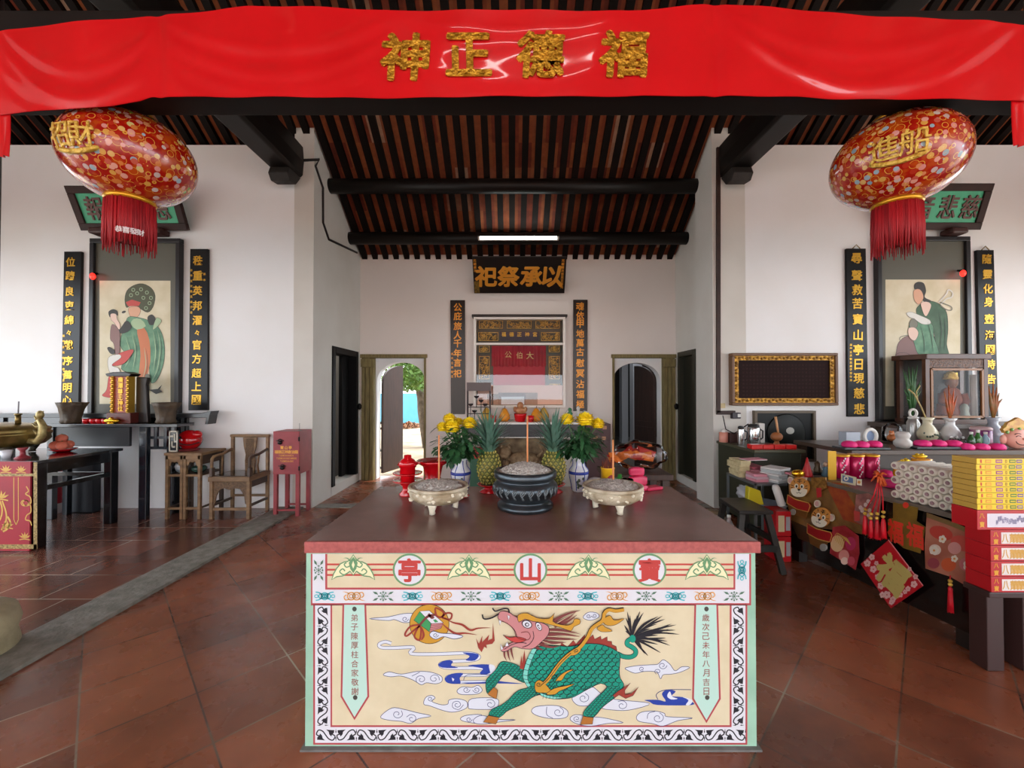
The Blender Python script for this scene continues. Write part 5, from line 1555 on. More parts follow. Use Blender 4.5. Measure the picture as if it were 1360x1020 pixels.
# crouching stone tiger in the grotto
tg = T('tiger_statue', 'tan stone guardian crouching in the grotto under the central shrine', 'statue', (P(690, 600, 6.4).x, 6.4, 0.3))
ctr = P(690, 606, 6.42)
rk = M('tan_statue_stone', '9A8262', 0.7, hx2='6A5238', nscale=14, bump=0.3)
b = B()
b.sph(ctr + Vector((0.05, 0.02, -0.06)), (0.26, 0.09, 0.13), 18, 12)
b.sph(ctr + Vector((-0.22, -0.03, 0.06)), (0.10, 0.09, 0.10), 14, 10)
b.sph(ctr + Vector((-0.24, -0.11, 0.02)), (0.05, 0.05, 0.04), 10, 8)
for dx in (-0.28, -0.16):
 b.sph(ctr + Vector((dx, -0.02, 0.15)), (0.03, 0.02, 0.035), 8, 6)
for dx in (-0.2, -0.1, 0.16, 0.26):
 b.tube([ctr + Vector((dx, -0.04, -0.06)), ctr + Vector((dx - 0.02, -0.06, -0.2)), ctr + Vector((dx - 0.05, -0.09, -0.24))], [0.055, 0.04, 0.035], 8)
b.tube([ctr + Vector((0.28, 0.0, -0.02)), ctr + Vector((0.36, 0.0, 0.08)), ctr + Vector((0.30, 0.0, 0.18)), ctr + Vector((0.33, 0, 0.24))], [0.03, 0.025, 0.02, 0.01], 8)
b.build('body', rk, tg)
B().box(ctr.x - 0.5, ctr.x + 0.5, 6.30, 6.54, 0.0, ctr.z - 0.22).build('rock_base', MATS['tan_rock'], tg)
# fruit and vessels along the shrine altar
orange = M('orange_fruit', 'E59A22', 0.45, hx2='D88418', nscale=12, bump=0.05)
pearm = M('golden_pear', 'D9B04A', 0.45, hx2='C99A36', nscale=10)
leafg = M('fresh_green_leaf', '4E8A3A', 0.5)
SA = 6.42
def on_sa(u, D=6.42):
 p = P(u, 561, D); p.z = zt_
 return p
for u, k, lab in ((646, 0, 'pale golden pear standing just left of the left pineapple crown under the shrine'), (670, 1, 'plump orange pear under the shrine, right of the left pineapple crown'), (712, 1, 'plump orange pear under the shrine, left of the right pineapple crown'), (722, 0, 'pale golden pear tucked beside the right pineapple crown under the shrine')):
 p = on_sa(u, 6.62 if u in (722, 646) else 6.42)
 r = T('pear', lab, 'fruit', p)
 B().lathe([(0.0, 0.0), (0.05, 0.005), (0.085, 0.05), (0.082, 0.10), (0.055, 0.15), (0.035, 0.19), (0.015, 0.205), (0.0, 0.205)], p, 18).build('flesh', orange if k else pearm, r)
 B().cyl(p + Vector((0, 0, 0.20)), p + Vector((0.01, 0, 0.24)), 0.006, n=6).build('stalk', M('stalk', '6A5232', 0.7), r)
p = on_sa(691)
r = T('offering_bowl', 'red offering bowl holding a small gilded figure in the middle of the shrine altar', 'bowl', p)
redlac = M('glossy_red_plastic', 'C80D18', 0.18, coat=0.4)
B().lathe([(0.07, 0), (0.085, 0.02), (0.095, 0.10), (0.10, 0.125), (0.09, 0.125), (0.085, 0.04), (0.0, 0.03)], p, 24).build('bowl', redlac, r)
b = B().sph(p + Vector((0, 0, 0.17)), (0.09, 0.06, 0.07), 14, 10).sph(p + Vector((0, -0.02, 0.25)), (0.05, 0.05, 0.055), 12, 8).sph(p + Vector((-0.08, -0.01, 0.19)), (0.03, 0.03, 0.045), 8, 6).sph(p + Vector((0.08, -0.01, 0.19)), (0.03, 0.03, 0.045), 8, 6)
b.build('gilded_figure', M('rosy_gold', 'C99A6A', 0.45, 0.2, hx2='A8623E', nscale=20), r)
for u, lab in ((655, 'red cup on the shrine altar left of the gilded figure'), (705, 'red cup on the shrine altar right of the gilded figure')):
 p = on_sa(u, 6.31)
 o = B().lathe([(0.04, 0), (0.05, 0.1), (0.045, 0.1), (0.035, 0.01), (0, 0.01)], p, 18).build('cup', MATS['glossy_red_plastic'])
 tag(o, lab, 'cup')
for u, c_, lab, h in ((757, '2E7A4A', 'small green figure on the right end of the shrine altar', 0.22), (768, 'D8D6D0', 'small white figure beside the green one on the shrine altar', 0.24), (776, '8FA0B8', 'small blue grey ornament at the right end of the shrine altar', 0.17)):
 p = on_sa(u, 6.42 + (u - 766) * 0.011)
 o = B().lathe([(0.045, 0), (0.05, 0.02), (0.03, h * 0.45), (0.045, h * 0.6), (0.02, h * 0.72), (0.03, h * 0.82), (0.025, h * 0.93), (0, h)], p, 14).build('figurine', M('glaze_' + c_, c_, 0.3))
 tag(o, lab, 'figurine')
# candle rack with a dark header board
ux0, ux1, uz0, uz1 = R3(620, 508, 652, 561, 6.35)
r = T('candle_rack', 'dark metal candle rack with a header board, standing left of the shrine window', 'candle rack', ((ux0 + ux1) / 2, 6.35, zt_))
iron = M('dark_iron', '33292A', 0.45, 0.5)
b = B()
for x in (ux0, ux1 - 0.025):
 b.box(x, x + 0.025, 6.34, 6.365, zt_, uz1)
b.build('frame', iron, r)
B().box(ux0, ux1, 6.335, 6.36, uz1 - 0.13, uz1).build('header_board', M('grey_brown_board', '5A4C4C', 0.4), r)
for z in (0.12, 0.22):
 B().box(ux0, ux1, 6.345, 6.36, zt_ + z, zt_ + z + 0.012).build('cross_bar', iron, r)
for (x, z) in ((0.06, 0.24), (0.15, 0.36), (0.22, 0.30), (0.28, 0.24), (0.12, 0.14)):
 b = B().lathe([(0.012, 0), (0.035, 0.02), (0.04, 0.04), (0.0, 0.03)], (ux0 + x, 6.33, zt_ + z), 12).cyl((ux0 + x, 6.33, zt_ + max(0, z - 0.14)), (ux0 + x, 6.33, zt_ + z), 0.006, n=6)
 b.build('candle_cup', iron, r)
# dark red cabinet end with pale squares at the right of the offering altar
xa, xb, za, zb = R3(779, 563, 811, 625, 6.2)
r = T('side_cabinet', 'dark red-brown cabinet with pale square marks, right of the offering altar', 'cabinet', ((xa + xb) / 2, 6.4, 0))
B().box(xa, xb, 6.2, YB - 0.01, 0, zb).build('body', M('plum_brown', '4A2E30', 0.45), r, bevel=0.006)
for u, v in ((803, 568), (802, 582), (791, 582)):
 p = P(u, v, 6.2)
 B().box(p.x - 0.03, p.x + 0.03, 6.195, 6.2, p.z - 0.025, p.z + 0.025).build('pale_mark', M('pale_mark', 'B98A6A', 0.6), r)
for k, (u, v, c_, lab) in enumerate(((632, 603, 'B3202C', 'red box in front of the left pier of the offering altar'), (633, 616, '2E5A44', 'dark green box under the red one by the offering altar'))):
 xa, xb, za, zb = R3(u - 9, v - 7, u + 9, v + 6, 6.0)
 o = B().box(xa, xb, 6.0, 6.2, za if k == 0 else 0.0, zb).build('box', M('box_' + c_, c_, 0.5), bevel=0.006)
 if k == 0:
  zred = za
 tag(o, lab, 'box')
# ---------------------------------------------------------------- things standing on the altar block
def onA(u, D):
 p = P(u, 600, D); p.z = ZT
 return p
pewter = M('dark_pewter', '4E565C', 0.28, metal=0.75, hx2='3C444A', nscale=6)
ash_m = M('incense_ash', 'E0DDD6', 0.95, hx2='B8B4AC', nscale=55, bump=0.8, bscale=90)
joss = M('joss_stick', 'E2935E', 0.6)
def ash(bb, c, R, h):
 n, m = 40, 14
 vs = []; fs = []
 for j in range(m + 1):
  for i in range(n):
   t = 2 * pi * i / n; r_ = R * (1 - j / m)
   z = h * (1 - (r_ / R) ** 1.7) + random.uniform(-0.004, 0.005) * (0 if j == 0 else 1)
   vs.append(c + Vector((r_ * cos(t), r_ * sin(t), z)))
 for j in range(m):
  for i in range(n):
   l = (i + 1) % n
   fs.append((j * n + i, j * n + l, (j + 1) * n + l, (j + 1) * n + i))
 bb.add(vs, fs, 0, True)
 for k in range(90):
  t = random.uniform(0, 6.28); r_ = R * sqrt(random.random()) * 0.93
  p = c + Vector((r_ * cos(t), r_ * sin(t), h * (1 - (r_ / R) ** 1.7) + 0.001))
  d = Vector((random.uniform(-1, 1), random.uniform(-1, 1), random.uniform(-0.1, 0.5))).normalized() * random.uniform(0.004, 0.011)
  bb.tube([p, p + d], 0.0018, 4)
def joss_stick(u0, v0, u1, v1, D, zbase, label):
 p1 = P(u1, v1, D); p0 = P(u0, v0, D); p0.z = zbase
 o = B().cyl(p0, p1, 0.0045, 0.0042, 10).build('joss_stick', joss)
 tag(o, label, 'incense stick')
# large pewter censer
CD_ = 2.24
c = onA(697.5, CD_)
r = T('incense_burner', 'large dark pewter incense burner in the middle of the altar block', 'incense burner', c)
B().lathe([(0.142, 0.0), (0.150, 0.008), (0.150, 0.022), (0.140, 0.034), (0.128, 0.044), (0.130, 0.050), (0.150, 0.066), (0.166, 0.090), (0.172, 0.112), (0.168, 0.132), (0.152, 0.148), (0.147, 0.154), (0.156, 0.160), (0.166, 0.166), (0.168, 0.176), (0.168, 0.196), (0.160, 0.203), (0.150, 0.203), (0.148, 0.170), (0.0, 0.165)], c, 56).build('bowl', pewter, r)
b = B()
for k in range(26):
 a = 2 * pi * k / 26
 for q in range(3):
  pts = []
  for i in range(7):
   aa = a + 0.05 * cos(i * 0.9 + q) + 0.02 * q
   z = 0.078 + 0.05 * i / 6
   rr = 0.1515 + 0.021 * sin(pi * (z - 0.055) / 0.10) + 0.001
   pts.append(c + Vector((rr * cos(aa), rr * sin(aa), z)))
  b.tube(pts, 0.003, 5)
b.build('cast_relief', M('worn_pewter', '6E767A', 0.35, metal=0.6), r)
b = B(); ash(b, c + Vector((0, 0, 0.19)), 0.149, 0.052); b.build('ash', ash_m, r)
joss_stick(700.5, 605, 700.5, 553, CD_, ZT + 0.22, 'thick orange joss stick standing in the ash of the dark pewter burner')
# two pale tripod bowls
pale_b = M('pale_crusted_bronze', 'C9BEA6', 0.5, hx2='A08F72', nscale=9, bump=0.4, bscale=40, lo=0.45, hi=0.62)
def tripod(u, D, label, twist):
 c = onA(u, D) + Vector((0, 0, 0.006))
 r = T('tripod_bowl', label, 'incense bowl', c)
 B().lathe([(0.0, 0.032), (0.06, 0.034), (0.11, 0.045), (0.145, 0.068), (0.152, 0.088), (0.147, 0.100), (0.142, 0.104), (0.152, 0.108), (0.158, 0.116), (0.156, 0.126), (0.148, 0.128), (0.140, 0.122), (0.136, 0.112), (0.0, 0.108)], c, 48).build('bowl', pale_b, r)
 b = B()
 for k in range(46):
  a = random.uniform(0, 6.28)
  z = random.choice((0.10, 0.094, 0.07, 0.062, 0.075))
  rr = 0.150 if z > 0.085 else 0.146
  b.sph(c + Vector((rr * cos(a), rr * sin(a), z)), (0.006 + 0.006 * random.random(), 0.006 + 0.006 * random.random(), 0.004 + 0.005 * random.random()), 8, 5)
 b.build('wax_crust', M('cream_wax', 'E4DCC6', 0.5), r)['kind'] = 'stuff'
 for k in range(3):
  a = twist + 2 * pi * k / 3
  p = c + Vector((0.088 * cos(a), 0.088 * sin(a), 0))
  B().tube([p + Vector((0, 0, 0.045)), p + Vector((0, 0, 0.03)), p + Vector((0.004 * cos(a), 0.004 * sin(a), 0.012)), p], [0.026, 0.02, 0.014, 0.016], 10).build('leg', MATS['cream_wax'], r)
 b = B(); ash(b, c + Vector((0, 0, 0.117)), 0.138, 0.034); b.build('ash', ash_m, r)
 return c
TD = 2.19
tripod(582.5, TD, 'pale tripod incense bowl at the left of the dark pewter burner', radians(-100))
joss_stick(583, 640, 583, 578, TD, ZT + 0.14, 'orange joss stick standing in the left pale tripod bowl')
tripod(813.5, TD, 'pale tripod incense bowl at the right of the dark pewter burner', radians(-80))
joss_stick(814.5, 635, 814, 584, TD, ZT + 0.14, 'orange joss stick standing in the right pale tripod bowl')
# red tiered stand and red spool-shaped stands
BK = 2.60
c = onA(541.5, 2.50)
r = T('tiered_stand', 'glossy red stand with cone top and two discs, leftmost on the altar block', 'offering stand', c)
redp = MATS['glossy_red_plastic']
B().lathe([(0.05, 0.0), (0.052, 0.006), (0.030, 0.03), (0.030, 0.055), (0.042, 0.062), (0.042, 0.125), (0.045, 0.13), (0.045, 0.165), (0.052, 0.168), (0.052, 0.178), (0.062, 0.182), (0.040, 0.21), (0.022, 0.222), (0.022, 0.238), (0.0, 0.242)], c, 32).build('column', redp, r)
for z in (0.078, 0.122):
 B().lathe([(0.041, z), (0.084, z + 0.006), (0.088, z + 0.013), (0.084, z + 0.013), (0.041, z + 0.008)], c, 36).build('disc', redp, r)
c = onA(575, 2.64)
o = B().lathe([(0.085, 0.0), (0.092, 0.012), (0.075, 0.035), (0.055, 0.055), (0.048, 0.08), (0.056, 0.12), (0.064, 0.15), (0.098, 0.170), (0.104, 0.182), (0.098, 0.186), (0.06, 0.165), (0.0, 0.16)], c, 40).build('spool_stand', redp)
tag(o, 'wide glossy red spool-shaped stand beside the tiered red stand', 'offering stand')
# vases of chrysanthemums
porc = M('white_porcelain', 'E4E8F0', 0.15, coat=0.4)
cob = M('cobalt_glaze', '2A3FA0', 0.2, coat=0.3)
lfm = M('chrysanthemum_leaf', '33633A', 0.5, hx2='24502C', nscale=20)
yel = M('yellow_petal', 'FFEA24', 0.6, hx2='FBDC14', nscale=25)
stem_m = M('green_stem', '4A7A3C', 0.5)
def petal_head(bb, c, R):
 for j in range(7):
  ph = pi * (0.06 + 0.12 * j)
  n = int(5 + 15 * sin(ph))
  for i in range(n):
   t = 2 * pi * (i + 0.5 * (j % 2)) / n + random.uniform(-0.1, 0.1)
   d = Vector((sin(ph) * cos(t), sin(ph) * sin(t), cos(ph)))
   e = d.cross(Vector((0, 0, 1)))
   if e.length < 0.05:
    e = Vector((1, 0, 0))
   e.normalize(); f_ = e.cross(d)
   L = R * random.uniform(1.05, 1.3); w_ = R * 0.27
   bb.add([c + d * L * 0.35, c + d * L * 0.75 + e * w_ - f_ * w_ * 0.2, c + d * L + f_ * w_ * 0.9, c + d * L * 0.75 - e * w_ - f_ * w_ * 0.2], [(0, 1, 2, 3)], 0, True)
 bb.sph(c, R * 0.8, 12, 8)
 bb.v[-len(bb.v):] = [c + Vector(((p.x - c.x) * 1.12, (p.y - c.y) * 1.12, (p.z - c.z) * 0.88)) for p in bb.v]
def leaf(bb, p, d, L, W):
 d = d.normalized(); e = d.cross(Vector((0, 0, 1)))
 if e.length < 0.05:
  e = Vector((1, 0, 0))
 e.normalize(); n_ = e.cross(d)
 pts = [(0, 0), (0.18, 0.35), (0.3, 0.22), (0.48, 0.5), (0.6, 0.3), (0.78, 0.36), (1, 0)]
 up_ = [p + d * L * a + e * W * b_ - Vector((0, 0, 1)) * L * 0.35 * a * a + n_ * 0.1 * W * b_ for a, b_ in pts]
 dn = [p + d * L * a - e * W * b_ - Vector((0, 0, 1)) * L * 0.35 * a * a + n_ * 0.1 * W * b_ for a, b_ in pts[1:-1]]
 mid = [p + d * L * a - Vector((0, 0, 1)) * L * 0.35 * a * a for a, b_ in pts[1:-1]]
 k = len(up_)
 for i in range(len(mid)):
  pass
 vs = up_ + dn + mid
 fs = []
 m_ = len(mid)
 U = lambda i: i
 Dn = lambda i: k + i - 1
 Mi = lambda i: k + m_ + i - 1
 fs.append((0, U(1), Mi(1))); fs.append((0, Mi(1), Dn(1)))
 for i in range(1, m_):
  fs.append((U(i), U(i + 1), Mi(i + 1), Mi(i))); fs.append((Mi(i), Mi(i + 1), Dn(i + 1), Dn(i)))
 fs.append((U(m_), k - 1, Mi(m_))); fs.append((Mi(m_), k - 1, Dn(m_)))
 bb.add(vs, fs, 0, True)
def vase(u, D, label, mums, spread, cx_leaf):
 c = onA(u, D)
 r = T('flower_vase', label, 'vase of flowers', c)
 B().lathe([(0.038, 0.0), (0.041, 0.006), (0.046, 0.04), (0.058, 0.095), (0.061, 0.118), (0.056, 0.135), (0.040, 0.155), (0.034, 0.175), (0.036, 0.195), (0.045, 0.208), (0.041, 0.208), (0.03, 0.18), (0.0, 0.16)], c, 32).build('vase', porc, r)
 b = B()
 b.lathe([(0.0605, 0.108), (0.0622, 0.113), (0.0622, 0.121), (0.0605, 0.126)], c, 32)
 for a in (radians(-62), radians(-118), radians(0), radians(180)):
  b.tube([c + Vector((rr * cos(a), rr * sin(a), z)) for rr, z in ((0.043, 0.01), (0.047, 0.04), (0.0585, 0.095), (0.062, 0.118), (0.0565, 0.136), (0.0405, 0.156), (0.0345, 0.175), (0.037, 0.195))], 0.0028, 6)
 b.build('blue_bands', cob, r)
 b = B()
 for k in range(9):
  a = radians(-90) + random.uniform(-0.35, 0.35); z = 0.03 + 0.06 * random.random()
  rr = 0.0445 + (z - 0.03) * 0.2 + 0.0015
  b.sph(c + Vector((rr * cos(a), rr * sin(a), z)), (0.008, 0.003, 0.009), 8, 5)
 b.build('painted_sprig', M('sprig_paint', '4A5A4A', 0.4), r)
 top = c + Vector((0, 0, 0.19))
 heads = []
 for (mu, mv, rad, dD) in mums:
  h = P(mu, mv, D + dD)
  heads.append(h)
  B().tube([top, top * 0.5 + h * 0.5 + Vector((0, 0, 0.02)), h], 0.0035, 6).build('stem', stem_m, r)
  bb = B(); petal_head(bb, h, sz(rad, D + dD)); bb.build('flower_head', yel, r)
 b = B()
 for k in range(330):
  t = random.random()
  u_ = random.gauss(cx_leaf, spread * 0.46); v_ = 608 - abs(random.gauss(0, 1)) * 17 - 3
  if v_ < 562 or abs(u_ - cx_leaf) > spread:
   continue
  p = P(u_, v_, D + random.uniform(-0.09, 0.09))
  d = Vector(((u_ - cx_leaf) / spread + random.uniform(-0.5, 0.5), random.uniform(-0.9, 0.4), random.uniform(-0.45, 0.6)))
  leaf(b, p, d, random.uniform(0.05, 0.08), random.uniform(0.026, 0.04))
 b.build('foliage', lfm, r)
vase(612, 2.58, 'blue and white vase of yellow chrysanthemums near the red spool-shaped stand', [(588, 567.5, 6.8, -0.03), (600.5, 567, 9.2, -0.05), (597, 556.5, 7.5, 0.02), (623.5, 562.5, 8.6, 0.0), (609, 560, 5.5, 0.06)], 27, 610)
vase(768.5, 2.60, 'blue and white vase of yellow chrysanthemums near the tall yellow incense canister', [(753, 557.5, 8.2, -0.03), (777, 557.5, 10, -0.04), (794, 563, 7.6, 0.0)], 27, 771)
# pineapples on small red stands
pine_m = M('pineapple_skin', '66692E', 0.6, hx2='4C5426', nscale=10)
eye_m = M('pineapple_eye', '5E5A28', 0.6)
crown_m = M('pineapple_crown', '6F9383', 0.5, hx2='4F7A66', nscale=9)
def pineapple(u, D, label):
 c = onA(u, D)
 st = T('fruit_stand', 'small glossy red fruit stand under the %s pineapple' % ('left' if u < 700 else 'right'), 'fruit stand', c)
 B().lathe([(0.055, 0), (0.06, 0.006), (0.030, 0.022), (0.028, 0.032), (0.07, 0.047), (0.074, 0.054), (0.066, 0.052), (0.0, 0.045)], c, 28).build('stand', redp, st)
 g = c + Vector((0, 0, 0.046))
 r = T('pineapple', label, 'pineapple', g)
 H_, R_ = 0.20, 0.070
 prof = [(R_ * (sin(pi * (0.10 + 0.80 * k / 16)) ** 0.55), 0.004 + H_ * k / 16) for k in range(17)]
 prof = [(0.0, 0.002)] + prof + [(0.0, H_ + 0.006)]
 B().lathe(prof, g, 28).build('body', pine_m, r)
 b = B(); d_ = B()
 rows = 10; n = 13
 for j in range(rows):
  z = 0.016 + H_ * 0.92 * j / (rows - 1)
  rr = R_ * (sin(pi * (0.10 + 0.80 * min(1, (z - 0.004) / H_))) ** 0.55)
  for i in range(n):
   t = 2 * pi * (i + 0.5 * (j % 2)) / n
   p = g + Vector((rr * cos(t), rr * sin(t), z))
   w_ = pi * rr / n * 0.74
   e = Vector((-sin(t), cos(t), 0)); o_ = Vector((cos(t), sin(t), 0)); hz = H_ / rows * 0.56
   b.add([p + e * w_, p + Vector((0, 0, hz)), p - e * w_, p - Vector((0, 0, hz)), p + o_ * 0.010], [(0, 1, 4), (1, 2, 4), (2, 3, 4), (3, 0, 4)])
   d_.sph(p + o_ * 0.009, 0.0035, 6, 4)
 b.build('scales', M('pineapple_scale', 'CDB765', 0.5, hx2='9AA048', nscale=22), r)
 d_.build('eyes', eye_m, r)
 b = B()
 top = g + Vector((0, 0, H_))
 for j in range(9):
  n2 = 9 - j // 2
  for i in range(n2):
   t = 2 * pi * (i + 0.5 * (j % 2)) / n2 + 0.13 * j
   L = 0.09 + 0.024 * j - (0.03 if j > 6 else 0) + random.uniform(-0.008, 0.008)
   lean = 1.15 - 0.10 * j
   o_ = Vector((cos(t), sin(t), 0)); e = Vector((-sin(t), cos(t), 0))
   base = top + o_ * (0.026 - 0.0022 * j) + Vector((0, 0, 0.006 * j))
   vs = []; m_ = 6
   for k in range(m_ + 1):
    q = k / m_
    p = base + o_ * (L * lean * (0.35 * q + 0.65 * q * q)) + Vector((0, 0, L * (q - 0.30 * lean * q * q)))
    w_ = 0.015 * (1 - q) ** 0.7 + 0.0006
    vs += [p + e * w_, p - o_ * 0.002, p - e * w_]
   fs = []
   for k in range(m_):
    a = k * 3
    fs += [(a, a + 1, a + 4, a + 3), (a + 1, a + 2, a + 5, a + 4)]
   b.add(vs, fs, 0, True)
 b.build('crown', crown_m, r)
pineapple(649.5, 2.57, 'fresh pineapple on a red stand behind the dark pewter burner, left of the joss stick')
pineapple(735, 2.57, 'fresh pineapple on a red stand behind the dark pewter burner, right of the joss stick')
# small jars, canister, packets
c = onA(609, 2.44)
r = T('lidded_jar', 'small clear jar with a bright blue lid in front of the left flower vase', 'jar', c + Vector((0, 0, 0.012)))
dsh = B().lathe([(0.045, 0.0), (0.062, 0.008), (0.066, 0.014), (0.05, 0.012), (0.0, 0.012)], c, 30).build('dish', redp)
tag(dsh, 'low red dish under the blue-lidded jar', 'dish')
c2 = c + Vector((0, 0, 0.013))
B().lathe([(0.030, 0), (0.034, 0.004), (0.034, 0.062), (0.028, 0.066), (0.0, 0.066)], c2, 24).build('jar', M('milky_plastic', 'C6D2DE', 0.25), r)
B().lathe([(0.0355, 0.062), (0.0365, 0.066), (0.0365, 0.084), (0.033, 0.087), (0.0, 0.087)], c2, 24).build('lid', M('bright_blue_plastic', '2FA8DC', 0.3), r)
B().lathe([(0.0343, 0.02), (0.0346, 0.022), (0.0346, 0.05), (0.0343, 0.052)], c2, 24).build('label', M('blue_label', '5A86B8', 0.5), r)
c = onA(791, 2.50)
r = T('lidded_jar', 'red jar with a crumpled white cover beside the right flower vase', 'jar', c)
B().lathe([(0.036, 0), (0.038, 0.004), (0.038, 0.06), (0.03, 0.066), (0, 0.066)], c, 24).build('jar', M('red_glass_jar', 'B01420', 0.15, coat=0.3), r)
B().lathe([(0.040, 0.058), (0.046, 0.068), (0.044, 0.088), (0.030, 0.100), (0.0, 0.098)], c, 20, rmod=lambda t, z: 1 + 0.07 * sin(5 * t + z * 60)).build('cover', M('white_tissue', 'E2DFE4', 0.8), r)
c = onA(807, 2.42)
r = T('incense_canister', 'tall yellow incense canister with a dark red label behind the right tripod bowl', 'canister', c)
B().lathe([(0.036, 0), (0.038, 0.003), (0.038, 0.172), (0.041, 0.175), (0.041, 0.181), (0.037, 0.181), (0.035, 0.02), (0, 0.02)], c, 30).build('tin', M('yellow_tin', 'E2AE1E', 0.35, coat=0.2), r)
b = B()
lp = []
for k in range(13):
 z0_ = 0.03; t = radians(-72) + radians(-44 + 88 * k / 12) * 0.8
 zt2 = 0.125 + 0.018 * sin(pi * k / 12)
 lp.append((t, zt2))
for k in range(12):
 (t0, za_), (t1, zb_) = lp[k], lp[k + 1]
 rr = 0.0386
 b.add([c + Vector((rr * cos(t0), rr * sin(t0), 0.025)), c + Vector((rr * cos(t1), rr * sin(t1), 0.025)), c + Vector((rr * cos(t1), rr * sin(t1), zb_)), c + Vector((rr * cos(t0), rr * sin(t0), za_))], [(0, 1, 2, 3)])
b.build('label', M('dark_red_label', '9A2430', 0.5), r)
for k in range(26):
 a = random.uniform(0, 6.28); rr = 0.028 * sqrt(random.random())
 if k == 0:
  b = B()
 b.cyl(c + Vector((rr * cos(a), rr * sin(a), 0.03)), c + Vector((rr * cos(a) * 1.25, rr * sin(a) * 1.25, 0.20 + 0.035 * random.random())), 0.0022, n=5)
b.build('incense_bundle', M('incense_brown', '7A3A28', 0.7), r)
c = onA(823, 2.62)
o = B().lathe([(0.03, 0), (0.042, 0.02), (0.046, 0.045), (0.036, 0.07), (0.014, 0.082), (0.012, 0.10), (0, 0.10)], c, 20).build('green_pot', M('green_ceramic', '2F8A3C', 0.3))
tag(o, 'small green pot beside the tall yellow incense canister', 'pot')
clear = glass_mat('clear_plastic', 0.0, (0.95, 0.95, 0.96, 1))
c = onA(833, 2.50)
r = T('clear_tumbler', 'clear plastic tumbler in front of the pink packets', 'tumbler', c)
B().lathe([(0.028, 0.0), (0.036, 0.095), (0.034, 0.095), (0.027, 0.004), (0, 0.004)], c, 24).build('cup', clear, r)
pinkm = M('bright_pink_wrap', 'E23A6A', 0.35, hx2='C82252', nscale=14, bump=0.3, bscale=20)
for i, (u, D, wx, dy, z, h, rz, lab) in enumerate(((848, 2.60, 0.115, 0.05, 0.0, 0.035, 0.2, 'creased pink packet lying flat at the back right of the altar'), (847, 2.61, 0.11, 0.05, 0.036, 0.055, 0.05, 'bright pink packet in the middle of the pink pile on the altar'), (845, 2.62, 0.095, 0.045, 0.092, 0.05, -0.05, 'upright bright pink packet topping the pink pile on the altar'))):
 c = onA(u, D)
 b = B()
 Tm = Matrix.Translation(c + Vector((0, 0, z))) @ Matrix.Rotation(rz, 4, 'Z')
 n_ = 8
 b.sph((0, 0, 0), 1, 24, 12)
 b.v = [Tm @ Vector((math.copysign(abs(p.x) ** 0.35, p.x) * wx / 2, math.copysign(abs(p.y) ** 0.4, p.y) * dy / 2 + random.uniform(-0.002, 0.002), (math.copysign(abs(p.z) ** 0.4, p.z) + 1) * h / 2 * (1 + 0.06 * sin(p.x * 7 + i)))) for p in b.v]
 o = b.build('gift_packet', pinkm)
 tag(o, lab, 'packet')
c = onA(865, 2.635)
o = B().box(-0.06, 0.06, -0.04, 0.03, 0, 0.022).build('gift_packet', M('deep_rose_wrap', 'C21A48', 0.4), bevel=0.008)
o.location = c; o.rotation_euler = (0, 0, 0.35)
tag(o, 'deep rose folded packet lying at the back edge of the altar', 'packet')
c = onA(829, 2.40)
r = T('wooden_tray', 'shallow light wooden tray in front of the clear tumbler', 'tray', c)
B().box(c.x - 0.06, c.x + 0.06, 2.37, 2.43, ZT, ZT + 0.012).build('tray', M('light_wood', 'D8A67A', 0.55), r, bevel=0.003)
# clear bag of red and orange paper behind, on a low stand behind the altar
def crumple(name, mat, c, d, seed, label, cat, parent=None, n=3):
 rnd = random.Random(seed)
 ph = [rnd.uniform(0, 6.28) for _ in range(6)]
 b = B().sph(c, d, 28, 16, warp=lambda q: 1 + 0.10 * sin(5 * q.x + ph[0]) * sin(6 * q.y + ph[1]) + 0.09 * sin(9 * q.z + 7 * q.x + ph[2]) + 0.05 * sin(15 * q.y + 11 * q.z + ph[3]))
 o = b.build(name, mat, parent)
 if parent is None:
  tag(o, label, cat)
 return o
BS = 3.05
p0, p1 = P(800, 600, BS), P(884, 600, BS)
r = T('back_bench', 'low dark bench behind the altar carrying bagged offerings', 'bench', ((p0.x + p1.x) / 2, BS, 0))
zb = P(840, 629, BS - 0.1).z
B().box(p0.x, p1.x, BS - 0.15, BS + 0.2, zb - 0.04, zb).build('top', MATS['brown_door_wood'], r, bevel=0.005)
for xx in (p0.x + 0.02, p1.x - 0.07):
 for yy in (BS - 0.13, BS + 0.13):
  B().box(xx, xx + 0.05, yy, yy + 0.05, 0, zb - 0.04).build('leg', MATS['brown_door_wood'], r)
q = P(838, 606, BS)
r = T('offering_bag', 'clear plastic bag of red and orange offering paper behind the pink packets', 'bag', (q.x, q.y, zb))
zc = q.z
for k in range(22):
 a = Vector((q.x + random.uniform(-0.10, 0.14), BS + random.uniform(-0.05, 0.06), zc + random.uniform(-0.03, 0.035)))
 if k % 11 == 0:
  if k:
   b.build('orange_paper', M('orange_paper', 'D9742A', 0.5), r)
  b = B()
 d = Vector((random.uniform(0.4, 1), random.uniform(-0.3, 0.3), random.uniform(-0.3, 0.4))).normalized()
 e = d.cross(Vector((0, -1, 0.6))).normalized()
 b.add([a - d * 0.07 - e * 0.022, a + d * 0.07 - e * 0.018, a + d * 0.06 + e * 0.022, a - d * 0.06 + e * 0.018], [(0, 1, 2, 3)])
b.build('red_paper', M('red_paper', 'A82A22', 0.5), r)
B().sph(Vector((q.x + 0.06, BS, (zb + zc) / 2 + 0.06)), (0.20, 0.09, (zc - zb) / 2 + 0.055), 28, 16, warp=lambda d: 1 + 0.05 * sin(9 * d.x + 3 * d.z) + 0.04 * sin(13 * d.z + 5 * d.y)).build('plastic', clear, r)
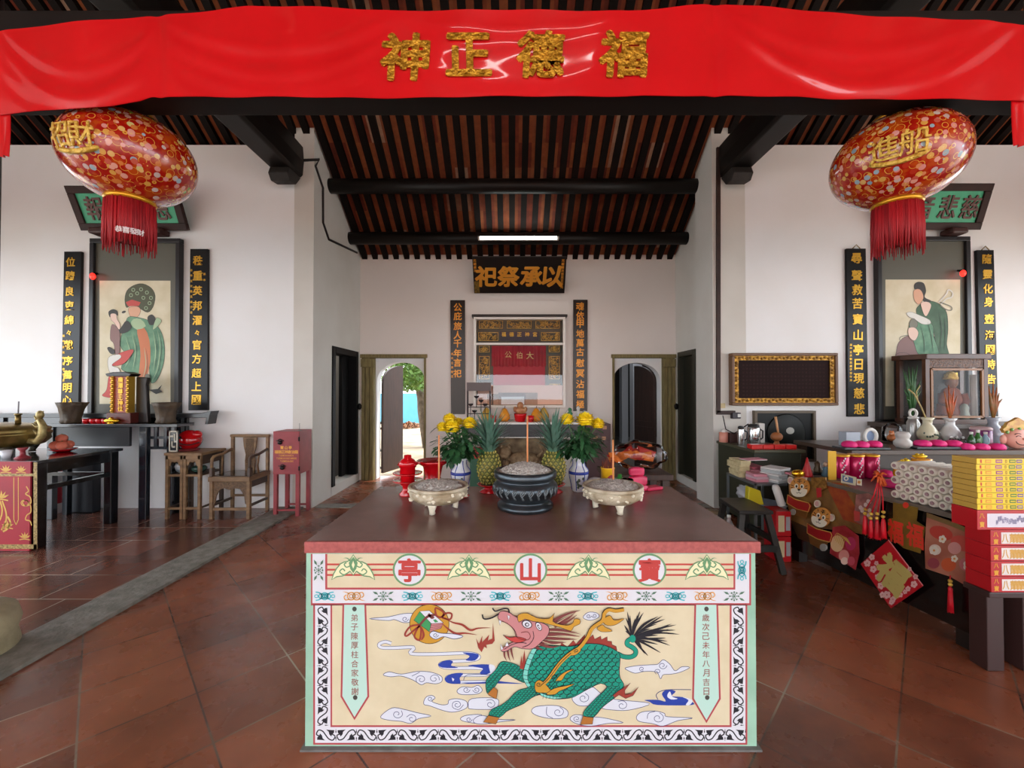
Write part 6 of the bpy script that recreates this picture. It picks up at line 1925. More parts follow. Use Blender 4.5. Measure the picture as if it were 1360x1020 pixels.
# ---------------------------------------------------------------- furniture of the left hall
blk = M('black_lacquer_furniture', '121317', 0.22, coat=0.5)
blk2 = M('dark_blue_black_lacquer', '1B2029', 0.2, coat=0.6)
tan_w = M('worn_brown_wood', '8A6B48', 0.5, hx2='6E5236', nscale=7, stretch=(1, 1, 3))
dark_w = M('dark_brown_wood', '3A2A20', 0.45, hx2='4A3628', nscale=7)
# long wall altar with upturned ends
xa, xb = -6.6, P(280, 550, 5.05).x
r = T('long_altar_table', 'long narrow black altar table with upturned ends against the white wall', 'altar table', ((xa + xb) / 2, 5.13, 0))
zt1 = 1.205
prof = [(xa, zt1 - 0.05), (xb - 0.04, zt1 - 0.05), (xb - 0.06, zt1 - 0.13), (xb - 0.02, zt1 - 0.13), (xb, zt1 - 0.02), (xb + 0.02, zt1 + 0.03), (xb - 0.03, zt1 + 0.025), (xb - 0.12, zt1), (xa + 0.12, zt1), (xa + 0.03, zt1 + 0.025), (xa, zt1 + 0.03)]
B().prism(prof, (0, 5.03, 0), (1, 0, 0), (0, 0, 1), (0, 0.14, 0)).build('top', M('charcoal_lacquer', '2A2C2E', 0.3, coat=0.3), r, bevel=0.004)
B().box(xa + 0.3, xb - 0.30, 5.06, 5.09, zt1 - 0.14, zt1 - 0.05).build('apron', blk, r)
for x in (xa + 0.35, xb - 0.42):
 for y in (5.035, 5.11):
  B().box(x, x + 0.07, y, y + 0.055, 0, zt1 - 0.05).build('leg', blk, r)
# middle altar table
mxa, mxb = P(60, 563, 4.77).x, P(236, 563, 4.77).x
MZ = 1.10
r = T('altar_table', 'tall black altar table carrying the carved pots and gilded tablet', 'altar table', ((mxa + mxb) / 2, 4.88, 0))
B().box(mxa, mxb, 4.76, 5.02, MZ - 0.035, MZ).build('top', M('grey_worn_lacquer', '3C3E42', 0.25, coat=0.5), r, bevel=0.004)
B().box(mxa + 0.08, P(172, 575, 4.80).x, 4.80, 4.83, MZ - 0.26, MZ - 0.04).build('apron', M('charcoal_panel', '26282B', 0.35), r)
lx = P(190, 640, 4.79).x
for (x, y, w_) in ((mxa + 0.01, 4.78, 0.07), (lx - 0.045, 4.78, 0.085), (mxa + 0.01, 4.95, 0.06), (-4.12, 4.95, 0.06)):
 B().box(x, x + w_, y, y + 0.06, 0, MZ - 0.035).build('leg', blk2, r, bevel=0.004)
for u in (208, 221, 231):
 p = P(u, 600, 4.86)
 B().box(p.x - 0.018, p.x + 0.018, 4.84, 4.87, 0.80, MZ - 0.035).build('side_bar', blk2, r)
for z in (0.80, 0.92):
 B().box(lx, mxb - 0.03, 4.845, 4.865, z, z + 0.03).build('side_rail', blk2, r)
b = B()
xa_, xb_, za_, zb_ = R3(225, 572, 236.5, 600, 4.775)
b.box(xa_, xb_, 4.772, 4.79, za_, zb_, 0)
fret = b.build('fret_backing', blk, r)
b = B()
for q in ((0.02, 0.98, 0.0, 0.06), (0.02, 0.98, 0.94, 1.0), (0.0, 0.12, 0.0, 1.0), (0.88, 1.0, 0.0, 1.0), (0.3, 0.7, 0.2, 0.27), (0.3, 0.42, 0.2, 0.5), (0.58, 0.88, 0.45, 0.52), (0.12, 0.5, 0.7, 0.77), (0.58, 0.7, 0.52, 0.85)):
 b.box(xa_ + (xb_ - xa_) * q[0], xa_ + (xb_ - xa_) * q[1], 4.765, 4.772, za_ + (zb_ - za_) * q[2], za_ + (zb_ - za_) * q[3])
b.build('fret', M('pale_fret', 'BDB6A6', 0.5), r)
# front offering table with the red embroidered cloth
FD = 3.90
fx = P(49, 640, FD).x
TZ = 0.83
r = T('offering_table', 'black offering table with a red embroidered cloth front at the left edge', 'table', (fx - 0.6, 4.3, 0))
B().box(fx - 1.3, fx + 0.03, FD - 0.03, 4.73, TZ - 0.03, TZ).build('top', M('mirror_black_top', '2A2D31', 0.12, coat=0.7), r, bevel=0.004)
for (x, y) in ((fx - 0.085, FD), (fx - 0.085, 4.62), (fx - 1.28, FD), (fx - 1.28, 4.62)):
 B().box(x, x + 0.085, y, y + 0.09, 0, TZ - 0.03).build('leg', blk, r, bevel=0.006)
B().box(fx - 0.06, fx - 0.02, FD + 0.09, 4.62, TZ - 0.14, TZ - 0.03).build('apron', blk, r)
B().box(fx - 0.06, fx - 0.02, FD + 0.09, 4.62, TZ - 0.30, TZ - 0.255).build('rail', blk, r)
B().box(fx - 1.2, fx - 0.085, 4.66, 4.69, TZ - 0.14, TZ - 0.03).build('apron', blk, r)
B().box(fx - 1.2, fx - 0.085, 4.66, 4.69, TZ - 0.30, TZ - 0.26).build('rail', blk, r)
cx0, cx1 = fx - 1.25, fx - 0.004
cl = B().box(cx0, cx1, FD - 0.05, FD - 0.035, 0.005, TZ - 0.002).build('cloth_front', M('crimson_brocade', 'A8182A', 0.5, hx2='96142A', nscale=4), r)
p = Paint(lambda q: P(q[0], q[1], FD - 0.05), (0, -1, 0), 0.0004)
gb = M('gold_embroidery', 'C9A24E', 0.45, metal=0.25)
gp = M('gold_edging', 'B9A060', 0.5, hx2='6A5428', nscale=70)
p.rect(44.5, 614, 49.5, 729, gp); p.rect(-40, 723, 49, 729, gp); p.rect(-40, 629, 45, 632.5, gp); p.up()
def plant(cx, cy, s):
 for k in range(5):
  a = -pi / 2 + (k - 2) * 0.55
  p.poly([(cx, cy), (cx + s * 0.5 * cos(a - 0.25), cy + s * 0.5 * sin(a - 0.25)), (cx + s * cos(a), cy + s * sin(a)), (cx + s * 0.5 * cos(a + 0.25), cy + s * 0.5 * sin(a + 0.25))], gb)
 p.line([(cx - s * 0.8, cy + s * 0.2), (cx, cy + s * 0.1), (cx + s * 0.8, cy + s * 0.25)], s * 0.14, gb, smooth=3)
plant(28, 626, 8); plant(8, 626, 9); plant(33, 715, 9); plant(2, 662, 11); plant(10, 700, 9)
p.line([(3 + 0, 665), (8, 680), (8, 692), (2, 704)], 2.0, gb, smooth=4)
for dx in (18.5, 24.5):
 p.line([(dx, 634), (dx, 690), (21.5, 697)], 1.0, gb)
p.line([(35, 646), (38, 652), (34, 656), (40, 660), (41, 668), (35, 672), (30, 668), (34, 664), (40, 670), (41, 680), (36, 684), (34, 690), (40, 692), (42, 698)], 1.4, gb, smooth=4)
p.line([(33 + 5 * cos(t), 668 + 4 * sin(t)) for t in [2 * pi * k / 12 for k in range(12)]], 1.1, gb, closed=True)
p.line([(-14 + 17 * cos(t), 678 + 22 * sin(t)) for t in [2 * pi * k / 24 for k in range(24)]], 2.0, gb, closed=True)
p.line([(10, 686), (14, 694), (10, 702), (4, 706)], 2.4, gb, smooth=3)
p.done('embroidery', cl)
# brass censer with dragon handle
brass = M('aged_brass', 'A08A52', 0.32, metal=0.75, hx2='6E5A30', nscale=7)
c = P(4, 600, 4.22); c.z = TZ + 0.006
r = T('brass_censer', 'big aged brass tripod censer with a dragon handle on the offering table', 'incense burner', c)
B().lathe([(0.0, 0.06), (0.20, 0.07), (0.29, 0.10), (0.335, 0.15), (0.33, 0.19), (0.34, 0.205), (0.34, 0.225), (0.325, 0.235), (0.335, 0.25), (0.33, 0.265), (0.22, 0.305), (0.10, 0.325), (0.0, 0.33)], c, 44).build('bowl', brass, r)
for k in range(3):
 a = radians(-35 + 120 * k)
 q = c + Vector((0.24 * cos(a), 0.24 * sin(a), 0))
 B().tube([q + Vector((0, 0, 0.10)), q + Vector((0.02 * cos(a), 0.02 * sin(a), 0.06)), q + Vector((0, 0, 0.02)), q], [0.05, 0.038, 0.026, 0.032], 10).build('leg', M('dark_bronze', '3A3428', 0.45, 0.5), r)
h = [P(x, y, 4.18) for x, y in ((38, 585), (50, 586), (56, 578), (57, 566), (53, 558), (48, 562))]
b = B().tube([Vector(q) for q in h], [0.03, 0.035, 0.035, 0.032, 0.028, 0.02], 10)
b.sph(P(53, 551, 4.18), (0.035, 0.03, 0.045), 12, 8)
for x, y in ((45, 555), (42, 565), (44, 574), (58, 549), (60, 565)):
 b.tube([P(50, y + 3, 4.18), P(x, y - 3, 4.18)], [0.016, 0.004], 6)
b.build('dragon_handle', M('pale_brass', 'BFAE78', 0.4, metal=0.5, hx2='8A7A4A', nscale=25), r)
b = B().cyl(P(24, 563, 4.2), P(24, 551, 4.2), 0.022, 0.022, 10).cyl(P(24, 551, 4.2), P(24, 549, 4.2), 0.03, 0.026, 10)
b.build('knob', brass, r)
B().cyl(P(24, 550, 4.2), P(25, 533, 4.2), 0.006, n=6).build('spike', M('grey_stick', '8E8E94', 0.5), r)
c = P(30, 606, 4.03); c.z = TZ
o = B().lathe([(0.055, 0), (0.058, 0.008), (0.022, 0.03), (0.018, 0.07), (0.04, 0.10), (0.036, 0.105), (0, 0.10)], c, 20).build('candle_stand', M('maroon_ceramic', '8E2A34', 0.3))
tag(o, 'small maroon candle stand in front of the brass censer', 'candle stand')
c = P(8, 606, 4.02); c.z = TZ
o = B().lathe([(0.03, 0), (0.045, 0.08), (0.04, 0.08), (0.028, 0.006), (0, 0.006)], c, 20).build('tea_cup', porc)
tag(o, 'small white cup in front of the brass censer', 'cup')
c = P(84, 598, 4.45); c.z = TZ
o = B().lathe([(0.05, 0), (0.075, 0.012), (0.11, 0.03), (0.112, 0.034), (0.07, 0.02), (0, 0.018)], c, 30).build('fruit_dish', MATS['glossy_red_plastic'])
tag(o, 'round red dish holding a pile of tangerines', 'dish')
tang = M('pale_tangerine', 'E2806A', 0.5, hx2='D86E54', nscale=16, bump=0.08)
spots = [(-0.055, -0.03, 0.0, 'front left tangerine in the pile on the red dish'), (0.035, -0.045, 0.0, 'front right tangerine in the pile on the red dish'), (0.0, 0.05, 0.0, 'rear tangerine at the bottom of the pile on the red dish'), (-0.008, -0.008, 0.072, 'topmost tangerine crowning the pile on the red dish')]
tproto = None
for dx, dy, dz, lab in spots:
 if tproto is None:
  tproto = T('tangerine', lab, 'tangerine', c + Vector((dx, dy, 0.072 + dz)), group='tangerines on the red dish')
  B().sph((0, 0, 0), (0.05, 0.05, 0.045), 20, 12).build('peel', tang, tproto, world=False)
  B().cyl((0, 0, 0.043), (0, 0, 0.05), 0.006, n=6).build('stalk', MATS['green_stem'], tproto, world=False)
 else:
  dup(tproto, c + Vector((dx, dy, 0.072 + dz)), label=lab)
# carved root pots, cups, tablet on the middle table
root = M('dark_root_wood', '3B2E22', 0.6, hx2='54432F', nscale=9, bump=0.5, bscale=18)
for u, lab in ((95, 'dark carved root-wood pot before the couplet board left of the painting'), (221, 'dark carved root-wood pot near the right end of the tall altar table')):
 c = P(u, 558, 4.9); c.z = MZ
 o = B().lathe([(0.085, 0.0), (0.10, 0.015), (0.085, 0.05), (0.095, 0.12), (0.12, 0.20), (0.135, 0.245), (0.12, 0.245), (0.10, 0.2), (0.0, 0.18)], c, 40, rmod=lambda t, z: 1 + 0.07 * sin(5 * t + z * 14) + 0.05 * sin(9 * t - z * 22)).build('root_pot', root)
 tag(o, lab, 'pot')
cproto = None
for i, u in enumerate((114.5, 124, 132, 140)):
 c = P(u, 560, 4.83); c.z = MZ
 lab = ('first red cup in the row beside the left root-wood pot', 'second red cup in the row on the tall altar table', 'third red cup in the row on the tall altar table', 'last red cup in the row, next to the gilded tablet')[i]
 if cproto is None:
  cproto = B().lathe([(0.025, 0), (0.036, 0.03), (0.036, 0.055), (0.031, 0.055), (0.022, 0.006), (0, 0.006)], (0, 0, 0), 20).build('red_cup', MATS['glossy_red_plastic'])
  cproto.location = c; tag(cproto, lab, 'cup', 'red cups on the altar table')
 else:
  o = dup(cproto, c, label=lab)
c = P(163, 558, 4.9); c.z = MZ
r = T('spirit_tablet', 'tall gilded red tablet under a dark hood before the peacock-robed painting', 'tablet', c)
xa, xb, za, zb = R3(151, 500, 172, 548, 4.88)
B().box(xa - 0.05, xb + 0.05, 4.84, 4.98, MZ, za).build('base', M('red_brown_lacquer', '5A1E16', 0.35), r, bevel=0.008)
B().box(xa, xb, 4.87, 4.93, za, zb).build('panel', M('tablet_red', '9A3A22', 0.4), r)
b = B()
for x in (xa - 0.012, xb - 0.012):
 b.box(x, x + 0.024, 4.855, 4.94, za, zb)
n_ = 9
for i in range(n_):
 z = za + (zb - za) * (i + 0.5) / n_
 b.sph((xa, 4.852, z), (0.02, 0.012, 0.02), 8, 6); b.sph((xb, 4.852, z), (0.016, 0.012, 0.02), 8, 6)
b.build('gilt_frame', M('bright_gilt', 'C99A34', 0.35, 0.6), r)
for i, ch in enumerate('廣澤尊王神位'):
 B().glyph(ch, Vector(((xa + xb) / 2, 4.87, zb - (zb - za) * (i + 0.6) / 6.3)), UX, UZ, 0.06, 0.062, 0.008, 0.02).build('character', MATS['bright_gilt'], r)
b = B().prism([(xa - 0.05, zb), (xb + 0.03, zb), (xb + 0.06, zb + 0.03), (xb - 0.02, zb + 0.055), (xa + 0.02, zb + 0.05), (xa - 0.07, zb + 0.03)], (0, 4.84, 0), (1, 0, 0), (0, 0, 1), (0, 0.13, 0))
b.build('hood', M('dark_hood', '1E1412', 0.4), r, bevel=0.006)
b = B().prism([(xb + 0.012, MZ), (xb + 0.16, MZ), (xb + 0.13, zb - 0.10), (xb + 0.15, zb - 0.01), (xb + 0.012, zb)], (0, 4.95, 0), (1, 0, 0), (0, 0, 1), (0, 0.05, 0))
b.build('shrine_back', MATS['dark_hood'], r, bevel=0.01)
c = P(148, 552, 4.80); c.z = MZ
o = B().sph(c + Vector((0, 0, 0.035)), (0.075, 0.03, 0.028), 18, 8, warp=lambda d: 1 + 0.25 * d.x * d.x).sph(c + Vector((0, 0, 0.055)), (0.03, 0.022, 0.025), 12, 8).lathe([(0.04, 0), (0.03, 0.02), (0, 0.02)], c, 12).build('gold_ingot', M('polished_gold', 'E0B030', 0.2, 0.9))
tag(o, 'shiny gold ingot at the foot of the gilded tablet', 'ingot')
# things kept under the tables
c = P(74, 672, 5.05); c.z = 0
r = T('striped_drum', 'red and white banded cylinder standing under the black tables', 'drum', c)
B().cyl(c, c + Vector((0, 0, 0.55)), 0.065, n=24).build('body', M('white_drum', 'E2DEDA', 0.5), r)
for z0_, z1_ in ((0.12, 0.34), (0.46, 0.57)):
 B().cyl(c + Vector((0, 0, z0_)), c + Vector((0, 0, z1_)), 0.067, n=24).build('red_band', M('drum_red', 'B01C2A', 0.45), r)
xa = P(86, 660, 5.0).x; xb = P(118, 660, 5.0).x
o = B().box(xa, xb, 5.05, 5.15, 0, 0.62).build('storage_box', M('dull_navy_box', '23262E', 0.5), bevel=0.01)
tag(o, 'tall dark box under the black tables beside the banded cylinder', 'box')
# two-bay tea stand with the red wooden fish
tx0, tx1 = P(220, 600, 4.80).x, P(267, 600, 4.80).x
TT = 0.765
r = T('tea_stand', 'brown wooden tea stand with two fretwork bays beside the armchair', 'side table', ((tx0 + tx1) / 2, 5.0, 0))
B().box(tx0 - 0.01, tx1 + 0.015, 4.785, 5.2, TT - 0.03, TT).build('top', tan_w, r, bevel=0.004)
B().box(tx0, tx1, 4.795, 4.82, TT - 0.075, TT - 0.03).build('apron', tan_w, r)
mid = (tx0 + tx1) / 2
for x in (tx0, mid - 0.035, mid + 0.003, tx1 - 0.035):
 B().box(x, x + 0.032, 4.795, 4.83, 0, TT - 0.03).build('leg', tan_w, r, bevel=0.003)
for x in (tx0, tx1 - 0.035):
 B().box(x, x + 0.035, 5.15, 5.185, 0, TT - 0.03).build('leg', dark_w, r)
for xa_, xb_ in ((tx0 + 0.032, mid - 0.035), (mid + 0.035, tx1 - 0.035)):
 B().box(xa_, xb_, 4.80, 4.825, 0.49, 0.515).build('shelf_rail', tan_w, r)
 B().box(xa_, xb_, 4.80, 4.825, 0.11, 0.135).build('stretcher', tan_w, r)
 w_ = xb_ - xa_
 pr = [(0, 0.08), (0, 0.0), (0.02, 0.0), (0.03, 0.035), (0.06, 0.045), (w_ / 2 - 0.03, 0.05), (w_ / 2, 0.035), (w_ / 2 + 0.03, 0.05), (w_ - 0.06, 0.045), (w_ - 0.03, 0.035), (w_ - 0.02, 0.0), (w_, 0.0), (w_, 0.08)]
 B().prism(pr, (xa_, 4.805, TT - 0.15), (1, 0, 0), (0, 0, 1), (0, 0.015, 0)).build('fret', tan_w, r)
B().box(tx0 + 0.01, tx1 - 0.01, 4.83, 5.18, 0.495, 0.51).build('shelf', dark_w, r)
for x in (tx0 + 0.01, tx1 - 0.03):
 B().box(x, x + 0.02, 4.83, 5.15, 0.115, 0.135).build('stretcher', dark_w, r)
 B().box(x, x + 0.02, 4.83, 5.15, TT - 0.14, TT - 0.03).build('side_apron', dark_w, r)
c = Vector((tx0 + 0.10, 4.92, 0.511))
o = B().lathe([(0.03, 0), (0.06, 0.03), (0.075, 0.08), (0.06, 0.12), (0.05, 0.12), (0.0, 0.10)], c, 22).build('stored_bowl', M('grey_white_glaze', 'AEB4B8', 0.25, hx2='6A747C', nscale=12))
tag(o, 'grey and white bowl on the shelf of the tea stand, left bay', 'bowl')
c = Vector((tx1 - 0.11, 4.92, 0.511))
o = B().lathe([(0.03, 0), (0.07, 0.03), (0.082, 0.06), (0.06, 0.085), (0.05, 0.085), (0.0, 0.07)], c, 22).build('stored_bowl', M('dark_green_glaze', '2E4A40', 0.25))
tag(o, 'dark green bowl on the shelf of the tea stand, right bay', 'bowl')
c = P(251, 594, 5.0); c.z = TT
r = T('wooden_fish', 'shiny red wooden fish drum sitting on the tea stand', 'wooden fish drum', c)
rl = M('red_lacquer_drum', 'B80A12', 0.14, coat=0.6)
B().sph(c + Vector((0, 0, 0.125)), (0.135, 0.12, 0.122), 32, 20, warp=lambda d: 1 + 0.05 * d.x - 0.06 * max(0, d.x) * abs(d.z)).build('body', rl, r)
b = B()
b.tube([c + Vector((0.136 * cos(t) + 0.01, -0.122 * abs(sin(t)) ** 0.9 * (1 if True else 1), 0.09 + 0.012 * cos(3 * t))) for t in [radians(10 + 7 * k) for k in range(18)]], 0.007, 6)
b.build('mouth_slot', M('slot_dark', '3A0608', 0.4), r)
B().sph(c + Vector((0.10, -0.01, 0.19)), (0.06, 0.05, 0.05), 16, 10).build('tail', rl, r)
B().lathe([(0.10, 0.0), (0.11, 0.012), (0.07, 0.03), (0, 0.03)], c, 24).build('cushion', M('dark_red_cushion', '6A0E14', 0.6), r)
# armchair
ax0, ax1 = P(278, 640, 4.80).x, P(333, 640, 4.80).x
af, ab = 4.79, 5.17
SZ = 0.49
r = T('armchair', 'brown carved armchair with a tall splat between tea stand and red box', 'armchair', ((ax0 + ax1) / 2, 4.98, 0))
B().box(ax0, ax1, af - 0.015, ab + 0.02, SZ - 0.055, SZ).build('seat', tan_w, r, bevel=0.006)
B().box(ax0 + 0.04, ax1 - 0.04, af + 0.03, ab - 0.03, SZ, SZ + 0.006).build('seat_panel', M('dark_polished_seat', '2E2622', 0.18, coat=0.4), r)
for (x, y, z1_) in ((ax0 + 0.005, af, SZ - 0.055), (ax1 - 0.045, af, SZ - 0.055)):
 B().box(x, x + 0.04, y, y + 0.04, 0, z1_).build('leg', tan_w, r, bevel=0.004)
for x in (ax0 + 0.005, ax1 - 0.04):
 B().box(x, x + 0.035, ab - 0.02, ab + 0.015, 0, 0.935).build('back_post', tan_w, r, bevel=0.004)
b = B().box(ax0 - 0.005, ax1 + 0.005, ab - 0.025, ab + 0.02, 0.905, 0.94)
b.build('crest_rail', tan_w, r, bevel=0.01)
cxm = (ax0 + ax1) / 2
sp = [(-0.055, 0), (0.055, 0), (0.06, 0.12), (0.05, 0.2), (0.075, 0.3), (0.085, 0.41), (-0.085, 0.41), (-0.075, 0.3), (-0.05, 0.2), (-0.06, 0.12)]
B().prism(sp, (cxm, ab - 0.015, SZ), (1, 0, 0), (0, 0, 1), (0, 0.02, 0)).build('splat', tan_w, r)
b = B()
b.box(cxm - 0.045, cxm + 0.045, ab - 0.02, ab - 0.015, SZ + 0.06, SZ + 0.40)
b.build('splat_carving', M('carved_wood', '75583A', 0.5, hx2='4E3823', nscale=60, bump=0.6, bscale=60), r)
for x, s in ((ax0 + 0.02, 1), (ax1 - 0.02, -1)):
 B().tube([(x, af + 0.02, SZ + 0.02), (x, af + 0.02, SZ + 0.20), (x, af + 0.05, SZ + 0.225), (x, af + 0.2, SZ + 0.235), (x, ab - 0.01, SZ + 0.27)], 0.017, 8).build('arm', tan_w if s > 0 else dark_w, r)
 B().box(x - 0.018, x + 0.018, af, af + 0.05, SZ, SZ + 0.10).build('arm_post', dark_w, r, bevel=0.004)
 B().tube([(x, af + 0.19, SZ), (x + 0.006 * s, af + 0.18, SZ + 0.10), (x, af + 0.2, SZ + 0.23)], 0.011, 8).build('arm_strut', tan_w, r)
 B().box(x - 0.012, x + 0.012, af + 0.04, ab - 0.02, 0.14, 0.165).build('stretcher', dark_w, r)
B().box(ax0 + 0.045, ax1 - 0.045, af + 0.008, af + 0.03, 0.10, 0.13).build('stretcher', tan_w, r)
B().box(ax0 + 0.04, ax1 - 0.04, ab - 0.01, ab + 0.01, 0.17, 0.195).build('stretcher', tan_w, r)
w_ = ax1 - ax0 - 0.09
pr = [(0, 0.30), (0, 0.03), (0.02, 0.05), (0.03, 0.13), (0.055, 0.18), (0.08, 0.215), (0.13, 0.225), (w_ / 2, 0.205), (w_ - 0.13, 0.225), (w_ - 0.08, 0.215), (w_ - 0.055, 0.18), (w_ - 0.03, 0.13), (w_ - 0.02, 0.05), (w_, 0.03), (w_, 0.30)]
B().prism(pr, (ax0 + 0.045, af + 0.012, SZ - 0.36), (1, 0, 0), (0, 0, 1), (0, 0.016, 0)).build('carved_apron', MATS['carved_wood'], r)
B().box(ax1 - 0.03, ax1 - 0.012, af + 0.04, ab - 0.02, SZ - 0.13, SZ - 0.055).build('side_apron', dark_w, r)
# red donation box on its stand
dx0, dx1 = P(362.5, 600, 4.9).x, P(397.5, 600, 4.9).x
df, db = 4.9, 5.2
dz0, dz1 = P(380, 630, 4.9).z, P(380, 573, 4.9).z
red_iron = M('rusty_red_iron', '9E3A40', 0.45, hx2='8A2E34', nscale=6)
r = T('donation_box', 'red metal donation box with gold writing on a red stand by the pier', 'donation box', ((dx0 + dx1) / 2, (df + db) / 2, 0))
B().box(dx0, dx1, df, db, dz0, dz1).build('box', red_iron, r, bevel=0.005)
for x in (dx0 + 0.005, dx1 - 0.045):
 for y in (df + 0.005, db - 0.045):
  B().box(x, x + 0.04, y, y + 0.04, 0, dz0).build('leg', red_iron, r)
b = B()
for y in (df + 0.015, db - 0.035):
 b.box(dx0 + 0.045, dx1 - 0.045, y, y + 0.02, 0.06, 0.08)
b.build('stretcher', red_iron, r)
for u, v in ((372.5, 586.5), (375.5, 620)):
 c = P(u, v, df)
 B().tube([c + Vector((0.02 * cos(t), -0.012, 0.012 + 0.018 * sin(t))) for t in [radians(-10 + 20 * k) for k in range(11)]], 0.005, 6).sph(c + Vector((0, -0.014, -0.012)), (0.028, 0.014, 0.022), 14, 8).box(c.x - 0.05, c.x + 0.04, df - 0.005, df, c.z + 0.005, c.z + 0.015).build('padlock', M('black_padlock', '1A1210', 0.35, 0.5), r)
for u, v in ((397.4, 583), (397.4, 622)):
 c = P(u, v, df)
 B().cyl(c + Vector((0, -0.004, -0.025)), c + Vector((0, -0.004, 0.025)), 0.01, n=8).build('hinge', MATS['black_padlock'], r)
gtx = M('gold_box_writing', 'E8A83A', 0.5)
for txt, v, size, px0, px1 in (('寶山亭', 594.5, 4.6, 374.5, 385.5), ('福德正神香油箱', 600.2, 4.6, 367, 393.5)):
 for i, ch in enumerate(txt):
  u = px0 + (px1 - px0) * i / (len(txt) - 1)
  B().glyph(ch, P(u, v, df), UX, UZ, sz(size, df), sz(size, df), 0.0015, 0.02).build('character', gtx, r)
b = B()
for v, pa, pb in ((605, 370, 390), (608.8, 367, 394), (612.6, 372, 390)):
 n_ = int((pb - pa) / 1.7)
 for i in range(n_):
  b.glyph('TABUNGDERMASUMBANGAN'[(i * 3) % 20], P(pa + (pb - pa) * (i + 0.5) / n_, v, df), UX, UZ, sz(1.3, df), sz(2.4, df), 0.001, 0.02)
b.build('small_writing', gtx, r)
b = B().cyl((dx1 - 0.05, df + 0.1, dz1), (dx1 - 0.05, df + 0.1, dz1 + 0.09), 0.003, n=6).cyl((dx1 - 0.05, df + 0.1, dz1), (dx1 - 0.05, df + 0.1, dz1 + 0.005), 0.02, n=10)
o = b.build('wire_hook', M('steel_wire', '8A8A88', 0.3, 0.8))
tag(o, 'thin wire hook standing on top of the red donation box', 'hook')
# things glimpsed through the black side door
rm = P(458, 560, 0)  if False else None
c = Vector((-3.3, 6.35, 0))
r = T('room_cabinet', 'brown cabinet glimpsed through the black left side door', 'cabinet', c)
B().box(-3.9, -3.2, 6.0, 6.8, 0, 0.95).build('body', M('amber_wood_dim', '8A5230', 0.5), r, bevel=0.01)
for z in (0.3, 0.6):
 B().box(-3.215, -3.19, 6.05, 6.75, z, z + 0.03).build('rail', MATS['dark_brown_wood'], r)
c = Vector((-3.4, 6.35, 0.95))
o = B().lathe([(0.1, 0), (0.14, 0.05), (0.15, 0.25), (0.1, 0.4), (0.06, 0.45), (0, 0.45)], c, 24).build('red_urn', MATS['glossy_red_plastic'])
tag(o, 'red urn on the brown cabinet glimpsed through the black side door', 'urn')
lamp('side_room_fill', 'AREA', 10.0, (-3.6, 6.3, 3.0), (0, radians(0), 0), (1, 0.97, 0.92), shape='RECTANGLE', size=0.8, size_y=0.8)  # unseen area lamp overhead, brightens the windowless side room
# ---------------------------------------------------------------- the sales counter and altar of the right hall
FA, FB_ = Vector((2.45, 3.72, 0)), Vector((2.60, 2.36, 0))      # foot of the counter's long front
fdir = (FB_ - FA).normalized(); fn = Vector((fdir.y, -fdir.x, 0)) # along the front, and out of it toward the aisle
if fn.x > 0:
 fn = -fn
CZ = 0.765
def Fp(u, v, lift=0.0):
 """pixel -> point on the counter front, lifted toward the aisle"""
 x = (u - 680.0) / FPX; y = (510.0 - v) / FPX
 d = Vector((x, cos(PITCH) - sin(PITCH) * y, sin(PITCH) + cos(PITCH) * y))
 o = Vector((0, 0, EYE))
 t = (FA + fn * lift - o).dot(fn) / d.dot(fn)
 return o + d * t
counter_m = M('dark_counter_film', '0E0C0B', 0.18, coat=0.3, bump=0.25, bscale=7)
ctop = M('greyed_counter_top', '6E6156', 0.35, hx2='5C5046', nscale=5)
ctan = M('tan_board', '7E6238', 0.4, hx2='6A4E2A', nscale=5)
r = T('sales_counter', 'long counter under dark film and hung with festive paper, right of the altar block', 'counter', ((FA + FB_) / 2))
n2 = Vector((0, 0, 1))
L = (FB_ - FA).length
def cprism(a0, a1, d0, d1, za, zb):
 b = B()
 vs = [FA + fdir * a + (-fn) * d + n2 * z for z in (za, zb) for (a, d) in ((a0, d0), (a1, d0), (a1, 0.22 if a1 > L / 2 and d1 > 0.5 else d1), (a0, d1))]
 b.add(vs, [(0, 3, 2, 1), (4, 5, 6, 7), (0, 1, 5, 4), (1, 2, 6, 5), (2, 3, 7, 6), (3, 0, 4, 7)])
 return b
cprism(0, L, 0.02, 1.05, 0.10, CZ - 0.03).build('body', counter_m, r)
cprism(-0.02, L + 0.02, 0.004, 1.1, CZ - 0.03, CZ).build('top', ctop, r, bevel=0.004)
for a in (0.03, L - 0.10):
 cprism(a, a + 0.08, 0.03, 0.11, 0.0, 0.12).build('leg', black_wood, r)
# tan board strip across the upper front, seen through the film
p = Paint(lambda q: Fp(q[0], q[1], 0.0), fn, 0.0006)
p.at = lambda q: Fp(q[0], q[1], -0.016)
BO = M('brown_wrapping', '6A4626', 0.3, hx2='8A6230', nscale=9, coat=0.3)
p.poly([(1047, 632), (1120, 640), (1160, 668), (1158, 712), (1120, 705), (1072, 700), (1049, 690)], BO); p.up()
p.poly([(1095, 640), (1118, 642), (1152, 700), (1120, 690)], M('dull_red_wrapping', '8E2E1C', 0.35, hx2='A8521E', nscale=12), 0)
p.poly([(1049, 690), (1072, 700), (1100, 715), (1100, 730), (1060, 715)], M('brown_film', '3E2A18', 0.3)); p.up()
p.done('front_sheets', r)
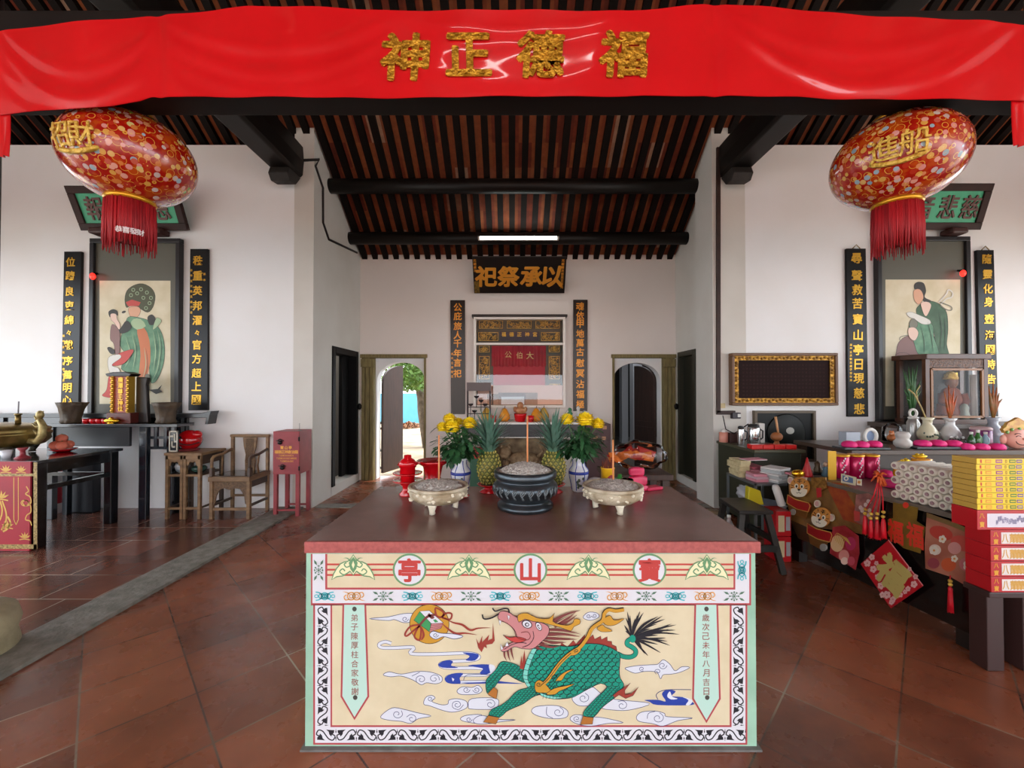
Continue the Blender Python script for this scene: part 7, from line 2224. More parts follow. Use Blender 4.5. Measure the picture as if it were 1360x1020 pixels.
# festive papers, each a thin board on the counter front
def board(name, label, cat, pts, mats, lift=0.004, th=0.004, group=None):
 c = Fp(sum(q[0] for q in pts) / len(pts), sum(q[1] for q in pts) / len(pts), lift)
 t_ = T(name, label, cat, c, group=group)
 a = [Fp(q[0], q[1], lift) for q in pts]
 b = B()
 n = len(a)
 vs = a + [q - fn * th for q in a]
 nn = Vector((0, 0, 0))
 for i in range(n):
  nn += a[i].cross(a[(i + 1) % n])
 f = tuple(range(n)) if nn.dot(fn) > 0 else tuple(range(n))[::-1]
 b.add(vs, [f] + [(i, (i + 1) % n, n + (i + 1) % n, n + i) for i in range(n)] + [tuple(n + i for i in f[::-1])])
 b.build('sheet', mats, t_)
 q = Paint(lambda s_: Fp(s_[0], s_[1], lift), fn, 0.0005)
 return t_, q
torange = M('tiger_orange', 'D08A3E', 0.4); tcream = M('tiger_cream', 'E8DCC8', 0.4); tdark = M('tiger_stripe', '2A1A14', 0.4)
tpink = M('tiger_ear_pink', 'D9A8A0', 0.4); sred = M('sash_red', 'A0161C', 0.35); sgold = M('sash_gold', 'C99A4A', 0.4)
def tiger(label, H, head, tilt, sc_, ears, sash, paws, foot):
 cx, cy = head
 R2 = lambda x, y: (cx + sc_ * (x * cos(tilt) - y * sin(tilt)), cy + sc_ * (x * sin(tilt) + y * cos(tilt)))
 hull = [R2(15 * cos(t), 15.5 * sin(t) + 0) for t in [2 * pi * k / 24 for k in range(24)]]
 t_, q = board('tiger_decoration', label, 'paper decoration', hull, torange, 0.012, 0.012)
 for (ex, ey) in ears:
  o_ = [(ex + 5 * sc_ * cos(t), ey + 6 * sc_ * sin(t)) for t in [2 * pi * k / 14 for k in range(14)]]
  b = B(); a = [Fp(z[0], z[1], 0.010) for z in o_]; n = len(a)
  b.add(a + [z - fn * 0.008 for z in a], [tuple(range(n)), tuple(range(n))[::-1]] + [(i, (i + 1) % n, n + (i + 1) % n, n + i) for i in range(n)])
  b.build('ear', tcream, t_)
  q.k = 2
  q2 = Paint(lambda s_: Fp(s_[0], s_[1], 0.0105), fn, 0.0004)
  q2.blob((ex, ey), 3.2 * sc_, 4.2 * sc_, tpink); q2.done('inner_ear', t_)
 q.k = 1
 q.poly([R2(*z) for z in ((-13, 4), (-6, 2), (0, 4), (6, 2), (13, 4), (11, 11), (5, 15), (-5, 15), (-11, 11))], tcream, 3); q.up()
 for ex in (-4.5, 4.5):
  q.blob(R2(ex, -1.5), 3.2 * sc_, 3.8 * sc_, tcream);
 q.up()
 for ex in (-4.2, 4.2):
  q.blob(R2(ex, -1), 1.5 * sc_, 2.2 * sc_, tdark)
 q.blob(R2(0, 4.2), 2.2 * sc_, 1.6 * sc_, tdark)
 for zz in ([(-4, 8.5), (-2, 9.8), (0, 7.5), (2, 9.8), (4, 8.5)],):
  q.line([R2(*z) for z in zz], 0.7 * sc_, tdark, smooth=3)
 for zz in ([(-3, -12), (0, -11), (3, -12)], [(-3.5, -9.3), (0, -8.3), (3.5, -9.3)], [(-13, -3), (-9, -1.5)], [(-13.5, 1), (-9.5, 1.2)], [(13, -3), (9, -1.5)], [(13.5, 1), (9.5, 1.2)], [(-9, -10), (-7, -7)], [(9, -10), (7, -7)], [(0, -13), (0, -6.5)]):
  q.line([R2(*z) for z in zz], 1.1 * sc_, tdark)
 q.done('face', t_)
 b = B(); a = [Fp(z[0], z[1], 0.016) for z in sash]; n = len(a)
 fs = tuple(range(n))
 nn = Vector((0, 0, 0))
 for i in range(n):
  nn += a[i].cross(a[(i + 1) % n])
 fs = fs if nn.dot(fn) > 0 else fs[::-1]
 b.add(a + [z - fn * 0.014 for z in a], [fs, tuple(n + i for i in fs[::-1])] + [(i, (i + 1) % n, n + (i + 1) % n, n + i) for i in range(n)])
 b.build('red_scroll', sred, t_)
 q3 = Paint(lambda s_: Fp(s_[0], s_[1], 0.0165), fn, 0.0004)
 q3.line(sash, 1.1, sgold, closed=True); q3.done('scroll_edge', t_)
 for z in paws:
  b = B(); a = [(z[0] + z[2] * cos(t), z[1] + z[2] * 1.15 * sin(t)) for t in [2 * pi * k / 14 for k in range(14)]]
  a = [Fp(k_[0], k_[1], 0.012) for k_ in a]; n = len(a)
  b.add(a + [k_ - fn * 0.010 for k_ in a], [tuple(range(n)), tuple(range(n))[::-1]] + [(i, (i + 1) % n, n + (i + 1) % n, n + i) for i in range(n)])
  b.build('paw', M('paw_grey', 'B9B4AC', 0.4), t_)
 b = B(); a = [Fp(z[0], z[1], 0.008) for z in foot]; n = len(a)
 b.add(a + [k_ - fn * 0.006 for k_ in a], [tuple(range(n)), tuple(range(n))[::-1]] + [(i, (i + 1) % n, n + (i + 1) % n, n + i) for i in range(n)])
 b.build('body', M('tiger_body', '9A6230', 0.4), t_)
tiger('cartoon tiger cut-out with a level smiling face and red scroll, nearest the black stool', None, (1061.5, 647), 0.06, 0.84, [(1049.5, 638), (1067, 635)], [(1046, 657), (1056, 663), (1074, 668), (1076, 672), (1073, 680), (1058, 676), (1045, 668)], [(1053, 680, 3.6)], [(1046, 668), (1058, 676), (1072, 680), (1070, 689), (1056, 684), (1048, 680)])
tiger('cartoon tiger cut-out with a tilted head and red scroll, beside the crimson dragon paper', None, (1090, 687), 0.42, 0.84, [(1085, 669), (1103.5, 687.5)], [(1072, 695), (1084, 702), (1103, 707), (1105, 711), (1102, 720), (1086, 716), (1072, 708)], [(1093, 727, 4.4)], [(1073, 708), (1088, 716), (1100, 720), (1090, 730), (1076, 722)])
t_, q = board('dragon_paper', 'crimson paper with pale mane and rosy patches beside the tilted tiger', 'paper decoration', [(1106, 700), (1122, 698), (1140, 712), (1141, 735), (1136, 757), (1118, 745), (1102, 735)], M('crimson_foil', '8E1A20', 0.35, hx2='A8323A', nscale=14))
for (cx, cy, rx, ry, mm) in ((1112, 722, 9, 11, 'D9B084'), (1121, 738, 7, 8, 'D98A80'), (1130, 722, 7, 9, 'B5305A'), (1122, 745, 5, 5, 'E8C0B0'), (1131, 745, 5, 6, 'C24A5A')):
 q.blob((cx, cy), rx, ry, M('foil_' + mm, mm, 0.4)); q.up()
for k in range(7):
 q.line([(1108 + 2 * k, 716 + 2 * k), (1112 + 2 * k, 708 + k), (1118 + 2 * k, 712 + 2 * k)], 0.9, sgold, smooth=3)
q.done('print', t_)
t_, q = board('gold_bow_ornament', 'gold bow ornament with a red tag, above the tilted tiger', 'ornament', [(1077, 634), (1096, 634), (1097, 648), (1090, 652), (1078, 646)], M('bronze_gold', 'A87A38', 0.35, metal=0.4, hx2='7A5222', nscale=40), 0.01, 0.012)
q.poly([(1084, 648), (1091, 648), (1091, 660), (1085, 661)], M('tag_red', 'B8202A', 0.35)); q.done('red_tag', t_)
t_, q = board('blue_card', 'small framed card with a blue seal on the upper edge of the counter', 'card', [(1117, 629), (1137, 634), (1136, 645), (1117, 641)], M('card_cream', 'CFC4A8', 0.4), 0.006)
q.poly([(1119, 631), (1133, 635), (1133, 642), (1119, 639)], M('card_blue', '5E7296', 0.4)); q.up(); q.blob((1124, 635.5), 3.2, 3.2, tcream); q.up(); q.blob((1124, 635.5), 1.6, 1.6, M('card_blue', '5E7296', 0.4)); q.done('print', t_)
t_, q = board('small_orange_card', 'small cream and orange card beside the blue sealed card', 'card', [(1138, 636), (1144, 637), (1144, 645), (1138, 644)], tcream, 0.006)
q.blob((1141, 640.5), 2, 2, torange); q.done('print', t_)
t_, q = board('pink_blossom_paper', 'pale pink blossom paper partly behind the hanging tassel cluster', 'paper decoration', [(1137, 657), (1152, 655), (1170, 664), (1166, 700), (1150, 700), (1134, 692)], M('dull_rose_foil', '7A4A44', 0.35, hx2='A86A62', nscale=18))
for k in range(8):
 q.blob((1140 + random.uniform(0, 22), 662 + random.uniform(0, 30)), 2.6, 3, M('blossom_pale', 'D8B8B0', 0.4), 8)
q.up(); q.poly([(1134, 678), (1142, 680), (1142, 692), (1135, 692)], BRED); q.done('print', t_)
t_, q = board('gold_lucky_paper', 'dull gold paper with two red cut-out fortune characters', 'paper decoration', [(1186, 667), (1219, 674), (1217, 692), (1229, 700), (1222, 735), (1200, 728), (1180, 712), (1179, 690), (1186, 688)], M('dull_gold_foil', '8A6A24', 0.32, metal=0.3, hx2='6E5220', nscale=8))
for (cx, cy, s_) in ((1189, 706, 20), (1215, 711, 25)):
 c = Fp(cx, cy, 0.0045)
 b = B().glyph('福', c, fdir, n2, 0.10, 0.15, 0.001, 0.03); b.build('character', M('vermilion_cut', 'D2321E', 0.45), t_)
q.blob((1203, 671), 4, 4, M('vermilion_cut', 'D2321E', 0.45)); q.done('print', t_)
t_, q = board('pink_picture_paper', 'large rosy patterned paper with cream blossoms near the counter end', 'paper decoration', [(1231, 681), (1265, 693), (1309, 712), (1302, 776), (1290, 782), (1262, 766), (1229, 755), (1228, 722)], M('rosy_paper', '96503E', 0.38, hx2='B0705A', nscale=6))
for k, (cx, cy, rx, ry, mm) in enumerate(((1250, 708, 16, 9, 'B03A2E'), (1280, 722, 18, 10, 'B8483C'), (1268, 728, 9, 8, 'C98A84'), (1242, 730, 8, 7, 'D9C0B0'), (1260, 750, 10, 9, 'C2542E'), (1285, 750, 11, 9, 'BE6A70'), (1295, 735, 8, 8, 'A84048'), (1240, 748, 8, 7, '8E3A44'))):
 q.k = 1 + k % 3
 q.blob((cx, cy), rx, ry, M('rose_' + mm, mm, 0.4), 20, 0.3)
q.k = 4
for (cx, cy, rr) in ((1241, 731, 6), (1286, 751, 6.5), (1268, 742, 4.5), (1252, 716, 5)):
 for k in range(5):
  a = 2 * pi * k / 5
  q.blob((cx + rr * 0.6 * cos(a), cy + rr * 0.6 * sin(a)), rr * 0.48, rr * 0.5, M('blossom_cream', 'DDD0C0', 0.4), 10)
q.up()
for (cx, cy) in ((1241, 731), (1286, 751), (1268, 742), (1252, 716)):
 q.blob((cx, cy), 1.6, 1.6, torange, 8)
q.poly([(1231, 681), (1265, 693), (1309, 712), (1309, 718), (1264, 699), (1231, 687)], ctan); q.done('print', t_)
# diamond fortune paper
t_, q = board('fortune_diamond', 'red diamond-shaped paper with a big gold fortune character and pale blossoms', 'paper decoration', [(1180, 717), (1226, 778), (1183, 808), (1143, 749)], M('festive_red', 'B8121E', 0.35, hx2='A40E1A', nscale=9), 0.022, 0.004)
for (cx, cy, rr) in ((1152, 748, 4.5), (1158, 740, 4), (1160, 756, 4.5), (1166, 766, 4), (1170, 778, 4.5), (1178, 790, 5), (1186, 796, 4), (1172, 790, 4), (1196, 790, 3.5), (1206, 782, 3.5), (1214, 776, 4.5), (1216, 766, 3.5), (1208, 756, 3), (1164, 748, 3), (1184, 800, 3.5), (1202, 786, 3)):
 for k in range(5):
  a = 2 * pi * k / 5 + cx
  q.blob((cx + rr * 0.6 * cos(a), cy + rr * 0.62 * sin(a)), rr * 0.46, rr * 0.5, M('blossom_pink', 'D9A9A4', 0.45), 8)
q.line([(1180, 717), (1226, 778)], 1.4, M('edge_pink', 'D98A8A', 0.4)); q.done('blossom_print', t_)
c = Fp(1184, 762, 0.0228)
b = B().glyph('福', c, fdir * 0.80 - n2 * 0.42, n2 * 0.86 + fdir * 0.40, 0.20, 0.24, 0.002, 0.05)
b.build('character', M('champagne_gold', 'C7B067', 0.4, 0.25), t_)
# tassels
tas = M('bright_red_tassel', 'E0142A', 0.5, hx2='C00E20', nscale=40, stretch=(1, 1, 0.15))
def tassel(bb, top, Ls, r_=0.016):
 bb.lathe([(0.003, 0), (0.010, -0.012), (0.011, -0.02), (r_ * 0.8, -0.03), (r_, -Ls * 0.6), (r_ * 1.1, -Ls), (0.0, -Ls)], top, 14)
 for i in range(14):
  t = 2 * pi * i / 14
  bb.tube([top + Vector((r_ * 0.7 * cos(t), r_ * 0.7 * sin(t), -0.03)), top + Vector((r_ * 1.08 * cos(t), r_ * 1.08 * sin(t), -Ls - random.uniform(0, 0.012)))], 0.002, 4)
q0 = Fp(1168, 632, 0.05)
r = T('tassel_cluster', 'cluster of red tassels with gold beads under an orange knot at the counter edge', 'tassel', q0)
b = B()
for k in range(22):
 d = Vector((random.uniform(-1, 1), random.uniform(-1, 1), random.uniform(-1.2, 1))).normalized()
 b.tube([q0, q0 + d * 0.03 + Vector((0, 0, 0.005)), q0 + d * 0.055 - Vector((0, 0, 0.02))], [0.008, 0.007, 0.003], 6)
b.build('orange_knot', M('orange_cord', 'E2622A', 0.55), r)
for (ut, vt, ln) in ((1149, 684, 0.13), (1157, 690, 0.12), (1165, 690, 0.13), (1173, 688, 0.13)):
 e = Fp(ut, vt, 0.05)
 B().tube([q0, (q0 + e) / 2 + fdir * 0.01, e + Vector((0, 0, 0.03))], 0.004, 6).build('cord', tas, r)
 b = B(); tassel(b, e, ln); b.build('tassel', tas, r)
 for dz in (0.0, 0.03):
  B().sph(e + Vector((random.uniform(-0.005, 0.005), 0, 0.01 + dz)), 0.012, 10, 8).build('gold_bead', gold_leaf, r)
e = Fp(1262, 778, 0.03)
r = T('single_tassel', 'single slim red tassel hanging below the rosy patterned paper', 'tassel', e)
b = B(); tassel(b, e, 0.15, 0.012); b.build('tassel', tas, r)
B().tube([Fp(1262, 764, 0.012), e], 0.003, 6).build('cord', tas, r)
for dz in (0.008, 0.028):
 B().sph(e + Vector((0, 0, dz)), 0.011, 10, 8).build('gold_bead', gold_leaf, r)
# candle bundles stacked on the counter edge
ends = {'E2D6C2': None, 'CDB6B4': None}
kproto = None
rr = 0.027
rows_, cols_ = 5, 8
words_n = ['bottom', 'second', 'third', 'fourth', 'top']
col_n = ['farthest', 'second farthest', 'third farthest', 'fourth farthest', 'fourth nearest', 'third nearest', 'second nearest', 'nearest']
aS = (G(1187, 650, CZ + 0.0) - FA).dot(fdir)
for j in range(rows_):
 for i in range(cols_):
  a = 0.92 + i * 0.057 + (0.028 if j % 2 else 0)
  c = FA + fdir * a + (-fn) * 0.035 + n2 * (CZ + rr + j * rr * 1.78)
  lab = 'paper-wrapped candle roll, %s row from the counter top, %s along the pile' % (words_n[j], col_n[i])
  if kproto is None:
   kproto = T('candle_roll', lab, 'candle roll', c, atan2(-fn.y, -fn.x), group='white candle rolls stacked on the counter')
   B().tube([(0.0, 0, 0), (0.012, 0, 0), (0.3, 0, 0)], [rr * 0.86, rr * 0.99, rr * 0.99], 12).build('wrapper', M('cream_wrapper', 'E6DCCB', 0.4, hx2='D2C4B4', nscale=30), kproto, world=False)
   B().tube([(-0.004, 0, 0), (0.001, 0, 0)], [rr * 0.40, rr * 0.48], 10).build('dark_core', M('mauve_core', '9A7478', 0.45), kproto, world=False)
  else:
   dup(kproto, c, label=lab)
# red stand, red-and-white boxes and the yellow boxes at the near end of the counter
BX = 2.20
bx0 = P(1316, 740, BX).x
stz = P(1330, 787, BX).z
r = T('box_stand', 'dark brown low stand holding the red boxes at the near counter end', 'stand', (bx0 + 0.25, BX + 0.05, 0))
B().box(bx0 - 0.01, bx0 + 0.36, BX + 0.0, BX + 0.13, stz - 0.03, stz).build('top', M('dark_plum_wood', '3A2422', 0.4), r, bevel=0.004)
for x in (bx0 - 0.002, bx0 + 0.19):
 B().box(x, x + 0.09, BX + 0.02, BX + 0.11, 0, stz - 0.03).build('leg', MATS['dark_plum_wood'], r, bevel=0.004)
redbox = M('red_carton', 'B8141E', 0.35, coat=0.2)
whitep = M('white_print_panel', 'E6E0DC', 0.4)
h4 = (P(1330, 704, BX).z - stz) / 4
proto = None
lab4 = ['red box with white window at the bottom of the red stack', 'red box with white window second from the bottom of the red stack', 'red box with white window third from the bottom of the red stack', 'red box with white window just below the wide red box']
for k in range(4):
 z = stz + h4 * k
 if proto is None:
  proto = T('red_carton', lab4[k], 'carton', (bx0, BX, z), group='red cartons on the stand')
  B().box(0, 0.34, 0, 0.125, 0.001, h4 - 0.001).build('carton', redbox, proto, world=False, bevel=0.002)
  B().box(0.056, 0.20, -0.0012, 0, 0.010, h4 - 0.012).build('white_window', whitep, proto, world=False)
  b = B()
  for i, x in enumerate((0.065, 0.10, 0.118, 0.136, 0.154, 0.172)):
   b.glyph('八寶寶寶寶寶'[i], (x + 0.01, -0.0014, h4 * 0.48), UX, UZ, 0.024 if i else 0.034, 0.05, 0.0008, 0.015)
  b.build('amber_writing', M('amber_print', 'D8A64A', 0.5), proto, world=False)
  for i, ch in enumerate('八寶'):
   B().glyph(ch, (0.027, -0.0004, h4 * (0.72 - 0.46 * i)), UX, UZ, 0.026, 0.028, 0.0008, 0.02).build('gold_character', M('gold_print', 'E2A83A', 0.4), proto, world=False)
 else:
  dup(proto, (bx0, BX, z), label=lab4[k])
wx0 = P(1298, 690, BX).x
wz0, wz1 = stz + 4 * h4, P(1320, 677.5, BX).z
r = T('red_carton', 'wide red carton with a long pale window under the yellow boxes', 'carton', (wx0, BX, wz0))
B().box(wx0, wx0 + 0.42, BX, BX + 0.13, wz0 + 0.001, wz1 - 0.001).build('carton', redbox, r, bevel=0.002)
wa, wb = P(1311, 690, BX).x, wx0 + 0.38
B().box(wa, wb, BX - 0.0012, BX, wz0 + 0.015, wz1 - 0.018).build('white_window', M('lilac_white', 'DFDCE6', 0.4), r)
b = B()
for i in range(16):
 b.glyph('神明保佑平安吉祥如意'[i % 10], (wa + 0.05 + i * 0.011, BX - 0.0014, (wz0 + wz1) / 2 + random.uniform(-0.012, 0.012)), UX, UZ, 0.012, 0.026, 0.0008, 0.01)
b.build('faint_print', M('violet_print', '8A86A8', 0.5), r)
for i, ch in enumerate('八寶'):
 B().glyph(ch, (P(1304, 690, BX).x, BX - 0.0004, wz0 + (wz1 - wz0) * (0.72 - 0.44 * i)), UX, UZ, 0.026, 0.030, 0.0008, 0.02).build('gold_character', MATS['gold_print'], r)
yx0 = P(1299, 640, BX).x
nY = 9
yh = (P(1320, 609, BX).z - wz1) / nY
kraft = M('kraft_yellow', 'C9A048', 0.5, hx2='B88C38', nscale=5)
yelbox = M('bright_yellow_print', 'F0CE1E', 0.4)
ord_ = ['topmost', 'second', 'third', 'fourth', 'fifth', 'sixth', 'seventh', 'eighth', 'lowest']
proto = None
for k in range(nY):
 z = wz1 + yh * k
 lab = '%s yellow incense box %s' % (ord_[nY - 1 - k], 'of the stack on the red cartons' if k in (0, nY - 1) else 'from the top of the stack on the red cartons')
 if proto is None:
  proto = T('incense_box', lab, 'incense box', (yx0, BX + 0.004, z), group='yellow incense boxes')
  B().box(0, 0.40, 0.002, 0.125, 0.0008, yh - 0.0008).build('carton', kraft, proto, world=False, bevel=0.0015)
  B().box(0.0, 0.40, 0, 0.002, 0.001, yh - 0.001).build('printed_front', yelbox, proto, world=False)
  for (xa_, xb_, cc) in ((0.018, 0.026, 'D0402A'), (0.045, 0.075, 'E09A2A'), (0.10, 0.135, '9A4A8A'), (0.15, 0.16, 'B08A1A'), (0.172, 0.205, '4A7A2E'), (0.21, 0.24, '6A5A9A')):
   B().box(xa_, xb_, -0.0008, 0, yh * 0.22, yh * 0.8).build('print_patch', M('patch_' + cc, cc, 0.5), proto, world=False)
   B().box(xa_ + 0.004, xb_ - 0.004, -0.0012, -0.0008, yh * 0.42, yh * 0.6).build('print_patch', yelbox, proto, world=False)
 else:
  dup(proto, (yx0 + random.uniform(-0.004, 0.004), BX + 0.004, z), label=lab)
# pink canisters on the counter
magenta = M('magenta_foil', 'C81858', 0.2, metal=0.25, hx2='A81048', nscale=10)
hotpink = M('hot_pink_paper', 'F0308A', 0.55, hx2='E8207A', nscale=8)
proto = None
for i, u in enumerate((1117, 1136.5, 1156.5)):
 D = 3.45 + 0.0 * i
 c = P(u, 624, D); c.z = CZ + 0.0012
 lab = ('magenta foil canister behind the small yellow card on the counter', 'middle one of the three magenta foil canisters', 'magenta foil canister nearest the yellow ingot pots')[i]
 if proto is None:
  proto = T('pink_canister', lab, 'canister', c, group='magenta canisters on the counter')
  B().lathe([(0.055, 0), (0.058, 0.004), (0.058, 0.182), (0.054, 0.186), (0.0, 0.186)], (0, 0, 0), 28).build('tin', magenta, proto, world=False)
  B().lathe([(0.0595, 0.178), (0.0605, 0.182), (0.0605, 0.192), (0.055, 0.196), (0.0, 0.196)], (0, 0, 0), 28).build('rim', gold_trim, proto, world=False)
  b = B()
  for j in range(9):
   a = radians(-120 + 10 * (j % 3)); z = 0.02 + 0.018 * j
   b.sph((0.0585 * cos(a), 0.0585 * sin(a), z), (0.008, 0.004, 0.010), 8, 5)
  b.build('silver_emblem', M('silver_print', 'E2C8D4', 0.25, 0.5), proto, world=False)
 else:
  dup(proto, c, rz=0.3 * i, label=lab)
c = P(1105, 618, 3.38); c.z = CZ + 0.0012
xa, xb, za, zb = R3(1099.5, 599, 1110, 620, 3.37)
o = B().box(xa, xb, 3.365, 3.37, CZ, zb).build('yellow_card', M('yellow_card_paper', 'E8B422', 0.5))
tag(o, 'small yellow card standing before the first magenta canister', 'card')
# ingot pots
ylw = M('golden_yellow_glaze', 'E8A012', 0.18, coat=0.5)
for i, (u, D, rr_, lab) in enumerate(((1203, 3.28, 0.078, 'round golden pot topped with gold ingots, in front'), (1224, 3.42, 0.072, 'taller golden pot behind the round one with ingots'))):
 c = P(u, 628, D); c.z = CZ + 0.0012
 r = T('treasure_pot', lab, 'pot', c)
 H_ = 0.14 if i == 0 else 0.165
 B().lathe([(rr_ * 0.55, 0), (rr_ * 0.85, 0.02), (rr_, 0.06), (rr_ * 0.95, H_ * 0.7), (rr_ * 0.86, H_ * 0.92), (rr_ * 0.92, H_), (rr_ * 0.8, H_), (0, H_ - 0.01)], c, 30).build('pot', ylw, r)
 b = B()
 for k in range(4 if i == 0 else 3):
  q = c + Vector((random.uniform(-0.035, 0.03), random.uniform(-0.04, 0.02), H_ + 0.012 + 0.004 * k))
  b.sph(q, (0.034, 0.020, 0.014), 14, 8, warp=lambda d: 1 + 0.25 * d.x * d.x).sph(q + Vector((0, 0, 0.012)), (0.015, 0.013, 0.013), 10, 6)
 b.build('ingot_heap', M('lemon_gold', 'F0C828', 0.25, 0.4), r)
 b = B()
 for k in range(6):
  a = radians(-160 + 25 * k)
  b.sph(c + Vector((rr_ * 1.0 * cos(a), rr_ * 1.0 * sin(a), 0.065)), (0.012, 0.006, 0.016), 8, 5)
 b.build('relief', M('orange_glaze', 'D86A10', 0.2, coat=0.4), r)
# pink paper cakes (upturned bowls) and trays
def cake(u, v, D, z, lab, s_=1.0):
 c = P(u, v, D); c.z = z
 o = B().lathe([(0.058 * s_, 0.0), (0.066 * s_, 0.012), (0.064 * s_, 0.03), (0.050 * s_, 0.047), (0.025 * s_, 0.056), (0.0, 0.057)], c, 26, rmod=lambda t, zz: 1 + 0.02 * sin(9 * t)).build('pink_cake', hotpink)
 tag(o, lab, 'offering cake', 'pink offering cakes')
 return o
cake(1185, 624, 3.12, CZ + 0.0012, 'pink offering cake on the counter in front of the round golden pot, left side', 0.9)
cake(1176, 616, 3.50, CZ + 0.0012, 'pink offering cake on the counter between the canisters and the golden pots', 0.8)
cake(1221, 622, 3.05, CZ + 0.0012, 'pink offering cake on the counter between the round golden pot and the magenta bowl', 0.85)
c = P(1251, 627, 3.02); c.z = CZ + 0.0012
r = T('magenta_bowl', 'magenta glass bowl with a dark band and pink top beside the yellow boxes', 'bowl', c)
B().lathe([(0.04, 0), (0.075, 0.02), (0.088, 0.055), (0.088, 0.07), (0.0, 0.07)], c, 30).build('bowl', M('magenta_glass', 'A80E5A', 0.12, coat=0.5), r)
B().lathe([(0.089, 0.066), (0.091, 0.068), (0.091, 0.092), (0.086, 0.095), (0, 0.095)], c, 30).build('dark_band', M('dark_plum_band', '3A0E2A', 0.25), r)
B().lathe([(0.085, 0.094), (0.08, 0.115), (0.055, 0.132), (0, 0.136)], c, 30).build('pink_top', hotpink, r)
# display riser behind the counter
RZ = 0.93
r = T('display_riser', 'dark stepped display table behind the counter, crowded with offerings', 'table', (4.0, 4.1, 0))
B().box(3.16, 5.9, 3.86, 4.66, RZ - 0.04, RZ).build('top', M('dim_brown_top', '4A3B30', 0.35), r, bevel=0.004)
for (x, y) in ((3.18, 3.88), (3.18, 4.57), (5.80, 3.88), (5.80, 4.57)):
 B().box(x, x + 0.07, y, y + 0.07, 0, RZ - 0.04).build('leg', dark_w, r)
B().box(3.2, 5.86, 3.90, 3.915, 0.05, RZ - 0.04).build('front_panel', M('dim_brown_panel', '33281F', 0.5), r)
def tray(ua, ub, v, D, lab):
 a, c = P(ua, v, D), P(ub, v, D)
 o = B().box(a.x, c.x, D - 0.09, D + 0.07, RZ + 0.001, RZ + 0.022).build('slate_tray', M('slate_tray', '3A4448', 0.3), bevel=0.006)
 tag(o, lab, 'tray')
tray(1112, 1172, 592, 3.98, 'slate tray carrying pink cakes behind the magenta canisters')
tray(1206, 1280, 590, 4.02, 'slate tray carrying pink cakes in front of the white vases')
for u, D, lab in ((1128, 3.95, 'pink offering cake at the far end of the tray behind the canisters'), (1144, 3.94, 'pink offering cake in the middle of the tray behind the canisters'), (1161, 3.96, 'pink offering cake at the near end of the tray behind the canisters')):
 cake(u, 592, D, RZ + 0.023, lab, 0.95)
for u, D, lab in ((1225, 4.02, 'pink offering cake before the cream flowered vase'), (1245, 4.02, 'pink offering cake between the cream vase and the plain white vase'), (1266, 4.01, 'pink offering cake before the plain white vase')):
 cake(u, 588, D, RZ + 0.023, lab, 1.05)
for u, v, D, lab in ((1283, 599, 3.945, 'pink offering cake at the front of the riser, close to the plain white vase'), (1303, 602, 3.945, 'pink offering cake at the front of the riser, before the green bottles'), (1324, 603, 3.945, 'pink offering cake at the front of the riser, beside the smiling mask')):
 cake(u, v, D, RZ, lab, 0.95)
# vases and small things on the riser
cel = M('cream_celadon', 'DDD8B8', 0.2, coat=0.4)
def small_vase(u, D, mat, lab, s_=1.0, name='vase', extra=None):
 c = P(u, 580, D); c.z = RZ
 r = T(name, lab, 'vase', c)
 B().lathe([(0.05 * s_, 0), (0.055 * s_, 0.01), (0.085 * s_, 0.07 * s_), (0.088 * s_, 0.11 * s_), (0.06 * s_, 0.165 * s_), (0.038 * s_, 0.20 * s_), (0.04 * s_, 0.24 * s_), (0.062 * s_, 0.27 * s_), (0.056 * s_, 0.27 * s_), (0.03 * s_, 0.22 * s_), (0, 0.2 * s_)], c, 30).build('vase', mat, r)
 return r, c
r, c = small_vase(1232, 4.42, cel, 'cream vase with a dark painted sprig, holding a bent stem')
b = B()
for k in range(9):
 a = radians(-150 + 14 * k); z = 0.06 + 0.05 * random.random()
 b.sph(c + Vector((0.086 * cos(a), 0.086 * sin(a), z)), (0.014, 0.005, 0.012), 8, 5)
b.build('painted_sprig', M('sprig_paint', '4A5A4A', 0.4), r)
b = B().tube([c + Vector((0, 0, 0.22)), P(1224, 542, 4.42), P(1214, 523, 4.42), P(1207, 517, 4.42)], 0.007, 6).tube([P(1219, 532, 4.42), P(1217, 520, 4.42), P(1222, 512, 4.42)], 0.005, 6)
b.build('bent_stem', M('pale_stem', 'B9A46A', 0.5), r)
r, c = small_vase(1262, 4.40, M('plain_white_glaze', 'D9DADA', 0.2, coat=0.4), 'plain white vase in front of the glazed cabinet shrine', 0.98)
b = B()
for (du, v1, cc) in ((-8, 520, 0), (-2, 512, 0), (5, 516, 0), (9, 526, 0), (1, 524, 0)):
 b.tube([c + Vector((0, 0, 0.23)), P(1262 + du * 0.5, 540, 4.40), P(1262 + du, v1, 4.40)], [0.006, 0.011, 0.003], 6)
b.build('orange_leaves', M('orange_dracaena', 'D0562A', 0.5, hx2='8A5A2A', nscale=12), r)
r, c = small_vase(1319, 4.42, M('grey_blue_glaze', 'A9B0BC', 0.22, coat=0.4), 'grey blue vase with russet leaves at the right of the riser', 1.0)
b = B()
for (du, v1) in ((-6, 512), (0, 508), (5, 514), (8, 522), (-3, 522), (12, 530)):
 b.tube([c + Vector((0, 0, 0.23)), P(1319 + du * 0.5, 536, 4.42), P(1319 + du, v1, 4.42)], [0.006, 0.014, 0.003], 6)
b.build('russet_leaves', M('russet_leaf', 'A8501E', 0.5, hx2='6A5A24', nscale=12), r)
c = P(1213, 580, 4.59); c.z = RZ
r = T('silver_flask', 'tall silver embossed flask with a ring-shaped white top', 'flask', c)
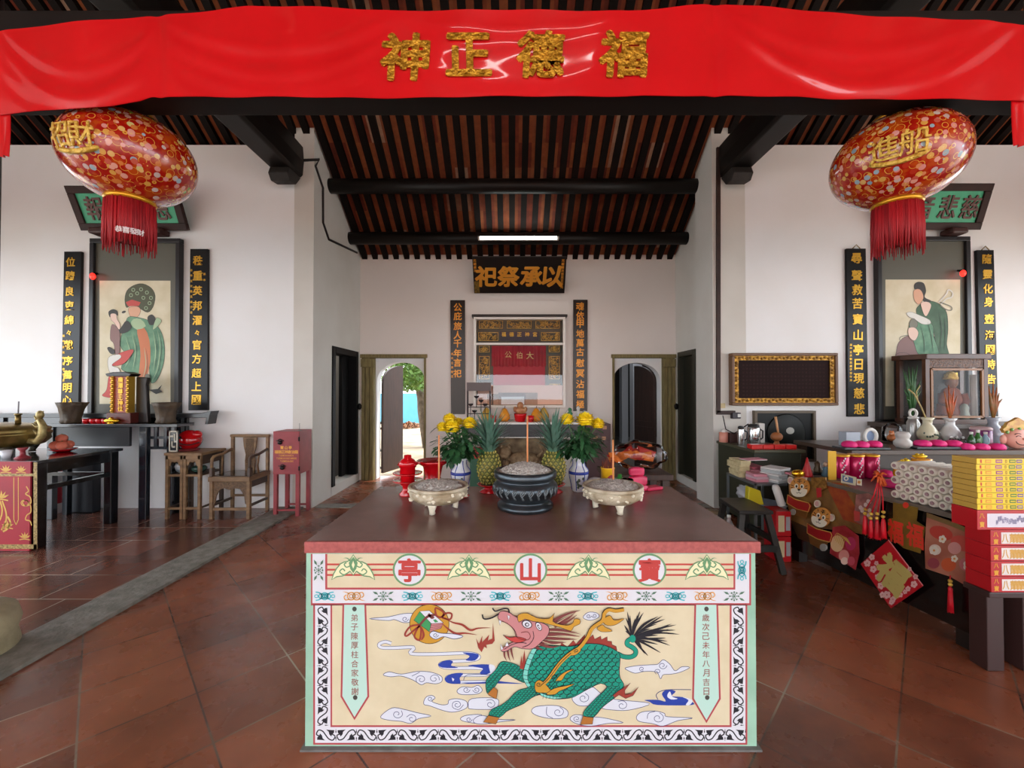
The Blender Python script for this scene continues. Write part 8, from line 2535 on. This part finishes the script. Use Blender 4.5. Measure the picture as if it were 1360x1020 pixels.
B().lathe([(0.055, 0), (0.058, 0.01), (0.058, 0.20), (0.04, 0.24), (0.03, 0.255), (0.0, 0.255)], c, 26, rmod=lambda t, z: 1 + 0.04 * sin(12 * t + z * 90)).build('body', M('embossed_silver', 'B4B2AE', 0.3, 0.6), r)
B().tube([c + Vector((0.04 * cos(t), 0, 0.305 + 0.042 * sin(t))) for t in [2 * pi * k / 18 for k in range(18)]], 0.013, 8, closed=True).sph(c + Vector((0, 0, 0.255)), (0.05, 0.045, 0.02), 14, 8).build('ring_top', M('white_glazed_ring', 'E2E0DA', 0.25), r)
c = P(1185, 580, 4.40); c.z = RZ
r = T('glass_dome', 'glass dome over a small orange animal figure', 'glass dome', c)
B().lathe([(0.085, 0.012), (0.088, 0.10), (0.075, 0.17), (0.04, 0.21), (0.0, 0.22)], c, 28).build('dome', clear, r)
B().lathe([(0.10, 0), (0.105, 0.006), (0.10, 0.015), (0, 0.015)], c, 28).build('base', dark_w, r)
b = B().sph(c + Vector((0, 0, 0.055)), (0.05, 0.04, 0.04), 14, 8).sph(c + Vector((-0.025, -0.02, 0.10)), (0.028, 0.025, 0.025), 10, 8)
b.sph(c + Vector((-0.04, -0.02, 0.125)), 0.01, 6, 5).sph(c + Vector((-0.01, -0.02, 0.125)), 0.01, 6, 5)
b.build('animal_figure', M('orange_clay', 'C8743A', 0.5), r)
c = P(1199, 596, 4.05); c.z = RZ
o = B().lathe([(0.05, 0), (0.07, 0.03), (0.072, 0.06), (0.05, 0.085), (0.052, 0.10), (0.06, 0.125), (0.045, 0.155), (0, 0.16)], c, 24).build('lidded_white_jar', M('frosted_white', 'C8C4BE', 0.35))
tag(o, 'frosted white lidded jar at the left end of the pink cake tray', 'jar')
for i, (u, D, h, lab) in enumerate(((1290, 4.09, 0.15, 'dark green bottle with a white cap, leftmost beside the purple tin'), (1299, 4.09, 0.17, 'green bottle with a white cap, before the purple tin'), (1309, 4.09, 0.15, 'pale blue bottle with a white cap, beside the smiling mask'))):
 c = P(u, 590, D); c.z = RZ
 r = T('bottle', lab, 'bottle', c)
 B().lathe([(0.028, 0), (0.030, 0.004), (0.030, h * 0.55), (0.014, h * 0.75), (0.012, h * 0.86), (0, h * 0.86)], c, 18).build('glass', M('bottle_' + str(i), ('2E5A34', '3E7A3E', '8FB4C8')[i], 0.12, coat=0.4), r)
 B().lathe([(0.014, h * 0.84), (0.015, h), (0, h)], c, 14).build('cap', white_paint, r)
for i, (u, lab) in enumerate(((1264, 'small white-topped vial in front of the plain white vase, first of three'), (1271, 'small white-topped vial in the middle of three by the white vase'), (1279, 'small white-topped vial, last of three by the white vase'))):
 c = P(u, 585, 4.25); c.z = RZ
 r = T('vial', lab, 'vial', c)
 B().lathe([(0.02, 0), (0.021, 0.003), (0.021, 0.05), (0.012, 0.065), (0, 0.065)], c, 14).build('glass', clear, r)
 B().sph(c + Vector((0, 0, 0.075)), (0.014, 0.014, 0.014), 10, 8).build('cap', M('pearl_cap', 'E8E8E6', 0.2), r)
c = P(1303, 584, 4.25); c.z = RZ
r = T('purple_tin', 'purple and pink tin standing behind the bottles', 'tin', c)
B().lathe([(0.075, 0), (0.08, 0.004), (0.08, 0.16), (0, 0.16)], c, 28).build('tin', M('purple_tin', '7A2A7A', 0.25, hx2='C88AA0', nscale=9), r)
B().lathe([(0.081, 0.155), (0.083, 0.17), (0.07, 0.185), (0, 0.188)], c, 28).build('lid', M('pale_pink_lid', 'D8B8BC', 0.3), r)
c = P(1345, 580, 4.55); c.z = RZ
r = T('teapot', 'copper pink teapot behind the smiling mask', 'teapot', c)
cop = M('rosy_copper', 'B8786A', 0.3, metal=0.4)
B().lathe([(0.07, 0), (0.10, 0.03), (0.115, 0.09), (0.10, 0.15), (0.06, 0.175), (0.055, 0.185), (0.03, 0.20), (0.012, 0.205), (0.02, 0.22), (0, 0.235)], c, 30).build('body', cop, r)
B().tube([c + Vector((-0.10, 0, 0.07)), c + Vector((-0.15, 0, 0.10)), c + Vector((-0.17, 0, 0.16))], [0.025, 0.018, 0.012], 10).build('spout', cop, r)
B().tube([c + Vector((0.09, 0, 0.15)), c + Vector((0.15, 0, 0.14)), c + Vector((0.15, 0, 0.07)), c + Vector((0.10, 0, 0.05))], 0.012, 8).build('handle', cop, r)
# smiling fortune mask
c = P(1350, 590, 3.98); c.z = RZ
r = T('smiling_mask', 'smiling pink-faced deity mask with a jewelled yellow crown, propped on the riser', 'mask', c)
fc = c + Vector((0, 0, 0.10))
B().sph(fc, (0.115, 0.06, 0.10), 26, 16).build('face', M('rosy_face', 'E0A08E', 0.4), r)
b = B()
for s in (-1, 1):
 b.tube([fc + Vector((s * 0.045 + 0.022 * cos(t), -0.055, 0.018 + 0.012 * sin(t))) for t in [pi * k / 8 for k in range(9)]], 0.0035, 6)
 b.tube([fc + Vector((s * 0.045 + 0.028 * cos(t), -0.05, 0.040 + 0.010 * sin(t))) for t in [pi * k / 8 for k in range(9)]], 0.004, 6)
b.tube([fc + Vector((0.06 * cos(t), -0.054 + 0.008 * abs(cos(t)), -0.022 + 0.035 * sin(t))) for t in [pi + pi * k / 12 for k in range(13)]], 0.0045, 6)
b.build('drawn_features', M('brown_line', '5A2A1E', 0.5), r)
B().sph(fc + Vector((0, -0.062, 0.0)), (0.016, 0.014, 0.014), 10, 8).build('nose', MATS['rosy_face'], r)
crn = [(-0.13, 0.0), (-0.15, 0.04), (-0.12, 0.06), (-0.10, 0.10), (-0.05, 0.12), (0, 0.15), (0.05, 0.12), (0.10, 0.10), (0.12, 0.06), (0.15, 0.04), (0.13, 0.0), (0.06, 0.025), (-0.06, 0.025)]
B().prism(crn, fc + Vector((0, -0.02, 0.05)), (1, 0, 0), (0, 0, 1), (0, 0.03, 0)).build('crown', M('crown_yellow', 'D8B24A', 0.4, hx2='C0823A', nscale=20), r)
b = B()
for (x, z, cc) in ((0, 0.09, 0), (-0.07, 0.085, 0), (0.07, 0.085, 0), (-0.115, 0.06, 0), (0.115, 0.06, 0)):
 b.sph(fc + Vector((x, -0.025, z)), (0.016, 0.012, 0.016), 10, 8)
b.build('jewel', M('jade_jewel', '6E9A4A', 0.25, coat=0.4), r)
for s in (-1, 1):
 B().sph(fc + Vector((s * 0.125, 0.0, -0.01)), (0.03, 0.02, 0.045), 12, 8).build('ear', MATS['rosy_face'], r)
# wall altar with the glazed cabinet shrine
WZ = 1.10
r = T('wall_altar_table', 'dark altar table against the wall under the robed-lady painting', 'altar table', (5.0, 4.95, 0))
B().box(4.42, 6.4, 4.70, 5.16, WZ - 0.05, WZ).build('top', M('dim_brown_top', '4A3B30', 0.35), r, bevel=0.004)
for (x, y) in ((4.45, 4.72), (4.45, 5.08), (6.3, 4.72), (6.3, 5.08)):
 B().box(x, x + 0.08, y, y + 0.07, 0, WZ - 0.05).build('leg', dark_w, r)
B().box(4.5, 6.3, 4.74, 4.76, WZ - 0.18, WZ - 0.05).build('apron', dark_w, r)
xa, xb, za, zb = R3(1232, 470, 1312, 561, 4.80)
xl = P(1200, 500, 5.0).x
cabw = M('red_brown_cabinet', '5A3420', 0.35, hx2='442616', nscale=7)
r = T('cabinet_shrine', 'glazed dark wooden cabinet shrine with a canted side, holding a russet deity', 'shrine', ((xa + xb) / 2, 4.95, WZ))
B().prism([(xl - 0.02, 5.14), (xl - 0.02, 5.02), (xa - 0.02, 4.78), (xb + 0.02, 4.78), (xb + 0.02, 5.14)], (0, 0, zb - 0.06), (1, 0, 0), (0, 1, 0), (0, 0, 0.06)).build('cornice', cabw, r, bevel=0.006)
B().prism([(xl, 5.12), (xl, 5.04), (xa, 4.80), (xb, 4.80), (xb, 5.12)], (0, 0, WZ), (1, 0, 0), (0, 1, 0), (0, 0, 0.05)).build('plinth', cabw, r)
B().box(xl, xb, 5.11, 5.125, WZ + 0.05, zb - 0.06).build('back_panel', M('dim_cabinet_back', '2A211A', 0.6), r)
for (x, y) in ((xa - 0.015, 4.80), (xb - 0.045, 4.80), (xl, 5.05), (xb - 0.045, 5.06)):
 B().box(x, x + 0.045, y, y + 0.045, WZ + 0.05, zb - 0.06).build('post', cabw, r)
b = B()
f = 0.05
b.box(xa + 0.03, xb - 0.045, 4.805, 4.835, zb - 0.16, zb - 0.06)
b.build('carved_header', M('carved_red_brown', '6A4226', 0.45, hx2='3E2416', nscale=50, bump=0.6, bscale=50), r)
dx0_, dx1_ = xa + 0.06, xb - 0.06
for (p0, p1) in (((dx0_, zb - 0.18), (dx1_, zb - 0.18)), ((dx0_, WZ + 0.08), (dx1_, WZ + 0.08)), ((dx0_, WZ + 0.08), (dx0_, zb - 0.18)), ((dx1_, WZ + 0.08), (dx1_, zb - 0.18))):
 B().bar((p0[0], 4.81, p0[1]), (p1[0], 4.81, p1[1]), 0.025, 0.02, up=(0, 1, 0)).build('door_frame', M('amber_frame', '8A5A30', 0.4), r)
B().add([(dx0_, 4.815, WZ + 0.08), (dx1_, 4.815, WZ + 0.08), (dx1_, 4.815, zb - 0.18), (dx0_, 4.815, zb - 0.18)], [(0, 1, 2, 3)]).build('pane', glass_mat('cabinet_glass', -0.025), r)
B().add([(xl + 0.03, 5.05, WZ + 0.05), (xa, 4.82, WZ + 0.05), (xa, 4.82, zb - 0.06), (xl + 0.03, 5.05, zb - 0.06)], [(0, 1, 2, 3)]).build('pane', MATS['cabinet_glass'], r)
c = P(1263, 545, 4.97); c.z = WZ + 0.054
d = T('seated_deity', 'russet robed deity figure seated inside the glazed cabinet shrine', 'statue', c)
B().lathe([(0.0, 0.0), (0.155, 0.005), (0.16, 0.06), (0.14, 0.16), (0.12, 0.27), (0.09, 0.34), (0.05, 0.37), (0.0, 0.37)], c, 30, rmod=lambda t, z: 1 + 0.06 * sin(7 * t + z * 10), sy=0.55).build('robe', M('russet_robe', '7A3218', 0.5, hx2='9A4A20', nscale=9), d)
b = B()
for s in (-1, 1):
 b.tube([c + Vector((s * 0.11, -0.02, 0.29)), c + Vector((s * 0.13, -0.03, 0.20)), c + Vector((s * 0.07, -0.075, 0.15))], [0.05, 0.05, 0.035], 10)
b.build('sleeves', MATS['russet_robe'], d)
B().sph(c + Vector((0, -0.01, 0.43)), (0.062, 0.058, 0.075), 18, 12).build('head', M('statue_face', '8A5A3A', 0.4), d)
B().lathe([(0.065, 0.46), (0.07, 0.48), (0.05, 0.53), (0.025, 0.56), (0, 0.565)], c, 18).build('headdress', gold_leaf, d)
for (dx, dz) in ((0.115, 0.42), (0.165, 0.42)):
 B().box(c.x + dx - 0.03, c.x + dx + 0.03, 5.07, 5.10, c.z + dz, c.z + dz + 0.13).build('gilt_tablet', MATS['bright_gilt'], d)
c = P(1293, 545, 4.90); c.z = WZ + 0.053
o = B().cyl(c, c + Vector((0, 0, 0.52)), 0.03, n=16).build('white_candle', M('candle_white', 'D8D4CC', 0.5))
tag(o, 'tall white candle at the right inside the glazed cabinet shrine', 'candle')
c = P(1281, 552, 4.87); c.z = WZ + 0.053
o = B().lathe([(0.04, 0), (0.05, 0.04), (0.035, 0.09), (0.04, 0.13), (0.025, 0.17), (0, 0.18)], c, 16).build('pale_figurine', M('pale_jade', 'A9B4A6', 0.3))
tag(o, 'pale jade figurine at the front inside the glazed cabinet shrine', 'figurine')
b = B()
c = P(1211, 575, 4.79); c.z = WZ + 0.001
r = T('potted_palm', 'dark green palm standing at the canted side of the cabinet shrine', 'plant', c)
B().lathe([(0.06, 0), (0.075, 0.08), (0.07, 0.09), (0, 0.08)], c, 20).build('pot', M('dark_pot', '1E1A18', 0.4), r)
for k in range(26):
 tu = random.uniform(1199, 1226); tv = random.uniform(478, 535)
 e = P(tu, tv, 4.78 + random.uniform(-0.05, 0.0))
 m_ = (c + e) / 2 + Vector((0, 0, 0.12))
 b.tube([c + Vector((0, 0, 0.07)), m_, e], [0.008, 0.014, 0.002], 5)
b.build('fronds', M('dark_palm', '1F4A22', 0.45, hx2='2E5E26', nscale=8), r)
# green-black side cabinet and the things on it
gx0, gx1 = 2.575, 3.08
GZ = 0.857
r = T('side_cabinet', 'dull dark green cabinet in the corner beside the right pier', 'cabinet', ((gx0 + gx1) / 2, 4.8, 0))
B().box(gx0, gx1, 4.42, 5.18, 0.04, GZ - 0.03).build('body', M('dull_olive_black', '2F3224', 0.5, hx2='3A3C2C', nscale=3), r, bevel=0.005)
B().box(gx0 - 0.015, gx1 + 0.02, 4.38, 5.2, GZ - 0.03, GZ).build('top', M('dull_olive_top', '55533F', 0.4), r, bevel=0.004)
def onG(u, D):
 q = P(u, 590, D); q.z = GZ
 return q
c = onG(961, 5.05)
r = T('pink_tumbler', 'pink cup with a white lid at the corner end of the green cabinet', 'cup', c)
B().lathe([(0.045, 0), (0.05, 0.004), (0.052, 0.12), (0, 0.12)], c, 20).build('cup', M('salmon_plastic', 'E29A88', 0.4), r)
B().lathe([(0.02, 0.12), (0.018, 0.15), (0, 0.155)], c, 12).build('cap', white_paint, r)
xa, c = onG(968, 5.0).x, onG(979, 5.0)
o = B().box(xa, c.x, 4.97, 5.07, GZ, GZ + 0.12).build('dark_tin', M('dark_maroon_tin', '3A1E1C', 0.35), bevel=0.006)
tag(o, 'dark maroon tin between the pink cup and the slim steel flask', 'tin')
steel = M('polished_steel', 'C4C6C6', 0.15, metal=0.85)
for (u, D, rr_, h, lab) in ((984, 4.78, 0.036, 0.21, 'slim polished steel flask on the green cabinet'), (1001, 4.80, 0.068, 0.23, 'wide polished steel thermos on the green cabinet')):
 c = onG(u, D)
 r = T('thermos', lab, 'thermos', c)
 B().lathe([(rr_ * 0.95, 0), (rr_, 0.006), (rr_, h * 0.85), (rr_ * 0.93, h * 0.9), (0, h * 0.9)], c, 28).build('body', steel, r)
 B().lathe([(rr_ * 0.9, h * 0.89), (rr_ * 0.86, h), (rr_ * 0.5, h * 1.05), (0, h * 1.06)], c, 28).build('lid', M('black_lid', '1A1A1C', 0.3), r)
 B().tube([c + Vector((rr_, 0, h * 0.8)), c + Vector((rr_ + 0.04, 0, h * 0.7)), c + Vector((rr_ + 0.035, 0, h * 0.35)), c + Vector((rr_, 0, h * 0.25))], 0.009, 6).build('handle', MATS['black_lid'], r)
xa, xb, za, zb = R3(1006, 562, 1014, 584, 4.98)
o = B().box(xa, xb, 4.95, 5.03, GZ, zb).build('white_carton', M('soft_white_carton', 'DAD8D2', 0.6), bevel=0.008)
tag(o, 'upright white carton behind the wide steel thermos', 'carton')
o = B().tube([P(960, 552, 5.21), P(964, 570, 5.12), P(975, 576, 4.93), P(984, 570, 4.86), P(994, 563, 4.84)], 0.006, 6).build('appliance_wire', black_m)
tag(o, 'thin black cord looping from the wall socket toward the steel thermos', 'cord')
xa, xb, za, zb = R3(972, 548, 983, 556, 5.21)
r = T('power_plug', 'dark plug and socket on the wall at the foot of the duct', 'socket', ((xa + xb) / 2, 5.22, za))
B().box(xa, xb, 5.19, YF, za, zb).build('socket_box', M('dark_socket', '2A2630', 0.4), r, bevel=0.006)
B().box(xb - 0.045, xb - 0.01, 5.175, 5.19, za + 0.02, zb - 0.015).build('plug', white_paint, r, bevel=0.004)
for k in range(4):
 u0_ = 996 + 15 * k
 xa = P(u0_, 590, 4.47).x; xb = P(u0_ + 14.2, 590, 4.47).x
 o = B().box(xa, xb, 4.43, 4.53, GZ if xb < gx1 + 0.02 else GZ, GZ + 0.05).build('red_packet', M('glossy_red_packet', 'D2201C', 0.3, coat=0.3), bevel=0.008)
 tag(o, ('red packet nearest the steel thermos in the row of four', 'second red packet in the row of four on the green cabinet', 'third red packet in the row of four on the green cabinet', 'red packet farthest from the steel thermos in the row of four')[k], 'packet', 'row of red packets')
# low rack with papers beside the counter
kx0, kx1, ky0, ky1 = 2.24, 2.62, 3.83, 4.34
KZ = 0.63
r = T('paper_rack', 'low grey metal rack loaded with papers between green cabinet and counter', 'rack', ((kx0 + kx1) / 2, 4.1, 0))
gm = M('grey_metal_rack', '6E7476', 0.4, 0.4)
for (x, y) in ((kx0, ky0), (kx1 - 0.02, ky0), (kx0, ky1 - 0.02), (kx1 - 0.02, ky1 - 0.02)):
 B().box(x, x + 0.02, y, y + 0.02, 0, KZ).build('leg', gm, r)
for z in (KZ, 0.36):
 B().box(kx0, kx1, ky0, ky1, z - 0.02, z).build('shelf', gm, r)
def sheets(name, lab, cx, cy, z, wx, wy, h, n, mats, seed, cat='papers', rz=0.0):
 rnd = random.Random(seed)
 r = T(name, lab, cat, (cx, cy, z))
 for k in range(n):
  a = rz + rnd.uniform(-0.12, 0.12)
  Tm = Matrix.Translation((cx + rnd.uniform(-0.008, 0.008), cy + rnd.uniform(-0.008, 0.008), z)) @ Matrix.Rotation(a, 4, 'Z')
  B().box(-wx / 2, wx / 2, -wy / 2, wy / 2, h * k / n + 0.0006, h * (k + 1) / n - 0.0004, T=Tm).build('packet', mats[k % len(mats)], r)
 return r
crm = M('cream_paper_bundle', 'D8CBA0', 0.7, hx2='C4B488', nscale=20); rosep = M('rose_paper_bundle', '9E4A58', 0.5); pinkp = M('pink_paper_bundle', 'D890A0', 0.5); wht = M('white_sheet', 'DAD9D6', 0.6); bluw = M('blue_white_sheet', '9CAAC0', 0.5); grys = M('grey_sheet', 'B2B8B8', 0.5)
sheets('joss_paper', 'thick stack of cream joss paper at the corner of the rack', 2.295, 4.20, KZ, 0.10, 0.22, 0.165, 8, [crm], 1)
sheets('joss_paper', 'stack of rose and pink paper packets in the middle of the rack', 2.42, 4.19, KZ, 0.13, 0.24, 0.11, 7, [rosep, pinkp, rosep], 2)
sheets('joss_paper', 'flat white envelope lying on the cream and rose paper stacks', 2.40, 4.14, KZ + 0.168, 0.22, 0.12, 0.012, 2, [wht, pinkp], 3, rz=0.2)
sheets('joss_paper', 'pile of grey-white folded sheets at the near end of the rack', 2.50, 3.94, KZ, 0.18, 0.18, 0.13, 8, [grys, wht, grys], 4, rz=0.5)
sheets('joss_paper', 'plastic-wrapped pink pack at the front edge of the rack', 2.335, 3.96, KZ, 0.12, 0.16, 0.075, 3, [pinkp, M('pale_pink_film', 'D9B8C4', 0.25)], 5)
sheets('joss_paper', 'white and blue printed sheets on the lower shelf of the rack', 2.43, 3.99, 0.36, 0.28, 0.26, 0.06, 6, [wht, bluw], 6, rz=0.6)
o = crumple('plastic_bag', M('grey_white_film', 'B9BAC0', 0.25, coat=0.2), Vector((2.34, 4.19, 0.36 + 0.095)), (0.06, 0.09, 0.078), 3, 'crumpled grey-white plastic bag on the lower shelf of the rack', 'bag')
xa, xb, za, zb = R3(990, 645, 1007, 668, 3.80)
r = T('yellow_pack', 'bright yellow-green pack leaning on the front of the rack', 'pack', ((xa + xb) / 2, 3.78, 0.5))
B().prism([(xa, za), (xb + 0.03, za - 0.01), (xb, zb - 0.04), (xa + 0.01, zb)], (0, 3.76, 0), (1, 0, 0), (0, 0, 1), (0, 0.06, 0)).build('pack', M('acid_yellow', 'C9BE22', 0.3, coat=0.3), r, bevel=0.008)
o = B().lathe([(0.03, 0), (0.032, 0.005), (0.032, 0.16), (0.022, 0.19), (0, 0.19)], (0, 0, 0), 20).build('white_bottle', M('white_bottle', 'D6D6D2', 0.3))
c = P(1034, 660, 3.80); o.location = (c.x + 0.02, 3.70, 0.42); o.rotation_euler = (0, radians(-18), 0)
o.location = (2.43, 3.745, 0.455)
tag(o, 'white plastic bottle lying tilted on the red gift cartons', 'bottle')
# red gift cartons on the floor by the counter
for k, lab in enumerate(('red gift carton with cream panels standing on the floor beside the counter', 'red gift carton with cream panels stacked on the other one beside the counter')):
 z = 0.0 + 0.22 * k
 r = T('gift_carton', lab, 'carton', (2.36, 3.71, z))
 B().box(2.30, 2.43, 3.62, 3.80, z, z + 0.215).build('carton', redbox, r, bevel=0.004)
 B().box(2.318, 2.37, 3.617, 3.62, z + 0.04, z + 0.18).build('cream_panel', M('carton_cream', 'CDBE96', 0.5), r)
 B().box(2.385, 2.42, 3.617, 3.62, z + 0.05, z + 0.17).build('silver_panel', M('carton_silver', 'B8BCC0', 0.3, 0.3), r)
# black stool
r = T('black_stool', 'low black wooden stool standing beside the altar block', 'stool', (2.0, 3.6, 0))
stm = M('worn_black_stool', '1A1B1A', 0.38, hx2='262826', nscale=6)
q = [(1.86, 3.40), (2.14, 3.40), (2.15, 3.82), (1.90, 3.82)]
B().prism(q, (0, 0, 0.475), (1, 0, 0), (0, 1, 0), (0, 0, 0.03)).build('seat', stm, r, bevel=0.006)
tops = [(1.90, 3.44), (2.11, 3.44), (2.11, 3.78), (1.93, 3.78)]
feet = [(1.82, 3.38), (2.20, 3.38), (2.20, 3.85), (1.86, 3.85)]
for t_, f_ in zip(tops, feet):
 B().bar((t_[0], t_[1], 0.475), (f_[0], f_[1], 0.0), 0.045, 0.035, up=(0, 1, 0)).build('leg', stm, r)
B().bar((1.865, 3.40, 0.20), (2.16, 3.40, 0.20), 0.03, 0.05).build('stretcher', stm, r)
B().bar((1.89, 3.82, 0.20), (2.16, 3.82, 0.20), 0.03, 0.05).build('stretcher', stm, r)
for xx in (1.86, 2.17):
 B().bar((xx, 3.41, 0.25), (xx, 3.81, 0.25), 0.03, 0.045).build('stretcher', stm, r)
# clutter on the far end of the counter: gourd, black folder, small figures
def onC(u, D):
 q = P(u, 620, D); q.z = CZ + 0.0012
 return q
c = onC(1078, 3.64)
r = T('black_folder', 'black folder lying open on the far end of the counter', 'folder', c)
B().box(c.x - 0.13, c.x + 0.05, 3.56, 3.70, CZ + 0.0005, CZ + 0.008).build('cover', M('folder_black', '17191A', 0.35), r)
B().box(c.x - 0.12, c.x + 0.04, 3.57, 3.69, CZ + 0.008, CZ + 0.012).build('page', M('folder_page', '23282A', 0.3), r)
c = onC(1097, 3.50)
r = T('blue_figurine', 'small blue-grey figurine standing on the counter before the yellow card', 'figurine', c)
B().lathe([(0.03, 0), (0.034, 0.01), (0.022, 0.05), (0.026, 0.07), (0, 0.085)], c, 16).build('robe', M('blue_grey_glaze', '56788A', 0.3), r)
B().sph(c + Vector((0, 0, 0.10)), 0.02, 12, 8).build('head', M('fig_face', 'C8A48A', 0.4), r)
c = onC(1070, 3.705); c.z = GZ
c = Vector((3.03, 4.75, GZ))
r = T('wood_gourd', 'brown wooden striker ball with an upright pale stick on the green cabinet', 'striker', c)
B().sph(c + Vector((0, 0, 0.10)), (0.065, 0.055, 0.052), 18, 12).lathe([(0.03, 0.0), (0.035, 0.01), (0.02, 0.055), (0, 0.055)], c, 14).build('ball', M('striker_wood', '9A5E34', 0.4), r)
B().cyl(c + Vector((0.02, 0, 0.13)), c + Vector((-0.01, 0, 0.33)), 0.011, 0.014, 10).build('stick', M('striker_stick', 'C89468', 0.5), r)
c = Vector((2.76, 3.70, CZ))
c = onC(1072, 3.50)
o = B().lathe([(0.045, 0), (0.04, 0.02), (0.018, 0.10), (0.004, 0.16), (0, 0.16)], c, 18).build('red_cone', M('red_cone', 'B01A20', 0.4))
tag(o, 'small red cone-shaped ornament on the far end of the counter', 'ornament')
c = onC(1060, 3.46)
o = B().sph(c + Vector((0, 0, 0.032)), (0.045, 0.03, 0.032), 16, 10, warp=lambda d: 1 + 0.2 * d.x * d.x).build('gold_ingot', M('polished_gold', 'E0B030', 0.2, 0.9))
tag(o, 'small gold ingot on the far end of the counter beside the red cone', 'ingot')
c = onC(1086, 3.62)
o = B().lathe([(0.03, 0), (0.032, 0.03), (0.02, 0.06), (0.024, 0.09), (0, 0.11)], c, 14).build('dark_figurine', M('dark_bronze_fig', '4A3A24', 0.4, 0.4))
tag(o, 'small dark bronze figurine behind the blue-grey one on the counter', 'figurine')
for (u, w_, cc, lab, D) in ((1051, 0.07, 'D88AA0', 'pink paper sheet lying on the far corner of the counter', 3.60), (1056, 0.06, 'D2C6B0', 'cream card lying on the far corner of the counter', 3.52)):
 c = onC(u, D)
 o = B().box(c.x - w_ / 2, c.x + w_, D - 0.03, D + 0.03, CZ + 0.0005, CZ + 0.006 + 0.004 * (w_ > 0.065)).build('loose_sheet', M('sheet_' + cc, cc, 0.6))
 tag(o, lab, 'paper')
# small clutter: pale boxes on the riser, packs and papers round the stool
xa, xb, za, zb = R3(1124, 574, 1143, 588, 4.15)
o = B().box(xa, xb, 4.15, 4.25, RZ, zb).build('pale_box', M('pale_blue_grey_card', 'AEB8C4', 0.5), bevel=0.004)
tag(o, 'pale blue-grey box behind the pink cakes at the far end of the riser', 'box')
c = P(1156, 590, 4.2); c.z = RZ
r = T('round_fan', 'white round fan with a blue centre standing behind the pink cakes', 'fan', c)
B().tube([c + Vector((0.06 * cos(t), 0, 0.095 + 0.07 * sin(t))) for t in [2 * pi * k / 20 for k in range(20)]], 0.018, 8, closed=True).build('rim', white_paint, r)
B().sph(c + Vector((0, 0.01, 0.095)), (0.05, 0.008, 0.06), 18, 8).build('centre', M('blue_fan_centre', '7F96B8', 0.5), r)
B().box(c.x - 0.04, c.x + 0.04, c.y - 0.02, c.y + 0.03, RZ, RZ + 0.02).build('foot', white_paint, r)
r = T('green_pack', 'green packet lying on the floor behind the black stool', 'pack', (1.98, 4.05, 0))
B().sph((1.98, 4.05, 0.085), (0.11, 0.07, 0.085), 20, 12, warp=lambda d: 1 + 0.08 * sin(7 * d.x + 5 * d.z)).build('pack', M('dull_green_wrap', '3E7A48', 0.35, coat=0.2), r)
c = Vector((2.14, 4.10, 0))
r = T('plastic_bottle', 'clear plastic bottle standing on the floor behind the black stool', 'bottle', c)
B().lathe([(0.035, 0), (0.04, 0.01), (0.04, 0.17), (0.015, 0.22), (0.015, 0.24), (0, 0.24)], c, 20).build('bottle', M('cloudy_plastic', 'B8A8A4', 0.2, hx2='8E7A78', nscale=12), r)
B().lathe([(0.018, 0.235), (0.018, 0.26), (0, 0.26)], c, 14).build('cap', white_paint, r)
for i, (x, y, a, lab) in enumerate(((2.30, 4.72, 0.3, 'pale flattened paper bag on the floor at the foot of the right pier'), (2.42, 4.98, -0.5, 'tan card lying on the floor nearest the right pier'), (2.10, 4.62, 0.9, 'pale paper sheet on the floor between stool and pier'))):
 o = crumple('floor_paper', (M('floor_paper_a', 'B9B2A0', 0.8), M('floor_paper_b', '9A8468', 0.8), MATS['floor_paper_a'])[i], Vector((0, 0, 0.028)), (0.15, 0.09, 0.024), 20 + i, lab, 'paper')
 o.location = (x, y, 0); o.rotation_euler = (0, 0, a)
bpy.data.objects.remove(_fo)
bpy.data.curves.remove(_fc)
